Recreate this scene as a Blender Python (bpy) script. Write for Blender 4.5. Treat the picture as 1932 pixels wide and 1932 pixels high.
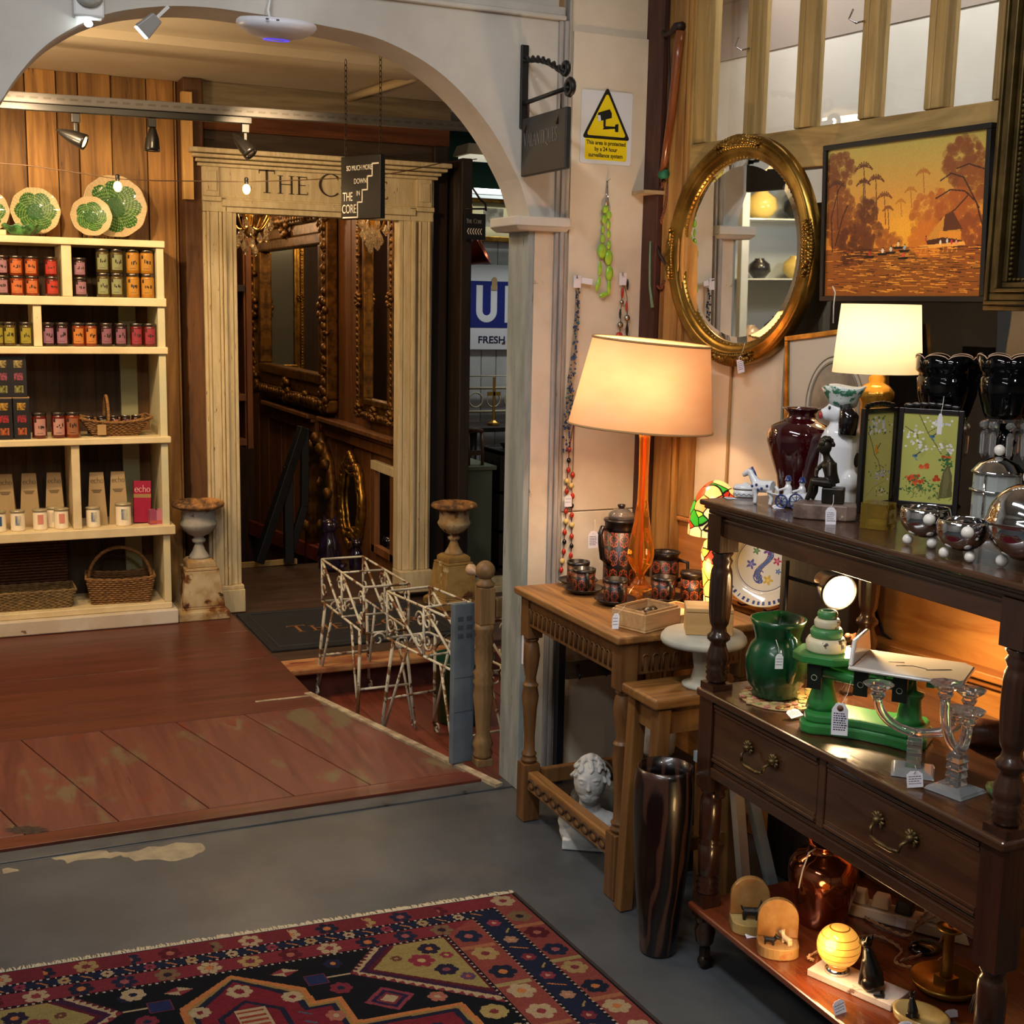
import bpy, math, random
import numpy as np
from mathutils import Vector, Matrix
random.seed(7); np.random.seed(7)
PI = math.pi
for o in list(bpy.data.objects): bpy.data.objects.remove(o)
SC = bpy.context.scene
COL = SC.collection

# ------------------------------------------------------------------ camera
YAW, PIT, ROL, F = 0.42931898, 0.16116794, 0.01955861, 2400.0
EYE = np.array([0, 0, 1.6])
_f = np.array([math.sin(YAW)*math.cos(PIT), math.cos(YAW)*math.cos(PIT), -math.sin(PIT)])
_r = np.array([math.cos(YAW), -math.sin(YAW), 0]); _u = np.cross(_r, _f)
_r2 = math.cos(ROL)*_r+math.sin(ROL)*_u; _u2 = -math.sin(ROL)*_r+math.cos(ROL)*_u
cd = bpy.data.cameras.new('camera'); cam = bpy.data.objects.new('camera', cd); COL.objects.link(cam)
cd.sensor_width = 36; cd.lens = 36*F/1932; cd.clip_start = .02
cam.matrix_world = Matrix(((_r2[0], _u2[0], -_f[0], 0), (_r2[1], _u2[1], -_f[1], 0), (_r2[2], _u2[2], -_f[2], 1.6), (0, 0, 0, 1)))
SC.camera = cam
def ray(x, y): return _r2*(x-966)/F - _u2*(y-966)/F + _f
def onZ(x, y, z=0.): d = ray(x, y); return Vector(EYE+d*((z-1.6)/d[2]))
def onY(x, y, Y): d = ray(x, y); return Vector(EYE+d*(Y/d[1]))
def onX(x, y, X): d = ray(x, y); return Vector(EYE+d*(X/d[0]))

# ------------------------------------------------------------------ world, exposure, room lights
SC.view_settings.view_transform = 'Standard'; SC.view_settings.look = 'None'
SC.view_settings.exposure = 0.0; SC.view_settings.gamma = 1.0; SC.view_settings.use_curve_mapping = False
W = bpy.data.worlds.new('world'); SC.world = W; W.use_nodes = True
W.node_tree.nodes['Background'].inputs[0].default_value = (.70, .68, .66, 1)
W.node_tree.nodes['Background'].inputs[1].default_value = .17
def lamp(name, kind, loc, power, col, size=.1, aim=None, sy=None, spot=60, blend=.5):
    l = bpy.data.lights.new(name, kind); l.energy = power; l.color = col
    if kind == 'AREA':
        l.size = size
        if sy: l.shape = 'RECTANGLE'; l.size_y = sy
    else: l.shadow_soft_size = size
    if kind == 'SPOT': l.spot_size = math.radians(spot); l.spot_blend = blend
    o = bpy.data.objects.new(name, l); COL.objects.link(o); o.location = loc
    if aim is not None: o.rotation_euler = (Vector(aim)-Vector(loc)).to_track_quat('-Z', 'Y').to_euler()
    return o
WARM = (1., .71, .40); COOL = (.95, .97, 1.)
lamp('ceiling_strip_light', 'AREA', (.2, 1.6, 3.15), 46, COOL, .25, (.2, 1.6, 0), 1.5)
lamp('ceiling_strip_light', 'AREA', (-1.4, .2, 3.15), 34, COOL, .25, (-1.4, .2, 0), 1.5)
lamp('ceiling_spot_and_fill', 'SPOT', (.9, .6, 3.0), 60, (1, .95, .88), .06, (1.75, 3.6, 2.2), spot=55)
lamp('ceiling_spot_and_fill', 'SPOT', (.4, .9, 3.0), 30, (1, .92, .82), .06, (2.0, 2.1, 1.0), spot=60)
# warm ceiling lamps of the inner room, followed by added fill lights
lamp('inner_room_lamp', 'AREA', (-.6, 4.9, 2.6), 24, WARM, .3, (-.6, 4.9, 0))
lamp('inner_room_lamp', 'AREA', (.7, 4.5, 2.6), 17, WARM, .3, (.9, 5.2, 0))
lamp('added_ceiling_fill', 'AREA', (-.3, 5.0, 1.9), 30, WARM, .3, (-.1, 5.2, 3.0))  # unseen light, added to brighten the inner ceiling and planks
lamp('ceiling_spot_and_fill', 'SPOT', (1.0, -.3, 3.1), 62, (1, .93, .84), .08, (1.9, 2.0, .9), spot=48, blend=.8)  # unseen spot, added as frontal fill for the buffet side
lamp('far_room_tube', 'AREA', (3.6, 7.4, 2.6), 14, (.92, .97, 1), 1.2, (3.6, 7.4, 0), .1)

# ------------------------------------------------------------------ materials
def lin(h):
    if not isinstance(h, str): return tuple(h)
    c = [int(h[i:i+2], 16)/255 for i in (0, 2, 4)]
    return tuple(x/12.92 if x <= .04045 else ((x+.055)/1.055)**2.4 for x in c)
class NT:
    def __init__(s, name):
        s.m = bpy.data.materials.new(name); s.m.use_nodes = True; s.t = s.m.node_tree
        s.b = s.t.nodes['Principled BSDF']
    def n(s, kind, **kw):
        nd = s.t.nodes.new('ShaderNode'+kind)
        for k, v in kw.items():
            if k.startswith('i_'):
                k = k[2:]; k = int(k) if k.isdigit() else k
                if hasattr(v, 'is_output') or hasattr(v, 'links'): s.t.links.new(v, nd.inputs[k])
                else: nd.inputs[k].default_value = v
            else: setattr(nd, k, v)
        return nd
    def link(s, a, b): s.t.links.new(a, b)
    def math(s, op, a, b=None, c=None):
        nd = s.t.nodes.new('ShaderNodeMath'); nd.operation = op
        for i, v in enumerate((a, b, c)):
            if v is None: continue
            if hasattr(v, 'links'): s.t.links.new(v, nd.inputs[i])
            else: nd.inputs[i].default_value = v
        return nd.outputs[0]
    def mix(s, fac, a, b, mode='MIX'):
        nd = s.t.nodes.new('ShaderNodeMix'); nd.data_type = 'RGBA'; nd.blend_type = mode
        for sock, v in ((nd.inputs[0], fac), (nd.inputs[6], a), (nd.inputs[7], b)):
            if hasattr(v, 'links'): s.t.links.new(v, sock)
            elif isinstance(v, (int, float)): sock.default_value = v
            else: sock.default_value = (*lin(v), 1)
        return nd.outputs[2]
    def noise(s, vec, sc, det=4, dist=0, rough=.6):
        nd = s.n('TexNoise', i_Scale=sc, i_Detail=det, i_Distortion=dist, i_Roughness=rough); s.link(vec, nd.inputs['Vector']); return nd.outputs[0]
    def ramp(s, fac, lo, hi): 
        nd = s.n('MapRange', i_1=lo, i_2=hi); nd.interpolation_type = 'SMOOTHSTEP'; s.link(fac, nd.inputs[0]); return nd.outputs[0]
    def obj(s, stretch=(1, 1, 1), isl=False):
        tc = s.n('TexCoord'); v = tc.outputs['Object']
        mp = s.n('Mapping'); mp.inputs['Scale'].default_value = stretch; s.link(v, mp.inputs['Vector'])
        v = mp.outputs[0]
        if isl:
            g = s.n('NewGeometry'); sc = s.n('VectorMath', operation='ADD'); s.link(v, sc.inputs[0])
            k = s.math('MULTIPLY', g.outputs['Random Per Island'], 37.0)
            s.link(k, sc.inputs[1]); v = sc.outputs[0]
        return v
MATS = {}
def MAT(name, col, r=.5, m=0, col2=None, sc=8, st=(1, 1, 1), lo=.35, hi=.65, bump=0, bsc=None, isl=0, tr=0, ior=1.45,
        em=None, es=0, coat=0, spots=None, dist=0, spec=.5, rn=0, tl=0, sheen=0):
    t = NT(name); b = t.b; v = None
    if col2 or bump or spots or rn: v = t.obj(st, isl > 0)
    c = None
    if col2:
        c = t.mix(t.ramp(t.noise(v, sc, 5, dist), lo, hi), col, col2)
    if spots:
        for (sc3, ssc, s0, s1, *pl) in spots:
            c = t.mix(t.ramp(t.noise(t.obj(pl[0]) if pl else v, ssc, 6), s0, s1), c if c is not None else col, sc3)
    if isl:
        g = t.n('NewGeometry'); k = t.n('MapRange', i_3=1-isl, i_4=1+isl*.6); t.link(g.outputs['Random Per Island'], k.inputs[0])
        hs = t.n('HueSaturation'); t.link(k.outputs[0], hs.inputs['Value'])
        if c is not None: t.link(c, hs.inputs['Color'])
        else: hs.inputs['Color'].default_value = (*lin(col), 1)
        c = hs.outputs[0]
    if c is not None: t.link(c, b.inputs['Base Color'])
    else: b.inputs['Base Color'].default_value = (*lin(col), 1)
    b.inputs['Roughness'].default_value = r; b.inputs['Metallic'].default_value = m
    b.inputs['IOR'].default_value = ior; b.inputs['Transmission Weight'].default_value = tr
    b.inputs['Coat Weight'].default_value = coat; b.inputs['Coat Roughness'].default_value = .08
    b.inputs['Specular IOR Level'].default_value = spec
    if em: b.inputs['Emission Color'].default_value = (*lin(em), 1); b.inputs['Emission Strength'].default_value = es
    if rn: t.link(t.n('MapRange', i_0=t.noise(v, sc*.7, 4), i_3=max(0, r-rn), i_4=r+rn).outputs[0], b.inputs['Roughness'])
    if bump:
        bn = t.n('Bump', i_Strength=bump, i_Distance=.004); t.link(t.noise(v, bsc or sc*3, 6), bn.inputs['Height']); t.link(bn.outputs[0], b.inputs['Normal'])
    if tl:
        tb = t.n('BsdfTranslucent'); ms = t.n('MixShader', i_0=tl); out = t.t.nodes['Material Output']
        if c is not None: t.link(c, tb.inputs[0])
        else: tb.inputs[0].default_value = (*lin(col), 1)
        t.link(b.outputs[0], ms.inputs[1]); t.link(tb.outputs[0], ms.inputs[2]); t.link(ms.outputs[0], out.inputs[0])
    MATS[name] = t.m; return t.m
def WOOD(name, dark, light, r=.5, ax=2, sc=5, isl=.0, bump=.25, coat=0, spots=None, rn=.1):
    st = [9, 9, 9]; st[ax] = .7
    return MAT(name, dark, r, col2=light, sc=sc*.35, st=st, lo=.3, hi=.7, bump=bump, bsc=sc, isl=isl, coat=coat, spots=spots, dist=1.2, rn=rn)
def GLASS(name, col=(1, 1, 1), r=0., ior=1.45):
    return MAT(name, col, r, tr=1, ior=ior)
def VCOL(name, r=.9, bump=0, bsc=200, coat=0, spec=.3):
    t = NT(name); a = t.n('VertexColor', layer_name='Col'); t.link(a.outputs[0], t.b.inputs['Base Color'])
    t.b.inputs['Roughness'].default_value = r; t.b.inputs['Coat Weight'].default_value = coat; t.b.inputs['Specular IOR Level'].default_value = spec
    if bump:
        v = t.obj(); bn = t.n('Bump', i_Strength=bump, i_Distance=.004); t.link(t.noise(v, bsc, 4), bn.inputs['Height']); t.link(bn.outputs[0], t.b.inputs['Normal'])
    return t.m

# ------------------------------------------------------------------ mesh building
def rotm(ax, deg): return Matrix.Rotation(math.radians(deg), 4, ax)
def TR(x, y, z): return Matrix.Translation((x, y, z))
class G:
    def __init__(s): s.v = []; s.f = []; s.mi = []; s.sm = []; s.T = Matrix()
    def add(s, vs, fs, mi=0, sm=False):
        k = len(s.v); s.v += [tuple(s.T @ Vector(p)) for p in vs]
        s.f += [tuple(i+k for i in f) for f in fs]; s.mi += [mi]*len(fs); s.sm += [sm]*len(fs); return s
    def bx(s, x0, x1, y0, y1, z0, z1, mi=0, tx=1, ty=1):
        cx, cy = (x0+x1)/2, (y0+y1)/2; hx, hy = (x1-x0)/2, (y1-y0)/2
        vs = [(x0, y0, z0), (x1, y0, z0), (x1, y1, z0), (x0, y1, z0)]+[(cx+a*hx*tx, cy+b*hy*ty, z1) for a, b in ((-1, -1), (1, -1), (1, 1), (-1, 1))]
        return s.add(vs, [(3, 2, 1, 0), (4, 5, 6, 7), (0, 1, 5, 4), (1, 2, 6, 5), (2, 3, 7, 6), (3, 0, 4, 7)], mi)
    def lathe(s, pr, n=28, c=(0, 0, 0), mi=0, sm=True, sx=1, sy=1, flute=None, sq=None):
        vs = []; fs = []
        for (r, z) in pr:
            for i in range(n):
                a = 2*PI*i/n; rr = r
                if flute: rr = r*(1+flute[1]*math.cos(a*flute[0])) if (flute[2] <= z <= flute[3]) else r
                vs.append((c[0]+rr*math.cos(a)*sx, c[1]+rr*math.sin(a)*sy, c[2]+z))
        for j in range(len(pr)-1):
            for i in range(n): fs.append((j*n+i, j*n+(i+1) % n, (j+1)*n+(i+1) % n, (j+1)*n+i))
        if pr[0][0] > 1e-6: fs.append(tuple(range(n-1, -1, -1)))
        if pr[-1][0] > 1e-6: fs.append(tuple((len(pr)-1)*n+i for i in range(n)))
        return s.add(vs, fs, mi, sm)
    def tube(s, pts, r, n=8, mi=0, closed=False, sm=True, flat=1):
        P = [Vector(p) for p in pts]; L = len(P); vs = []; fs = []; up = None
        rs = r if isinstance(r, (list, tuple)) else [r]*L
        for i, p in enumerate(P):
            d = (P[(i+1) % L]-P[i-1]) if closed else (P[min(i+1, L-1)]-P[max(i-1, 0)])
            if d.length < 1e-9: d = Vector((0, 0, 1))
            d.normalize()
            if up is None: up = d.orthogonal().normalized() if abs(d.z) > .95 else Vector((0, 0, 1))
            u = (up-d*up.dot(d))
            u = u.normalized() if u.length > 1e-6 else d.orthogonal().normalized()
            up = u; w = d.cross(u)
            for k in range(n):
                a = 2*PI*k/n; vs.append(tuple(p+(u*math.cos(a)*flat+w*math.sin(a))*rs[i]))
        for i in range(L if closed else L-1):
            for k in range(n):
                a, b = i*n, ((i+1) % L)*n; fs.append((a+k, a+(k+1) % n, b+(k+1) % n, b+k))
        if not closed: fs += [tuple(range(n-1, -1, -1)), tuple((L-1)*n+k for k in range(n))]
        return s.add(vs, fs, mi, sm)
    def prism(s, poly, h, z=0, mi=0, sm=False):   # polygon in local XY, extruded to z+h
        n = len(poly); vs = [(x, y, z) for x, y in poly]+[(x, y, z+h) for x, y in poly]
        return s.add(vs, [tuple(range(n-1, -1, -1)), tuple(range(n, 2*n))]+[(i, (i+1) % n, n+(i+1) % n, n+i) for i in range(n)], mi, sm)
    def ball(s, c, r, n=14, mi=0, sm=True):
        rx, ry, rz = r if isinstance(r, (list, tuple)) else (r, r, r); m = max(5, n//2+1); vs = []; fs = []
        for j in range(1, m):
            t = PI*j/m
            for i in range(n):
                a = 2*PI*i/n; vs.append((c[0]+rx*math.sin(t)*math.cos(a), c[1]+ry*math.sin(t)*math.sin(a), c[2]-rz*math.cos(t)))
        for j in range(m-2):
            for i in range(n): fs.append((j*n+i, j*n+(i+1) % n, (j+1)*n+(i+1) % n, (j+1)*n+i))
        b = len(vs); vs += [(c[0], c[1], c[2]-rz), (c[0], c[1], c[2]+rz)]
        fs += [(b, (i+1) % n, i) for i in range(n)]+[((m-2)*n+i, (m-2)*n+(i+1) % n, b+1) for i in range(n)]
        return s.add(vs, fs, mi, sm)
    def quad(s, pts, mi=0): return s.add(pts, [tuple(range(len(pts)))], mi)
def ob(name, g, mat, parent=None, loc=(0, 0, 0), rot=None, bev=0, sub=0, bseg=2):
    me = bpy.data.meshes.new(name); me.from_pydata(g.v, [], g.f); me.update()
    for m in (mat if isinstance(mat, (list, tuple)) else [mat]): me.materials.append(m)
    me.polygons.foreach_set('material_index', g.mi); me.polygons.foreach_set('use_smooth', g.sm)
    o = bpy.data.objects.new(name, me); COL.objects.link(o); o.location = loc
    if rot: o.rotation_euler = rot
    if parent: o.parent = parent
    if bev:
        b = o.modifiers.new('bevel', 'BEVEL'); b.width = bev; b.segments = bseg; b.limit_method = 'ANGLE'; b.angle_limit = .7
    if sub:
        b = o.modifiers.new('sub', 'SUBSURF'); b.levels = sub; b.render_levels = sub
    return o
def tag(o, label, cat, group=None):
    o['label'] = label; o['category'] = cat
    if group: o['group'] = group
    return o
def thing(name, label, cat, loc=(0, 0, 0), rz=0, group=None, rot=None):
    o = bpy.data.objects.new(name, None); COL.objects.link(o); o.empty_display_size = .05
    o.location = loc; o.rotation_euler = rot if rot else (0, 0, rz); return tag(o, label, cat, group)
def one(name, label, cat, g, mat, loc=(0, 0, 0), rz=0, group=None, rot=None, **kw):
    return tag(ob(name, g, mat, None, loc, rot if rot else (0, 0, rz), **kw), label, cat, group)
def struct(name, g, mat, parent=None, **kw):
    o = ob(name, g, mat, parent, **kw)
    if not parent: o['kind'] = 'structure'
    return o
def dup(root, loc, rz=None, label=None, rot=None, mats=None):
    r = root.copy(); COL.objects.link(r); r.location = loc
    if rz is not None: r.rotation_euler = (0, 0, rz)
    if rot is not None: r.rotation_euler = rot
    if label: r['label'] = label
    def rec(a, b):
        for ch in list(a.children):
            c = ch.copy(); COL.objects.link(c); c.parent = b
            if mats and ch.name.split('.')[0] in mats:
                c.data = ch.data.copy(); c.data.materials[0] = mats[ch.name.split('.')[0]]
            rec(ch, c)
    rec(root, r); return r
def arc(cx, cy, r, a0, a1, n=12, ry=None):
    ry = ry or r; return [(cx+r*math.cos(math.radians(a0+(a1-a0)*i/n)), cy+ry*math.sin(math.radians(a0+(a1-a0)*i/n))) for i in range(n+1)]
def face_m(o, xd, up):      # matrix: local x->xd, local y->up, local z->outward normal
    x = Vector(xd).normalized(); u = Vector(up); u = (u-x*u.dot(x)).normalized(); z = x.cross(u)
    return Matrix(((x.x, u.x, z.x, o[0]), (x.y, u.y, z.y, o[1]), (x.z, u.z, z.z, o[2]), (0, 0, 0, 1)))
def mrot(m): return m.to_euler()

# ------------------------------------------------------------------ lettering (stems, hairlines and serifs)
def _L(*s): return s
SER = {  # strokes: ('l',x0,y0,x1,y1,w) ; ('a',cx,cy,rx,ry,a0,a1,w) ; ('s',x,y,w) serif; glyph width
 'T': (.62, [('l', .31, 0, .31, 1, .11), ('l', .02, .97, .6, .97, .05), ('l', .03, .84, .03, .98, .035), ('l', .59, .84, .59, .98, .035), ('s', .31, 0, .26)]),
 'H': (.8, [('l', .14, 0, .14, 1, .11), ('l', .66, 0, .66, 1, .11), ('l', .14, .52, .66, .52, .045), ('s', .14, 0, .26), ('s', .14, 1, .26), ('s', .66, 0, .26), ('s', .66, 1, .26)]),
 'E': (.58, [('l', .14, 0, .14, 1, .11), ('l', .14, .975, .5, .975, .045), ('l', .14, .52, .44, .52, .04), ('l', .14, .025, .54, .025, .045), ('l', .5, .86, .5, .98, .03), ('l', .54, .02, .54, .16, .03), ('s', .08, 0, .14), ('s', .08, 1, .14)]),
 'C': (.78, [('a', .46, .5, .4, .5, 45, 315, .085), ('l', .73, .74, .73, .9, .035)]),
 'O': (.9, [('a', .45, .5, .4, .5, 0, 360, .085)]),
 'R': (.68, [('l', .14, 0, .14, 1, .11), ('a', .3, .75, .22, .23, -90, 90, .085), ('l', .14, .98, .3, .98, .04), ('l', .14, .52, .3, .52, .04), ('l', .34, .5, .66, .02, .1), ('s', .14, 0, .26), ('s', .08, 1, .14)]),
 'V': (.74, [('l', .1, .98, .38, .02, .1), ('l', .38, .02, .66, .98, .05), ('s', .1, 1, .2), ('s', .66, 1, .18)]),
 'A': (.74, [('l', .08, .02, .36, .98, .05), ('l', .36, .98, .66, .02, .1), ('l', .2, .36, .54, .36, .04), ('s', .08, 0, .18), ('s', .66, 0, .2)]),
 'L': (.56, [('l', .14, 0, .14, 1, .11), ('l', .14, .025, .52, .025, .045), ('l', .52, .02, .52, .17, .03), ('s', .14, 1, .26), ('s', .08, 0, .14)]),
 'N': (.82, [('l', .14, 0, .14, 1, .05), ('l', .14, .98, .68, .02, .1), ('l', .68, 0, .68, 1, .05), ('s', .14, 0, .2), ('s', .1, 1, .18), ('s', .68, 1, .2)]),
 'I': (.28, [('l', .14, 0, .14, 1, .11), ('s', .14, 0, .26), ('s', .14, 1, .26)]),
 'Q': (.9, [('a', .45, .5, .4, .5, 0, 360, .085), ('l', .5, .05, .86, -.2, .09)]),
 'U': (.78, [('l', .14, .35, .14, 1, .11), ('a', .39, .35, .25, .34, 180, 360, .08), ('l', .64, .35, .64, 1, .05), ('s', .14, 1, .26), ('s', .64, 1, .2)]),
 'S': (.56, [('a', .28, .74, .2, .24, 20, 270, .08), ('a', .28, .26, .22, .25, -160, 90, .08)]),
 'M': (.98, [('l', .14, 0, .18, 1, .05), ('l', .18, .98, .48, .05, .1), ('l', .48, .05, .78, .98, .05), ('l', .78, 1, .84, 0, .11), ('s', .14, 0, .2), ('s', .84, 0, .24)]),
 'D': (.8, [('l', .14, 0, .14, 1, .11), ('a', .3, .5, .4, .48, -90, 90, .09), ('l', .1, .98, .32, .98, .04), ('l', .1, .02, .32, .02, .04)]),
 'W': (1.02, [('l', .1, .98, .32, .02, .1), ('l', .32, .02, .52, .9, .05), ('l', .52, .9, .72, .02, .1), ('l', .72, .02, .94, .98, .05), ('s', .1, 1, .18), ('s', .94, 1, .18)]),
 'e': (.52, [('a', .25, .3, .21, .3, 0, 320, .07), ('l', .05, .32, .45, .32, .04)]),
 'c': (.5, [('a', .26, .3, .21, .3, 40, 320, .07)]),
 'h': (.55, [('l', .1, 0, .1, 1, .07), ('a', .28, .34, .17, .25, 0, 180, .06), ('l', .45, 0, .45, .36, .07)]),
 'o': (.54, [('a', .26, .3, .21, .3, 0, 360, .065)]),
}
def serif(g, txt, size, T, h=.002, mi=0, small=.8, track=.06, align='l', widen=1.0):
    def wid(t): return sum((SER[c.upper() if c not in SER else c][0]+track)*(1 if k else 1) for c, k in t)
    seq = []; first = True
    for c in txt: seq.append(c)
    xs = []; x = 0; prev = ' '
    for c in seq:
        if c == ' ': x += .4; prev = ' '; xs.append(None); continue
        k = size if (prev == ' ' or small == 1) else size*small
        xs.append((x, k/size)); x += (SER[c][0]+track)*k/size*widen; prev = c
    off = 0 if align == 'l' else (-x/2 if align == 'c' else -x)
    T0 = g.T.copy(); g.T = T0 @ T
    for c, q in zip(seq, xs):
        if q is None: continue
        x0, k = q; x0 = (x0+off)*size; k *= size
        for st in SER[c][1]:
            if st[0] == 'l':
                a = Vector((x0+st[1]*k*widen, st[2]*k)); b = Vector((x0+st[3]*k*widen, st[4]*k)); d = (b-a).normalized(); w = Vector((-d.y, d.x))*st[5]*k/2
                g.prism([tuple(a-w), tuple(b-w), tuple(b+w), tuple(a+w)], h, 0, mi)
            elif st[0] == 's':
                y = st[2]*k; w = st[3]*k/2*widen; t = .03*k; y0 = y if st[2] < .5 else y-t
                cx = x0+st[1]*k*widen; g.prism([(cx-w, y0), (cx+w, y0), (cx+w, y0+t), (cx-w, y0+t)], h, 0, mi)
            else:
                _, cx, cy, rx, ry, a0, a1, w = st; n = 20; o_ = []; i_ = []
                for j in range(n+1):
                    a = math.radians(a0+(a1-a0)*j/n); t = w*(.45+.75*abs(math.cos(a)))
                    o_.append((x0+(cx+(rx+t/2)*math.cos(a))*k*widen, (cy+(ry+.02)*math.sin(a))*k)); i_.append((x0+(cx+(rx-t/2)*math.cos(a))*k*widen, (cy+(ry-t*.6)*math.sin(a))*k))
                for j in range(n): g.prism([i_[j], o_[j], o_[j+1], i_[j+1]] if a1 > a0 else [i_[j+1], o_[j+1], o_[j], i_[j]], h, 0, mi)
    g.T = T0
def sans(txt, size, name, mat, parent, M, h=.001, align='CENTER', squeeze=1, bold=0):
    cu = bpy.data.curves.new('t', 'FONT'); cu.body = txt; cu.size = size; cu.extrude = h; cu.align_x = align; cu.offset = bold
    to = bpy.data.objects.new('t', cu); COL.objects.link(to); bpy.context.view_layer.update()
    me = bpy.data.meshes.new_from_object(to); bpy.data.objects.remove(to)
    me.name = name; me.materials.clear(); me.materials.append(mat)
    o = bpy.data.objects.new(name, me); COL.objects.link(o); o.parent = parent
    o.matrix_local = M @ Matrix.Diagonal((squeeze, 1, 1, 1)); return o

# ------------------------------------------------------------------ painted surfaces (colour belongs to the thing itself)
class CV:
    def __init__(s, w, h, col): s.a = np.ones((h, w, 3))*np.array(lin(col)); s.w = w; s.h = h; s.yy, s.xx = np.mgrid[0:h, 0:w]
    def put(s, mask, col, al=1): s.a[mask] = s.a[mask]*(1-al)+np.array(lin(col))*al
    def poly(s, pts, col, al=1):
        x, y = s.xx+.5, s.yy+.5; m = np.zeros((s.h, s.w), bool); n = len(pts)
        for i in range(n):
            x0, y0 = pts[i]; x1, y1 = pts[(i+1) % n]
            if y0 == y1: continue
            c = ((y0 > y) != (y1 > y)) & (x < (x1-x0)*(y-y0)/(y1-y0)+x0); m ^= c
        s.put(m, col, al)
    def disc(s, cx, cy, r, col, ry=None, al=1):
        ry = ry or r; x0, x1, y0, y1 = [int(v) for v in (cx-r-1, cx+r+2, cy-ry-1, cy+ry+2)]
        x0 = max(0, x0); y0 = max(0, y0)
        if x1 <= x0 or y1 <= y0 or x0 >= s.w or y0 >= s.h: return
        sl = (slice(y0, y1), slice(x0, x1)); m = ((s.xx[sl]+.5-cx)/r)**2+((s.yy[sl]+.5-cy)/ry)**2 < 1
        v = s.a[sl]; v[m] = v[m]*(1-al)+np.array(lin(col))*al
    def line(s, pts, w, col, al=1):
        for (x0, y0), (x1, y1) in zip(pts[:-1], pts[1:]):
            n = max(1, int(math.hypot(x1-x0, y1-y0)/(max(.5, w*.5))))
            for i in range(n+1): s.disc(x0+(x1-x0)*i/n, y0+(y1-y0)*i/n, max(.6, w/2), col, al=al)
    def flower(s, cx, cy, r, col, mid, n=6, k=.42):
        for i in range(n):
            a = 2*PI*i/n+.3; s.disc(cx+r*.6*math.cos(a), cy+r*.6*math.sin(a), r*k, col)
        s.disc(cx, cy, r*.3, mid)
    def sheet(s, wd, ht, bulge=None):   # returns mesh in local XY (x right, y up), row 0 is the top
        n, m = s.w+1, s.h+1; xs = np.linspace(0, wd, n); ys = np.linspace(ht, 0, m); X, Y = np.meshgrid(xs, ys)
        Z = np.zeros_like(X) if bulge is None else bulge(X, Y)
        vs = np.stack([X.ravel(), Y.ravel(), Z.ravel()], 1)
        i, j = np.mgrid[0:s.h, 0:s.w]; a = (i*n+j).ravel(); fs = np.stack([a+n, a+n+1, a+1, a], 1)
        me = bpy.data.meshes.new('sheet'); me.vertices.add(len(vs)); me.vertices.foreach_set('co', vs.ravel())
        me.loops.add(fs.size); me.loops.foreach_set('vertex_index', fs.ravel()); me.polygons.add(len(fs))
        me.polygons.foreach_set('loop_start', np.arange(0, fs.size, 4)); me.update(calc_edges=True)
        ca = me.color_attributes.new('Col', 'FLOAT_COLOR', 'CORNER'); c = np.ones((len(fs), 4, 4)); c[:, :, :3] = s.a.reshape(-1, 3)[:, None, :]
        ca.data.foreach_set('color', c.ravel()); return me
def ob_me(name, me, mat, parent=None, M=None):
    me.name = name; me.materials.append(mat); o = bpy.data.objects.new(name, me); COL.objects.link(o); o.parent = parent
    if M is not None: o.matrix_local = M
    return o
# ================================================================== materials used widely
white_wall = MAT('white_wall', 'cdc8bf', .6, col2='b9b4ab', sc=2.2, bump=.25, bsc=14, spots=[('8f897e', 9, .70, .78)])
cream_wall = MAT('cream_wall', 'd9cdb8', .6, col2='cbbda6', sc=3, bump=.15, bsc=12)
grey_trim = MAT('grey_trim', 'a9a49e', .5, col2='8f8a85', sc=9, st=(4, 4, .5), bump=.2, spots=[('4c4743', 22, .68, .74)])
blue_white = MAT('blue_white', '979d9a', .6, col2='7c8482', sc=6, st=(3, 3, .6), bump=.4, bsc=18, spots=[('5d605c', 16, .66, .72)])
old_cream = MAT('old_cream', 'd3c19a', .55, col2='c2ae84', sc=10, st=(5, 5, .6), bump=.4, bsc=20, spots=[('5b4a30', 26, .66, .7)])
shelf_cream = MAT('shelf_cream', 'e6d3a8', .5, col2='d8c497', sc=7, bump=.2, spots=[('6d5a3c', 17, .69, .72)])
plank = WOOD('plank', '7a5226', 'b58545', .6, 2, 5, isl=.38, spots=[('2a1809', 10, .66, .72)])
dark_wood = WOOD('dark_wood', '1d140e', '33231a', .6, 2, 6, isl=.2)
dark_beam = WOOD('dark_beam', '30251a', '4b3a28', .7, 0, 6, isl=.2, spots=[('17110c', 9, .6, .7)])
grey_beam = WOOD('grey_beam', '6f5f47', '8d7c5f', .7, 0, 6, isl=.1)
rust_beam = WOOD('rust_beam', '54290f', '77431c', .7, 0, 6, isl=.1)
pine = WOOD('pine', '8f7340', 'b8985e', .5, 2, 6, isl=.12)
pine_h = WOOD('pine_h', '84683a', 'b8965a', .5, 1, 6, isl=.1)
pine_o = WOOD('pine_o', '80562a', 'b08446', .45, 2, 6, isl=.2)
brown_paint = MAT('brown_paint', '4b2a20', .5, col2='3a1f18', sc=10, st=(4, 4, .5), bump=.2)
oak_panel = WOOD('oak_panel', 'a4622a', 'd08f48', .4, 1, 4, isl=.1, coat=.2)
black = MAT('black', '0c0b0b', .45)
soft_black = MAT('soft_black', '15110f', .8)
gilt = MAT('gilt', 'b98a3a', .32, .85, col2='8a5f22', sc=20, bump=.3, bsc=60)
gilt_dark = MAT('gilt_dark', '7d5520', .42, .7, col2='4c2f10', sc=18, bump=.5, bsc=50)
mirror_glass = MAT('mirror_glass', 'e8ecea', .015, 1)
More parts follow.
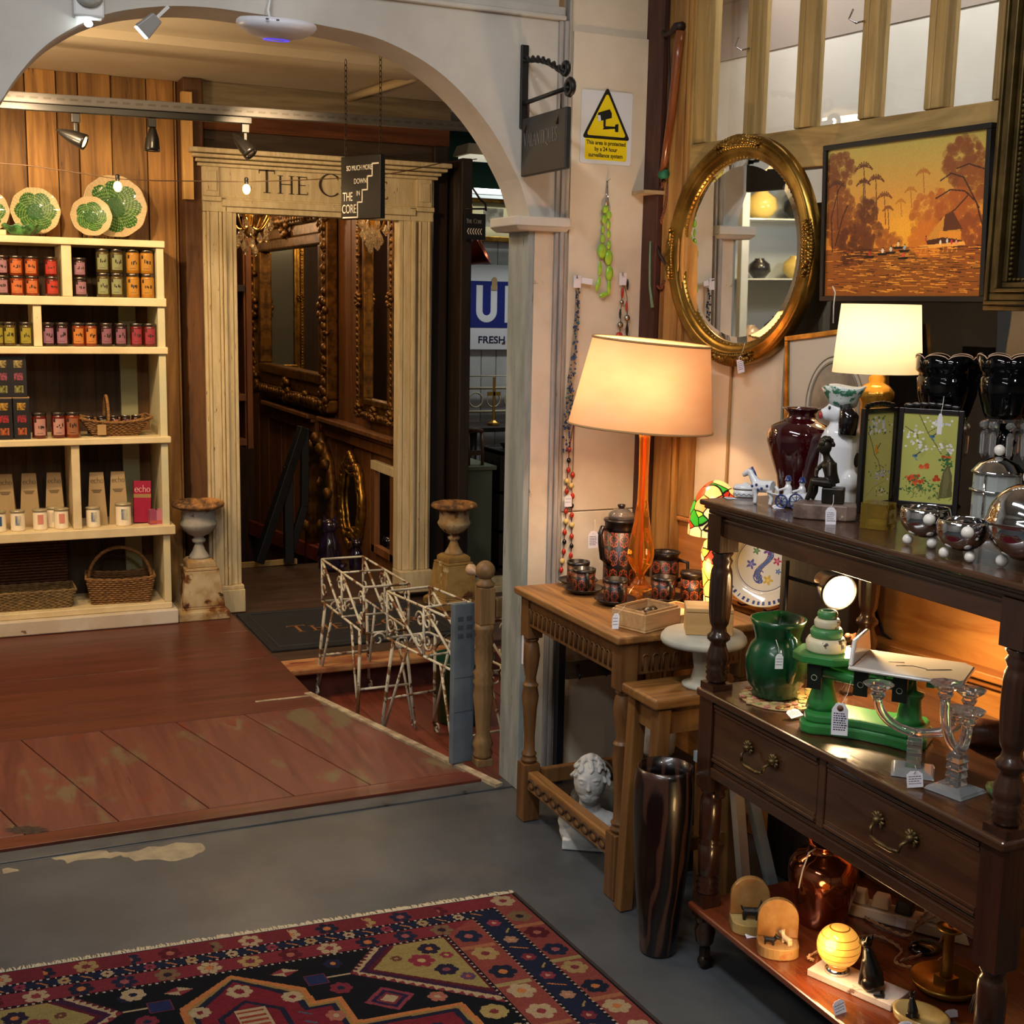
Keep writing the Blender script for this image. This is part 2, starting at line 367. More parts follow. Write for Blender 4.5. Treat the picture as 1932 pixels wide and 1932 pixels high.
brass = MAT('brass', 'b48c45', .3, 1, col2='8a682e', sc=12)
chrome = MAT('chrome', 'c9c9cc', .07, 1)
white_plastic = MAT('white_plastic', 'dcdcda', .35)
paper = MAT('paper', 'dcd9e0', .8)
ink = MAT('ink', '2b2a45', .8)
string = MAT('string', 'd8d2c8', .9)
clear = GLASS('clear', (1, 1, 1), 0)
pane_glass = MAT('pane_glass', (.97, .98, .97), 0, tr=1, ior=1.5)
bulb_on = MAT('bulb_on', 'ffe0a0', .3, em='ffc870', es=9)

# ================================================================== setting
YA = 3.66; ZS = .0
floor_mat = MAT('floor_mat', '4b4f53', .40, col2='404448', sc=3.5, bump=.18, bsc=22, spots=[('6a5f58', 1.3, .52, .75), ('8d8d8e', 60, .74, .78)], rn=.14)
cream_flake = MAT('cream_flake', '938a72', .7, col2='7d7464', sc=14)
flo = G(); flo.bx(-4, 3.2, -4, 3.70, -.06, -.002)
L = [onZ(x, y, -.0015) for x, y in ((95, 1612), (130, 1604), (190, 1603), (220, 1609), (262, 1602), (330, 1592), (380, 1592), (386, 1602), (372, 1614), (345, 1621), (300, 1624), (258, 1622), (225, 1617), (180, 1622), (130, 1628), (105, 1622))]
q_ = random.Random(5); flo.quad([tuple(a_.lerp(b_, f_)+Vector((q_.uniform(-.006, .006), q_.uniform(-.012, .012), 0))) for a_, b_ in zip(L, L[1:]+L[:1]) for f_ in (0, .33, .66)], 1)
L = [onZ(x, y, -.0015) for x, y in ((4, 1640), (14, 1637), (34, 1640), (36, 1643), (20, 1646), (6, 1649))]
flo.quad([tuple(p) for p in L], 1)
struct('floor', flo, [floor_mat, cream_flake])
# threshold board, red platform with boards
thr_mat = MAT('thr_mat', '4a4d50', .5, col2='3c3f42', sc=8, bump=.4, bsc=14, spots=[('1e1c1b', 8, .64, .7)])
g = G(); g.bx(-3, 1.75, 3.70, 3.775, -.06, .004); g.bx(-3, .8, 3.694, 3.70, -.06, .0); struct('trim_1', g, thr_mat, bev=.006)
red_mat = WOOD('red_boards', '58302a', '6e4036', .40, 1, 5, isl=.12, spots=[('665842', 2.6, .54, .62, (2, .8, 1)), ('6a3022', 3.3, .60, .66, (2, .8, 1)), ('4a241b', 5, .66, .74)], rn=.12)
red_side = WOOD('red_boards_across', '50281d', '663427', .34, 0, 5, isl=.1, spots=[('7b5e45', 2.6, .66, .76)], rn=.12)
g = G()
g.bx(-3, 1.66, 3.777, 3.86, -.05, .012, 1)                        # front cross board
xe = lambda y: 1.33+(4.91-y)*(1.65-1.33)/(4.91-3.67) if y < 4.91 else 1.345
xs = [-3, -2.4, -1.7, -1.16, -.89, -.62, -.35, -.08, .19, .46, .735, 1.01, 1.27, 1.604]; SK = .258
for a, b in zip(xs[:-1], xs[1:]):
    a_, b_ = a-SK*.878, b-SK*.878; a0_ = a if a > -2.9 else a+.0
    g.add([(a+.002, 3.862, -.05), (b-.002, 3.862, -.05), (b_-.002, 4.74, -.05), (a_+.002, 4.74, -.05), (a+.002, 3.862, .012), (b-.002, 3.862, .012), (b_-.002, 4.74, .012), (a_+.002, 4.74, .012)],
          [(3, 2, 1, 0), (4, 5, 6, 7), (0, 1, 5, 4), (1, 2, 6, 5), (2, 3, 7, 6), (3, 0, 4, 7)], 0)
for y0, y1 in ((4.744, 4.88), (4.883, 5.5), (5.503, 6.0), (6.003, 6.7)): g.bx(-3, 1.345 if y0 > 4.9 else 1.36, y0, y1, -.05, .012, 1)
g.quad([tuple(onZ(50+46*math.cos(a_)*(.6+.4*math.sin(a_*5)**2), 1566+9*math.sin(a_)*(.6+.4*math.cos(a_*7)**2), .0124)) for a_ in [-2*PI*i/26 for i in range(26)]], 2)
struct('floor_platform', g, [red_mat, red_side, MAT('knot_dark', '1d1512', .8, col2='3a2a20', sc=60)], bev=.002)
edge_mat = MAT('edge_mat', 'b8ab92', .7, col2='8d7d66', sc=20, bump=.5)
g = G(); a = Vector((1.33, 4.915, 0)); b = Vector((1.655, 3.70, 0)); d = (b-a).normalized(); n = Vector((d.y, -d.x, 0))*-1
for t0, t1 in ((0, .3), (.3, .62), (.62, 1)):
    p, q = a+(b-a)*t0, a+(b-a)*(t1-.002); g.add([tuple(v) for v in (p, q, q+n*.03, p+n*.03)]+[tuple(v+Vector((0, 0, .016))) for v in (p, q, q+n*.03, p+n*.03)],
        [(3, 2, 1, 0), (4, 5, 6, 7), (0, 1, 5, 4), (1, 2, 6, 5), (2, 3, 7, 6), (3, 0, 4, 7)])
g.bx(1.12, 1.36, 4.87, 4.885, 0, .0145)
struct('trim_2', g, edge_mat)
wall_red = MAT('riser_red', '5c2a1c', .6, col2='3d1b12', sc=8)
g = G(); g.bx(-3, 1.32, 3.87, 6.6, -.4, -.051); struct('floor_subframe', g, wall_red)
low_mat = WOOD('low_boards', '5e2a1c', '7a3a28', .5, 1, 5, isl=.15, spots=[('3c2018', 3, .58, .7)])
g = G()
for i in range(9): g.bx(1.32+i*.16, 1.478+i*.16, 3.83, 5.37, -.2, -.15)
struct('floor_lower', g, low_mat, bev=.002)
land = WOOD('landing_boards', '33231a', '4a3426', .5, 0, 5, isl=.15)
g = G(); g.bx(1.346, 3.1, 5.47, 7.55, -.2, -.004); struct('floor_landing', g, land)
worn = MAT('worn_step', '8d4b2a', .6, col2='b98a55', sc=5, st=(1, 3, 1), bump=.3, spots=[('6b2416', 6, .55, .65)])
g = G(); g.bx(1.35, 2.35, 5.30, 5.468, -.03, .0, ); struct('floor_step', g, worn, bev=.008)
g = G(); g.bx(1.346, 3.1, 5.372, 5.468, -.2, -.032); struct('trim_3', g, wall_red)
g = G(); g.bx(2.6, 6, 4.2, 9, -.26, -.2); struct('floor_side', g, low_mat)

# arch wall
pa = [(0, 195), (20, 160), (55, 115), (85, 86), (110, 68), (155, 42), (200, 26), (250, 16), (330, 10), (400, 14), (450, 21), (520, 31), (600, 46), (700, 66), (760, 92), (812, 122), (862, 164), (905, 212), (940, 262), (966, 312), (985, 352), (999, 400)]
cv = [onY(x, y, YA) for x, y in pa]; cv = [(p.x, p.z) for p in cv]
cv = [(-.02, 1.3), (-.02, 1.55), (.03, 1.86), (.1, 1.985)]+cv[0:]; cv[-1] = (1.717, 1.872)
for _ in range(2):
    n_ = [cv[0]]
    for p_, q_ in zip(cv[:-1], cv[1:]): n_ += [(p_[0]*.75+q_[0]*.25, p_[1]*.75+q_[1]*.25), (p_[0]*.25+q_[0]*.75, p_[1]*.25+q_[1]*.75)]
    cv = n_+[cv[-1]]
g = G(); n = len(cv); Zt = 3.3; vs = []
for x, z in cv: vs += [(x, YA, z), (x, YA, Zt), (x, YA+.16, z), (x, YA+.16, Zt)]
fs = []
for i in range(n-1):
    a, b = 4*i, 4*(i+1); fs += [(a, b, b+1, a+1), (b+2, a+2, a+3, b+3), (a+2, b+2, b, a)]
g.add(vs, fs, 0)
g.bx(1.717, 1.80, YA, YA+.16, 1.87, Zt); g.bx(-4, -.02, YA, YA+.16, -.05, Zt)
struct('wall_arch', g, white_wall)
g = G(); g.bx(1.715, 1.80, YA+.004, YA+.155, 0, 1.84); struct('wall_pillar', g, [blue_white], bev=.004)
g = G(); g.bx(1.735, 1.80, YA-.001, YA+.0035, 0, 1.84); struct('trim_4', g, MAT('pillar_front', 'd8cbb6', .6, col2='c4b49c', sc=4, bump=.4, spots=[('6a5a48', 16, .69, .73)]))
g = G(); P = [(1.655, YA-.035), (1.845, YA-.035), (1.845, YA+.17), (1.655, YA+.17)]; g.prism(P, .03, 1.842)
g.add([(1.672, YA-.02, 1.828), (1.835, YA-.02, 1.828), (1.835, YA+.16, 1.828), (1.672, YA+.16, 1.828)]+[(p[0], p[1], 1.842) for p in P], [(3, 2, 1, 0), (0, 1, 5, 4), (1, 2, 6, 5), (2, 3, 7, 6), (3, 0, 4, 7)])
struct('trim_5', g, white_wall, bev=.004)
# mouldings right of the arch, top moulding
g = G()
for x0, x1, d in ((1.80, 1.815, .012), (1.815, 1.83, .02), (1.832, 1.842, .014)): g.bx(x0-.0, x1, YA-d, YA+.02, 0, 2.46 if x0 < 1.82 else 3.3)
struct('trim_6', g, grey_trim, bev=.004)
g = G(); a = onY(830, -2, YA); b = onY(1062, 44, YA)
g.bx(-3, 1.82, YA-.018, YA, 2.46, 2.474); g.bx(-3, 1.82, YA-.008, YA, 2.474, 2.50); struct('trim_7', g, white_wall, bev=.004)
g = G(); g.bx(1.842, 2.2, YA, YA+.05, 0, 3.3); struct('wall_back', g, cream_wall)
g = G(); g.bx(1.85, 2.152, YA-.01, YA-.001, .94, 2.435); g.bx(1.85, 2.152, YA-.01, YA-.001, .02, .936); struct('trim_8', g, cream_wall, bev=.002)
lipmat = WOOD('ledge_wood', '8a7252', 'b59c74', .6, 0)
g = G(); g.bx(2.07, 2.15, YA-.09, YA-.011, 1.955, 1.966); struct('trim_9', g, lipmat)

# partition on the right (skewed a little), glazed above a wooden panel
PA = Vector((2.165, 3.64, 0)); PTd = Vector((.1386, -.9903, 0)); PN = Vector((-.9903, -.1386, 0))
PMAT = Matrix(((PTd.x, -PN.x, 0, PA.x), (PTd.y, -PN.y, 0, PA.y), (0, 0, 1, 0), (0, 0, 0, 1)))
def onP(x, y, off=0.):      # point on the partition plane (off = distance in front of it)
    d = Vector(ray(x, y)); e = Vector(EYE); t = (PN.dot(PA)+off-PN.dot(e))/PN.dot(d); return e+d*t
def uz(x, y, off=0.): p = onP(x, y, off); return (p-PA).dot(PTd), p.z
def pbox(*bs):
    g = G(); g.T = PMAT
    for b in bs: g.bx(*b)
    return g
U = lambda x, y=150, off=0: uz(x, y, off)[0]
zr = uz(1500, 245)[1]
struct('trim_10', pbox((-.03, .055, -.05, .05, 0, 3.2)), brown_paint, bev=.004)
struct('trim_11', pbox((.058, .085, -.03, .04, 0, 3.2), (.087, .15, -.035, .04, 0, 3.2), (.152, .168, -.03, .04, 0, 3.2)), pine_o, bev=.003)
win = struct('window_1', pbox((.172, U(1316), -.02, .04, zr-.11, 3.2), (U(1316)+.001, U(1340), -.012, .04, zr, 3.2)), pine, bev=.004)
win['kind'] = 'structure'
fr = [(1412, 1437), (1508, 1540), (1628, 1660), (1752, 1790), (1880, 1905)]
for a, b in fr:
    m = (U(a)+U(b))/2; w = (U(b)-U(a))
    struct('glazing_bar', pbox((U(a), U(a)+w*.36, -.014, .03, zr, 3.2), (U(a)+w*.4, U(b), -.018, .03, zr, 3.2)), pine, win, bev=.004)
struct('rail', pbox((U(1316), 2.6, -.02, .04, zr-.11, zr-.002)), pine_h, win, bev=.005)
ed = [U(1340)]+[v for a, b in fr for v in (U(a), U(b))]+[2.6]
for i in range(0, len(ed), 2): struct('pane', pbox((ed[i]-.005, ed[i+1]+.005, .008, .012, zr-.005, 3.2)), pane_glass, win)
win2 = struct('window_2', pbox((.172, U(1340), -.018, .04, .94, zr-.112), (1.95, 2.05, -.018, .04, .94, zr-.112)), pine_o, bev=.004)
cream_board = MAT('cream_board', 'dccdb4', .45, col2='cdbc9e', sc=2, coat=.25)
struct('board', pbox((U(1340)+.002, U(1470, 800), .004, .03, .94, zr-.112)), cream_board, win2)
struct('board_seam', pbox((U(1374, 800), U(1374, 800)+.008, -.004, .0035, .94, 1.5)), MAT('seam', '9b7a4c', .5), win2)
struct('pane', pbox((U(1470, 800)+.002, 1.948, .01, .014, .94, zr-.112)), pane_glass, win2)
struct('pane', pbox((2.052, 3.0, .01, .014, .94, zr-.112)), pane_glass, win2)
wp = struct('wall_right', pbox((.172, 3.0, -.004, .04, .0, .925)), oak_panel)
struct('trim_12', pbox((.172, 3.0, -.02, .05, .925, .94), (.172, 3.0, -.03, -.006, .50, .53), (.172, 3.0, -.018, -.006, .53, .545)), oak_panel, bev=.005)
# what stands behind the glass: another room's white wall, shade painted in its upper band, a dark store below
back_white = MAT('back_white', 'e0ddd6', .7, col2='d2cec6', sc=2, spots=[('8f8a80', 30, .76, .8)])
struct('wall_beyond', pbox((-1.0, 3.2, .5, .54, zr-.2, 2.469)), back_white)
g = pbox((-1.0, 3.2, .497, .54, 2.47, 3.4)); struct('wall_upper_shade', g, MAT('shade_taupe', 'a79a90', .7))  # shaded upper part of the white wall, put into a darker colour
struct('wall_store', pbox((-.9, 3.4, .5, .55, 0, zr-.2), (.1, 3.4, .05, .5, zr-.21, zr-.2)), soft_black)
lamp('beyond_lamp', 'AREA', tuple(PMAT @ Vector((.9, .14, 3.1))), 30, (1, .97, .92), 3.2, tuple(PMAT @ Vector((.9, .5, 2.2))), .1)

# inner room: plank wall, ceiling, beams
YF = 6.66
g = G(); x = -2.5; k = 0
pw = [.17, .13, .15, .12, .16, .14, .1, .15]
while x < 1.16:
    w = min(pw[k % 8], 1.175-x); g.bx(x+.002, x+w-.002, YF-.012*(k % 2)-.006*((k*3) % 4 == 1), YF+.03, 0, 2.66); x += w; k += 1
struct('wall_far', g, plank, bev=.003)
g = G(); g.bx(-2.6, 1.3, YF+.031, YF+.07, -.4, 2.7); struct('wall_behind_planks', g, soft_black)
g = G(); g.bx(1.178, 1.275, 6.50, 6.75, 0, 2.66); struct('trim_13', g, WOOD('brown_post', '4a2f1a', '6e4826', .7, 2, 5, spots=[('2b1a0e', 8, .6, .7)]), bev=.008)
g = G(); g.bx(1.165, 1.215, 6.46, 6.498, 2.08, 2.585); struct('trim_14', g, WOOD('batten', 'b98a4c', 'd9ab66', .6))
ceil_mat = MAT('ceil_mat', 'cdbfa6', .8, col2='bfb095', sc=1.2, bump=.1)
g = G(); g.bx(-3, 2.62, 3.82, 6.8, 2.66, 2.72); g.bx(-3, 2.62, 5.55, 5.84, 2.625, 2.66); struct('ceiling', g, ceil_mat)
g = G(); g.bx(1.216, 2.6, 6.56, 6.7, 2.53, 2.66); struct('trim_15', g, grey_beam, bev=.004)
g = G(); g.bx(1.216, 2.6, 6.575, 6.7, 2.43, 2.528); struct('trim_16', g, rust_beam, bev=.004)
g = G(); g.bx(1.276, 2.6, 6.57, 6.7, 2.30, 2.428); struct('trim_17', g, dark_beam, bev=.004)
g = G(); g.bx(2.50, 2.585, 6.55, 6.75, -.1, 2.43); struct('trim_18', g, dark_wood, bev=.008)
g = G(); g.bx(2.6, 2.665, 6.4, 6.62, -.2, 2.36); struct('trim_19', g, dark_wood, bev=.008)
g = G(); g.bx(-3.05, -3, -4, 9, -.1, 3.3); g.bx(-4, 3.5, -4.05, -4, -.1, 3.3); struct('wall_left', g, white_wall)
g = G(); g.bx(2.62, 6, 7.3, 7.35, 2.3, 3.0); struct('wall_green', g, MAT('green_wall', '0f4032', .7))

# doorcase "THE CORE"
def DX(px, y=600): return onY(px, y, 6.5).x
def DZ(px, y): return onY(px, y, 6.5).z
dc = struct('door_1', G().bx(DX(385), DX(447), 6.56, 6.62, 0, DZ(445, 400)), old_cream)
zo = DZ(445, 402); zc = DZ(375, 283)
g = G()
for a, b, d in ((385, 391, .02), (391, 396, .042), (396.5, 413, .035), (413.5, 419, .042), (420, 426, .05), (426, 439, .03), (439.5, 447, .022)): g.bx(DX(a), DX(b), 6.5-d, 6.56, .14, zo)
g.bx(DX(384), DX(450), 6.43, 6.56, 0, .12); g.bx(DX(385), DX(449), 6.44, 6.56, .12, .14); g.bx(DX(385), DX(430), 6.47, 6.56, zo, DZ(450, 375)); ob('left_jamb', g, old_cream, dc, bev=.004)
g = G()
for a, b, d in ((750, 758, .022), (758.5, 771, .03), (771, 778, .05), (778, 784, .025), (785, 789, .042), (789.5, 801, .035), (801.5, 806, .042), (806, 812, .02)): g.bx(DX(a), DX(b), 6.5-d, 6.56, .15, zo)
g.bx(DX(749), DX(812), 6.43, 6.56, .03, .15); g.bx(DX(768), DX(812), 6.47, 6.56, zo, DZ(450, 375)); ob('right_jamb', g, old_cream, dc, bev=.004)
g = G(); zl = DZ(450, 375); zf = DZ(450, 318)
g.bx(DX(426), DX(771), 6.47, 6.56, zo, zo+.028); g.bx(DX(420), DX(778), 6.455, 6.56, zo+.028, zl-.01); g.bx(DX(416), DX(782), 6.47, 6.56, zl-.01, zl)
g.bx(DX(385), DX(812), 6.49, 6.56, zl, zc); ob('lintel', g, old_cream, dc, bev=.003)
g = G()
for a, b in ((386, 416), (782, 810)):
    g.bx(DX(a), DX(b), 6.475, 6.489, zl+.005, zf); g.bx(DX(a)+.012, DX(b)-.012, 6.468, 6.474, zl+.03, zf-.02)
    g.bx(DX(a)-.006, DX(b)+.006, 6.45, 6.489, zl-.02, zl+.002)
ob('block', g, old_cream, dc, bev=.003)
g = G(); h = (zc-zf)/4
for i, d in enumerate((.03, .05, .085, .11)): g.bx(DX(383)-d*.6, DX(815)+d*.6, 6.5-d, 6.56, zf+h*i, zf+h*(i+1)+(.004 if i == 3 else -.003))
ob('cornice', g, old_cream, dc, bev=.005)
g = G(); a = onY(490, 362, 6.489); sz = onY(505, 325, 6.489).z-onY(505, 363, 6.489).z
serif(g, 'THE CORE', .112, face_m((DX(491)-.004, 6.4885, DZ(495, 364)), (1, 0, 0), (0, 0, 1)), .002, small=.8, track=.07, widen=1.24)
ob('lettering', g, MAT('letter_brown', '33261a', .6), dc)
g = G(); g.bx(DX(812), 3.0, 6.42, 6.5, -.02, .03); g.bx(DX(812), 3.0, 6.44, 6.5, .03, .075); g.bx(DX(812), 3.0, 6.35, 6.45, -.1, -.02); struct('baseboard_far', g, old_cream, bev=.005)

# stairwell behind the doorcase
stair_panel = WOOD('stair_panel', '5a3416', '7d4e24', .55, 2, 5, isl=.25)
XS = 2.4
g = G(); y = 6.63; k = 0
while y < 10.4: g.bx(XS+.004*(k % 2), XS+.05, y+.002, y+.148+.03*(k % 3), -1.6, 2.6); y += .15+.03*(k % 3); k += 1
struct('wall_stair', g, stair_panel, bev=.003)
g = G(); g.bx(.9, 2.45, 10.4, 10.45, -1.6, 2.7); g.bx(1.28, 1.33, 6.75, 10.4, -1.6, 2.7); struct('wall_stair_end', g, WOOD('stair_dark', '2a1a10', '43291a', .7, 2, 5, isl=.2), bev=.003)
g = G(); g.bx(1.3, 2.5, 6.75, 10.45, 2.6, 2.66); struct('ceiling_stair', g, ceil_mat)
g = G()
for i in range(8): g.bx(1.335, 2.39, 7.58+i*.26, 7.58+i*.26+.25, -1.7, -.19*(i+1))
struct('floor_stairs', g, land)
lamp('stairwell_lamp', 'POINT', (1.75, 7.3, 2.35), 22, WARM, .08)
lamp('stairwell_lamp', 'POINT', (1.7, 9.0, 2.3), 16, WARM, .08)

# side room seen past the dark posts
g = G(); x = 2.75; k = 0
while x < 5.5: g.bx(x+.002, x+.108, 8.0, 8.04, -.2, 2.35); x += .11
struct('wall_side', g, MAT('white_boards', 'c9c7c3', .6, col2='b5b3af', sc=3, isl=.06), bev=.003)
g = G(); g.bx(2.7, 5.5, 8.0, 8.06, 2.352, 3.0); struct('wall_side_top', g, MAT('side_top', 'aeb0b4', .7))
g = G(); g.bx(2.73, 5.5, 6.7, 8.0, 2.66, 2.7); struct('ceiling_side', g, MAT('ceil_side', 'd2d2ce', .7))
# rest of the front room (behind the camera)
g = G(); g.bx(-4, 3.2, -4, 3.66, 3.3, 3.36); struct('ceiling_front', g, white_wall)
g = G(); g.bx(3.15, 3.2, -4, 1.2, -.1, 3.3); struct('wall_right_front', g, cream_wall)
# ================================================================== inner room: shelf unit and what stands on it
YS = 6.3
def SX(px, y, Y=YS): return onY(px, y, Y).x
ZS_ = [1.868, 1.600, 1.369, .939, .503, .116]
su = thing('shelf_unit', 'tall cream painted open shelf unit against the plank wall', 'shelf unit', (.2, YS, .012))
def sl(z): return z-.012
def sbx(*bs):
    g = G()
    for x0, x1, y0, y1, z0, z1 in bs: g.bx(x0-.2, x1-.2, y0-YS, y1-YS, sl(z0), sl(z1))
    return g
XR = 1.036
ob('top_board', sbx((-.6, XR+.004, YS-.02, 6.63, 1.836, 1.868)), shelf_cream, su, bev=.004)
for zt, th, ov in ((1.600, .04, .006), (1.369, .033, .008), (.939, .031, .012), (.503, .045, .022), (.116, .03, .0)):
    ob('shelf', sbx((-.6, XR+ov, YS-.015-ov*.6, 6.63, zt-th, zt)), shelf_cream, su, bev=.004)
for px0, px1, y, za, zb in ((117, 136, 520, 1.601, 1.835), (63, 79, 615, 1.37, 1.559), (136, 152, 910, .504, .907)):
    ob('divider', sbx((SX(px0, y), SX(px1, y), YS-.004, 6.62, za, zb)), shelf_cream, su, bev=.003)
ob('side_panel', sbx((XR-.034, XR, YS-.004, 6.63, .117, 1.835)), MAT('side_paint', 'c9c6a4', .55, col2='d9cb9e', sc=4, bump=.2), su, bev=.003)
wz = G(); [wz.bx(-.8+.168*k, -.802+.168*(k+1), .325+.004*(k % 2), .334, sl(.117), sl(1.835)) for k in range(9)]; ob('shade_boards', wz, WOOD('shaded_planks', '30241a', '4a3826', .8, 2, 5, isl=.2), su)  # added boards; the dimness of the shelf back is put into their colour
ob('back_batten', sbx((.86, .94, 6.585, 6.62, .117, 1.835)), MAT('batten_green', '8c8a66', .6), su)
white_peel = MAT('white_peel', 'd8cfc2', .5, col2='c9bba4', sc=6, bump=.3, spots=[('7a6248', 9, .66, .70)])
ob('plinth', sbx((-.6, XR+.024, YS-.05, 6.5, .014, .085)), white_peel, su, bev=.006)

jar_lid = MAT('jar_lid', '6d645c', .25, .9); dk = MAT('jar_mark', '251a14', .7)
def sector(g, r, z0, z1, a0, a1, n=8, mi=0, c=(0, 0)):
    vs = []
    for i in range(n+1):
        a = math.radians(a0+(a1-a0)*i/n)
        for z in (z0, z1): vs.append((c[0]+r*math.cos(a), c[1]+r*math.sin(a), z))
    g.add(vs, [(2*i, 2*i+2, 2*i+3, 2*i+1) for i in range(n)], mi, True)
lab_m = {}
def jar(name, label, group, h, body, lab, loc, seed=0, r=.031):
    t = thing(name, label, 'jar', loc, rz=random.uniform(-.15, .15), group=group)
    g = G(); g.lathe([(r*.9, 0), (r, .004), (r, h*.80), (r*.94, h*.86), (r*.88, h*.88)], 20); ob('glass_body', g, body, t)
    g = G(); g.lathe([(r*.95, h*.87), (r*1.0, h*.88), (r*1.0, h*.985), (r*.96, h), (0, h)], 20); ob('lid', g, jar_lid, t)
    if lab not in lab_m: lab_m[lab] = MAT('label_'+lab, tuple(v*.62 for v in lin(lab)), .7)
    g = G(); sector(g, r+.0006, h*.13, h*.76, -142, -48)
    sector(g, r+.001, h*.62, h*.76, -140, -122, 3, 1)
    rnd = random.Random(seed)
    for k in range(4):
        a = -112+14*k+rnd.uniform(-4, 4); z = h*(.36+.1*rnd.random()); sector(g, r+.001, z, z+h*rnd.uniform(.05, .16), a, a+rnd.uniform(7, 13), 3, 1)
    sector(g, r+.001, h*.2, h*.215, -120, -75, 5, 1)
    ob('paper_label', g, [lab_m[lab], dk], t); return t
def jbody(n, c): return MAT(n, c, .12, coat=.6)
jb_dark = jbody('jar_dark', '2a0f0c'); jb_or = jbody('jar_orange', '7a2f0d'); jb_red = jbody('jar_red', '5a100c'); jb_gr = jbody('jar_green', '4a3a14'); jb_ye = jbody('jar_yellow', 'a8701c'); jb_pk = jbody('jar_pink', '5a1410')
seen = {}
ROW1, ROW2, ROW3 = 'jam jars on the upper shelf', 'jam jars on the second shelf', 'jam jars on the basket shelf'
kinds = {'lilac': (jb_dark, 'b7838f'), 'orange': (jb_or, 'e07a3c'), 'red': (jb_red, 'cf3b28'), 'green': (jb_gr, 'a3a878'), 'yellow': (jb_ye, 'd69a38'), 'olive': (jb_gr, 'b5a838'), 'mauve': (jb_dark, 'b07a94'), 'amber': (jb_or, 'e8923f'), 'plum': (jb_dark, 'a2697c'), 'crimson': (jb_red, 'b03a4c'), 'pink': (jb_pk, 'e2a79a'), 'brown': (jb_or, 'b0704c')}
r1 = [('lilac', 6, .089, 'at the left end', 1), ('orange', 33, .089, 'left of the pair', 1), ('orange', 62, .089, 'right of the pair', 1), ('red', 99, .089, 'beside the divider', 1),
      ('lilac', 152, .089, 'just right of the divider', 1), ('green', 195, .112, 'left of the tall green pair', 1), ('green', 222, .112, 'right of the tall green pair', 1), ('yellow', 252, .112, 'left of the yellow pair', 1), ('yellow', 279, .112, 'right of the yellow pair by the end post', 1)]
for i, (k, px, h, where, st) in enumerate(r1):
    for lv in (0, 1):
        p = onY(px, 550, 6.34); jar('jam_jar', '%s labelled jar, %s of its stack, %s' % (k, ('bottom', 'top')[lv], where), ROW1, h, kinds[k][0], kinds[k][1], (p.x+random.uniform(-.002, .002), 6.345, 1.6006+lv*(h+.0006)), i*2+lv)
r2 = [('olive', -4, 'at the very left edge'), ('olive', 19, 'left of the pair by the divider'), ('olive', 50, 'right of the pair by the divider'), ('mauve', 92, 'nearest the divider'), ('mauve', 118, 'second from the divider'), ('amber', 149, 'left of the orange pair'), ('amber', 172, 'right of the orange pair'), ('plum', 201, 'left of the plum pair'), ('plum', 229, 'right of the plum pair'), ('crimson', 258, 'left of the crimson pair'), ('crimson', 283, 'right of the crimson pair by the end post')]
for i, (k, px, where) in enumerate(r2):
    p = onY(px, 645, 6.34); jar('jam_jar', '%s labelled jar on second shelf, %s' % (k, where), ROW2, .11, kinds[k][0], kinds[k][1], (p.x, 6.345, 1.3696), 50+i, .0295)
for i, (k, px, where) in enumerate([('pink', 75, 'nearest the black boxes'), ('pink', 111, 'between two other jars'), ('brown', 138, 'touching the basket')]):
    p = onY(px, 815, 6.34); jar('jam_jar', '%s labelled jar on the basket shelf, %s' % (k, where), ROW3, .122, kinds[k][0], kinds[k][1], (p.x, 6.345, .9396), 70+i, .033)
# black tea boxes in two stacks
tea = MAT('tea_black', '1c1a1e', .5)
wcol = ['c2602c', 'b52a3a', 'c79a3a', '8d8f4a', 'a8506a', 'b0a060']
wm = [MAT('tea_window_%s' % c, c, .6, col2='2a1a12', sc=80) for c in wcol]; tl_ = {1: MAT('tea_lid_red', '6d1c26', .5), 0: MAT('tea_lid_tan', 'b08a5a', .5)}
for k, (px, lv, lb) in enumerate([(8, 0, 'black picture window box at the left edge, bottom of its stack'), (8, 1, 'black picture window box at the left edge, top of its stack'), (41, 0, 'black picture window box with a red rim beside the pink jars, bottom of its stack'), (38, 1, 'black picture window box beside the open shelf space, top of its stack')]):
    p = onY(px, 800, 6.34); t = thing('gift_box', lb, 'box', (p.x, 6.35, .9396+lv*.196), rz=.0, group='black gift boxes stacked on the shelf')
    g = G(); g.bx(-.036, .036, -.036, .036, 0, .19); ob('carton', g, tea, t, bev=.002)
    g = G(); g.bx(-.037, .037, -.037, .037, .1905, .195); ob('lid', g, tl_[k % 2], t, bev=.001)
    for j in range(3):
        g = G(); g.bx(-.019, .019, -.0375, -.0362, .02+.058*j, .053+.058*j); ob('picture_window', g, wm[(k*3+j) % 6], t)
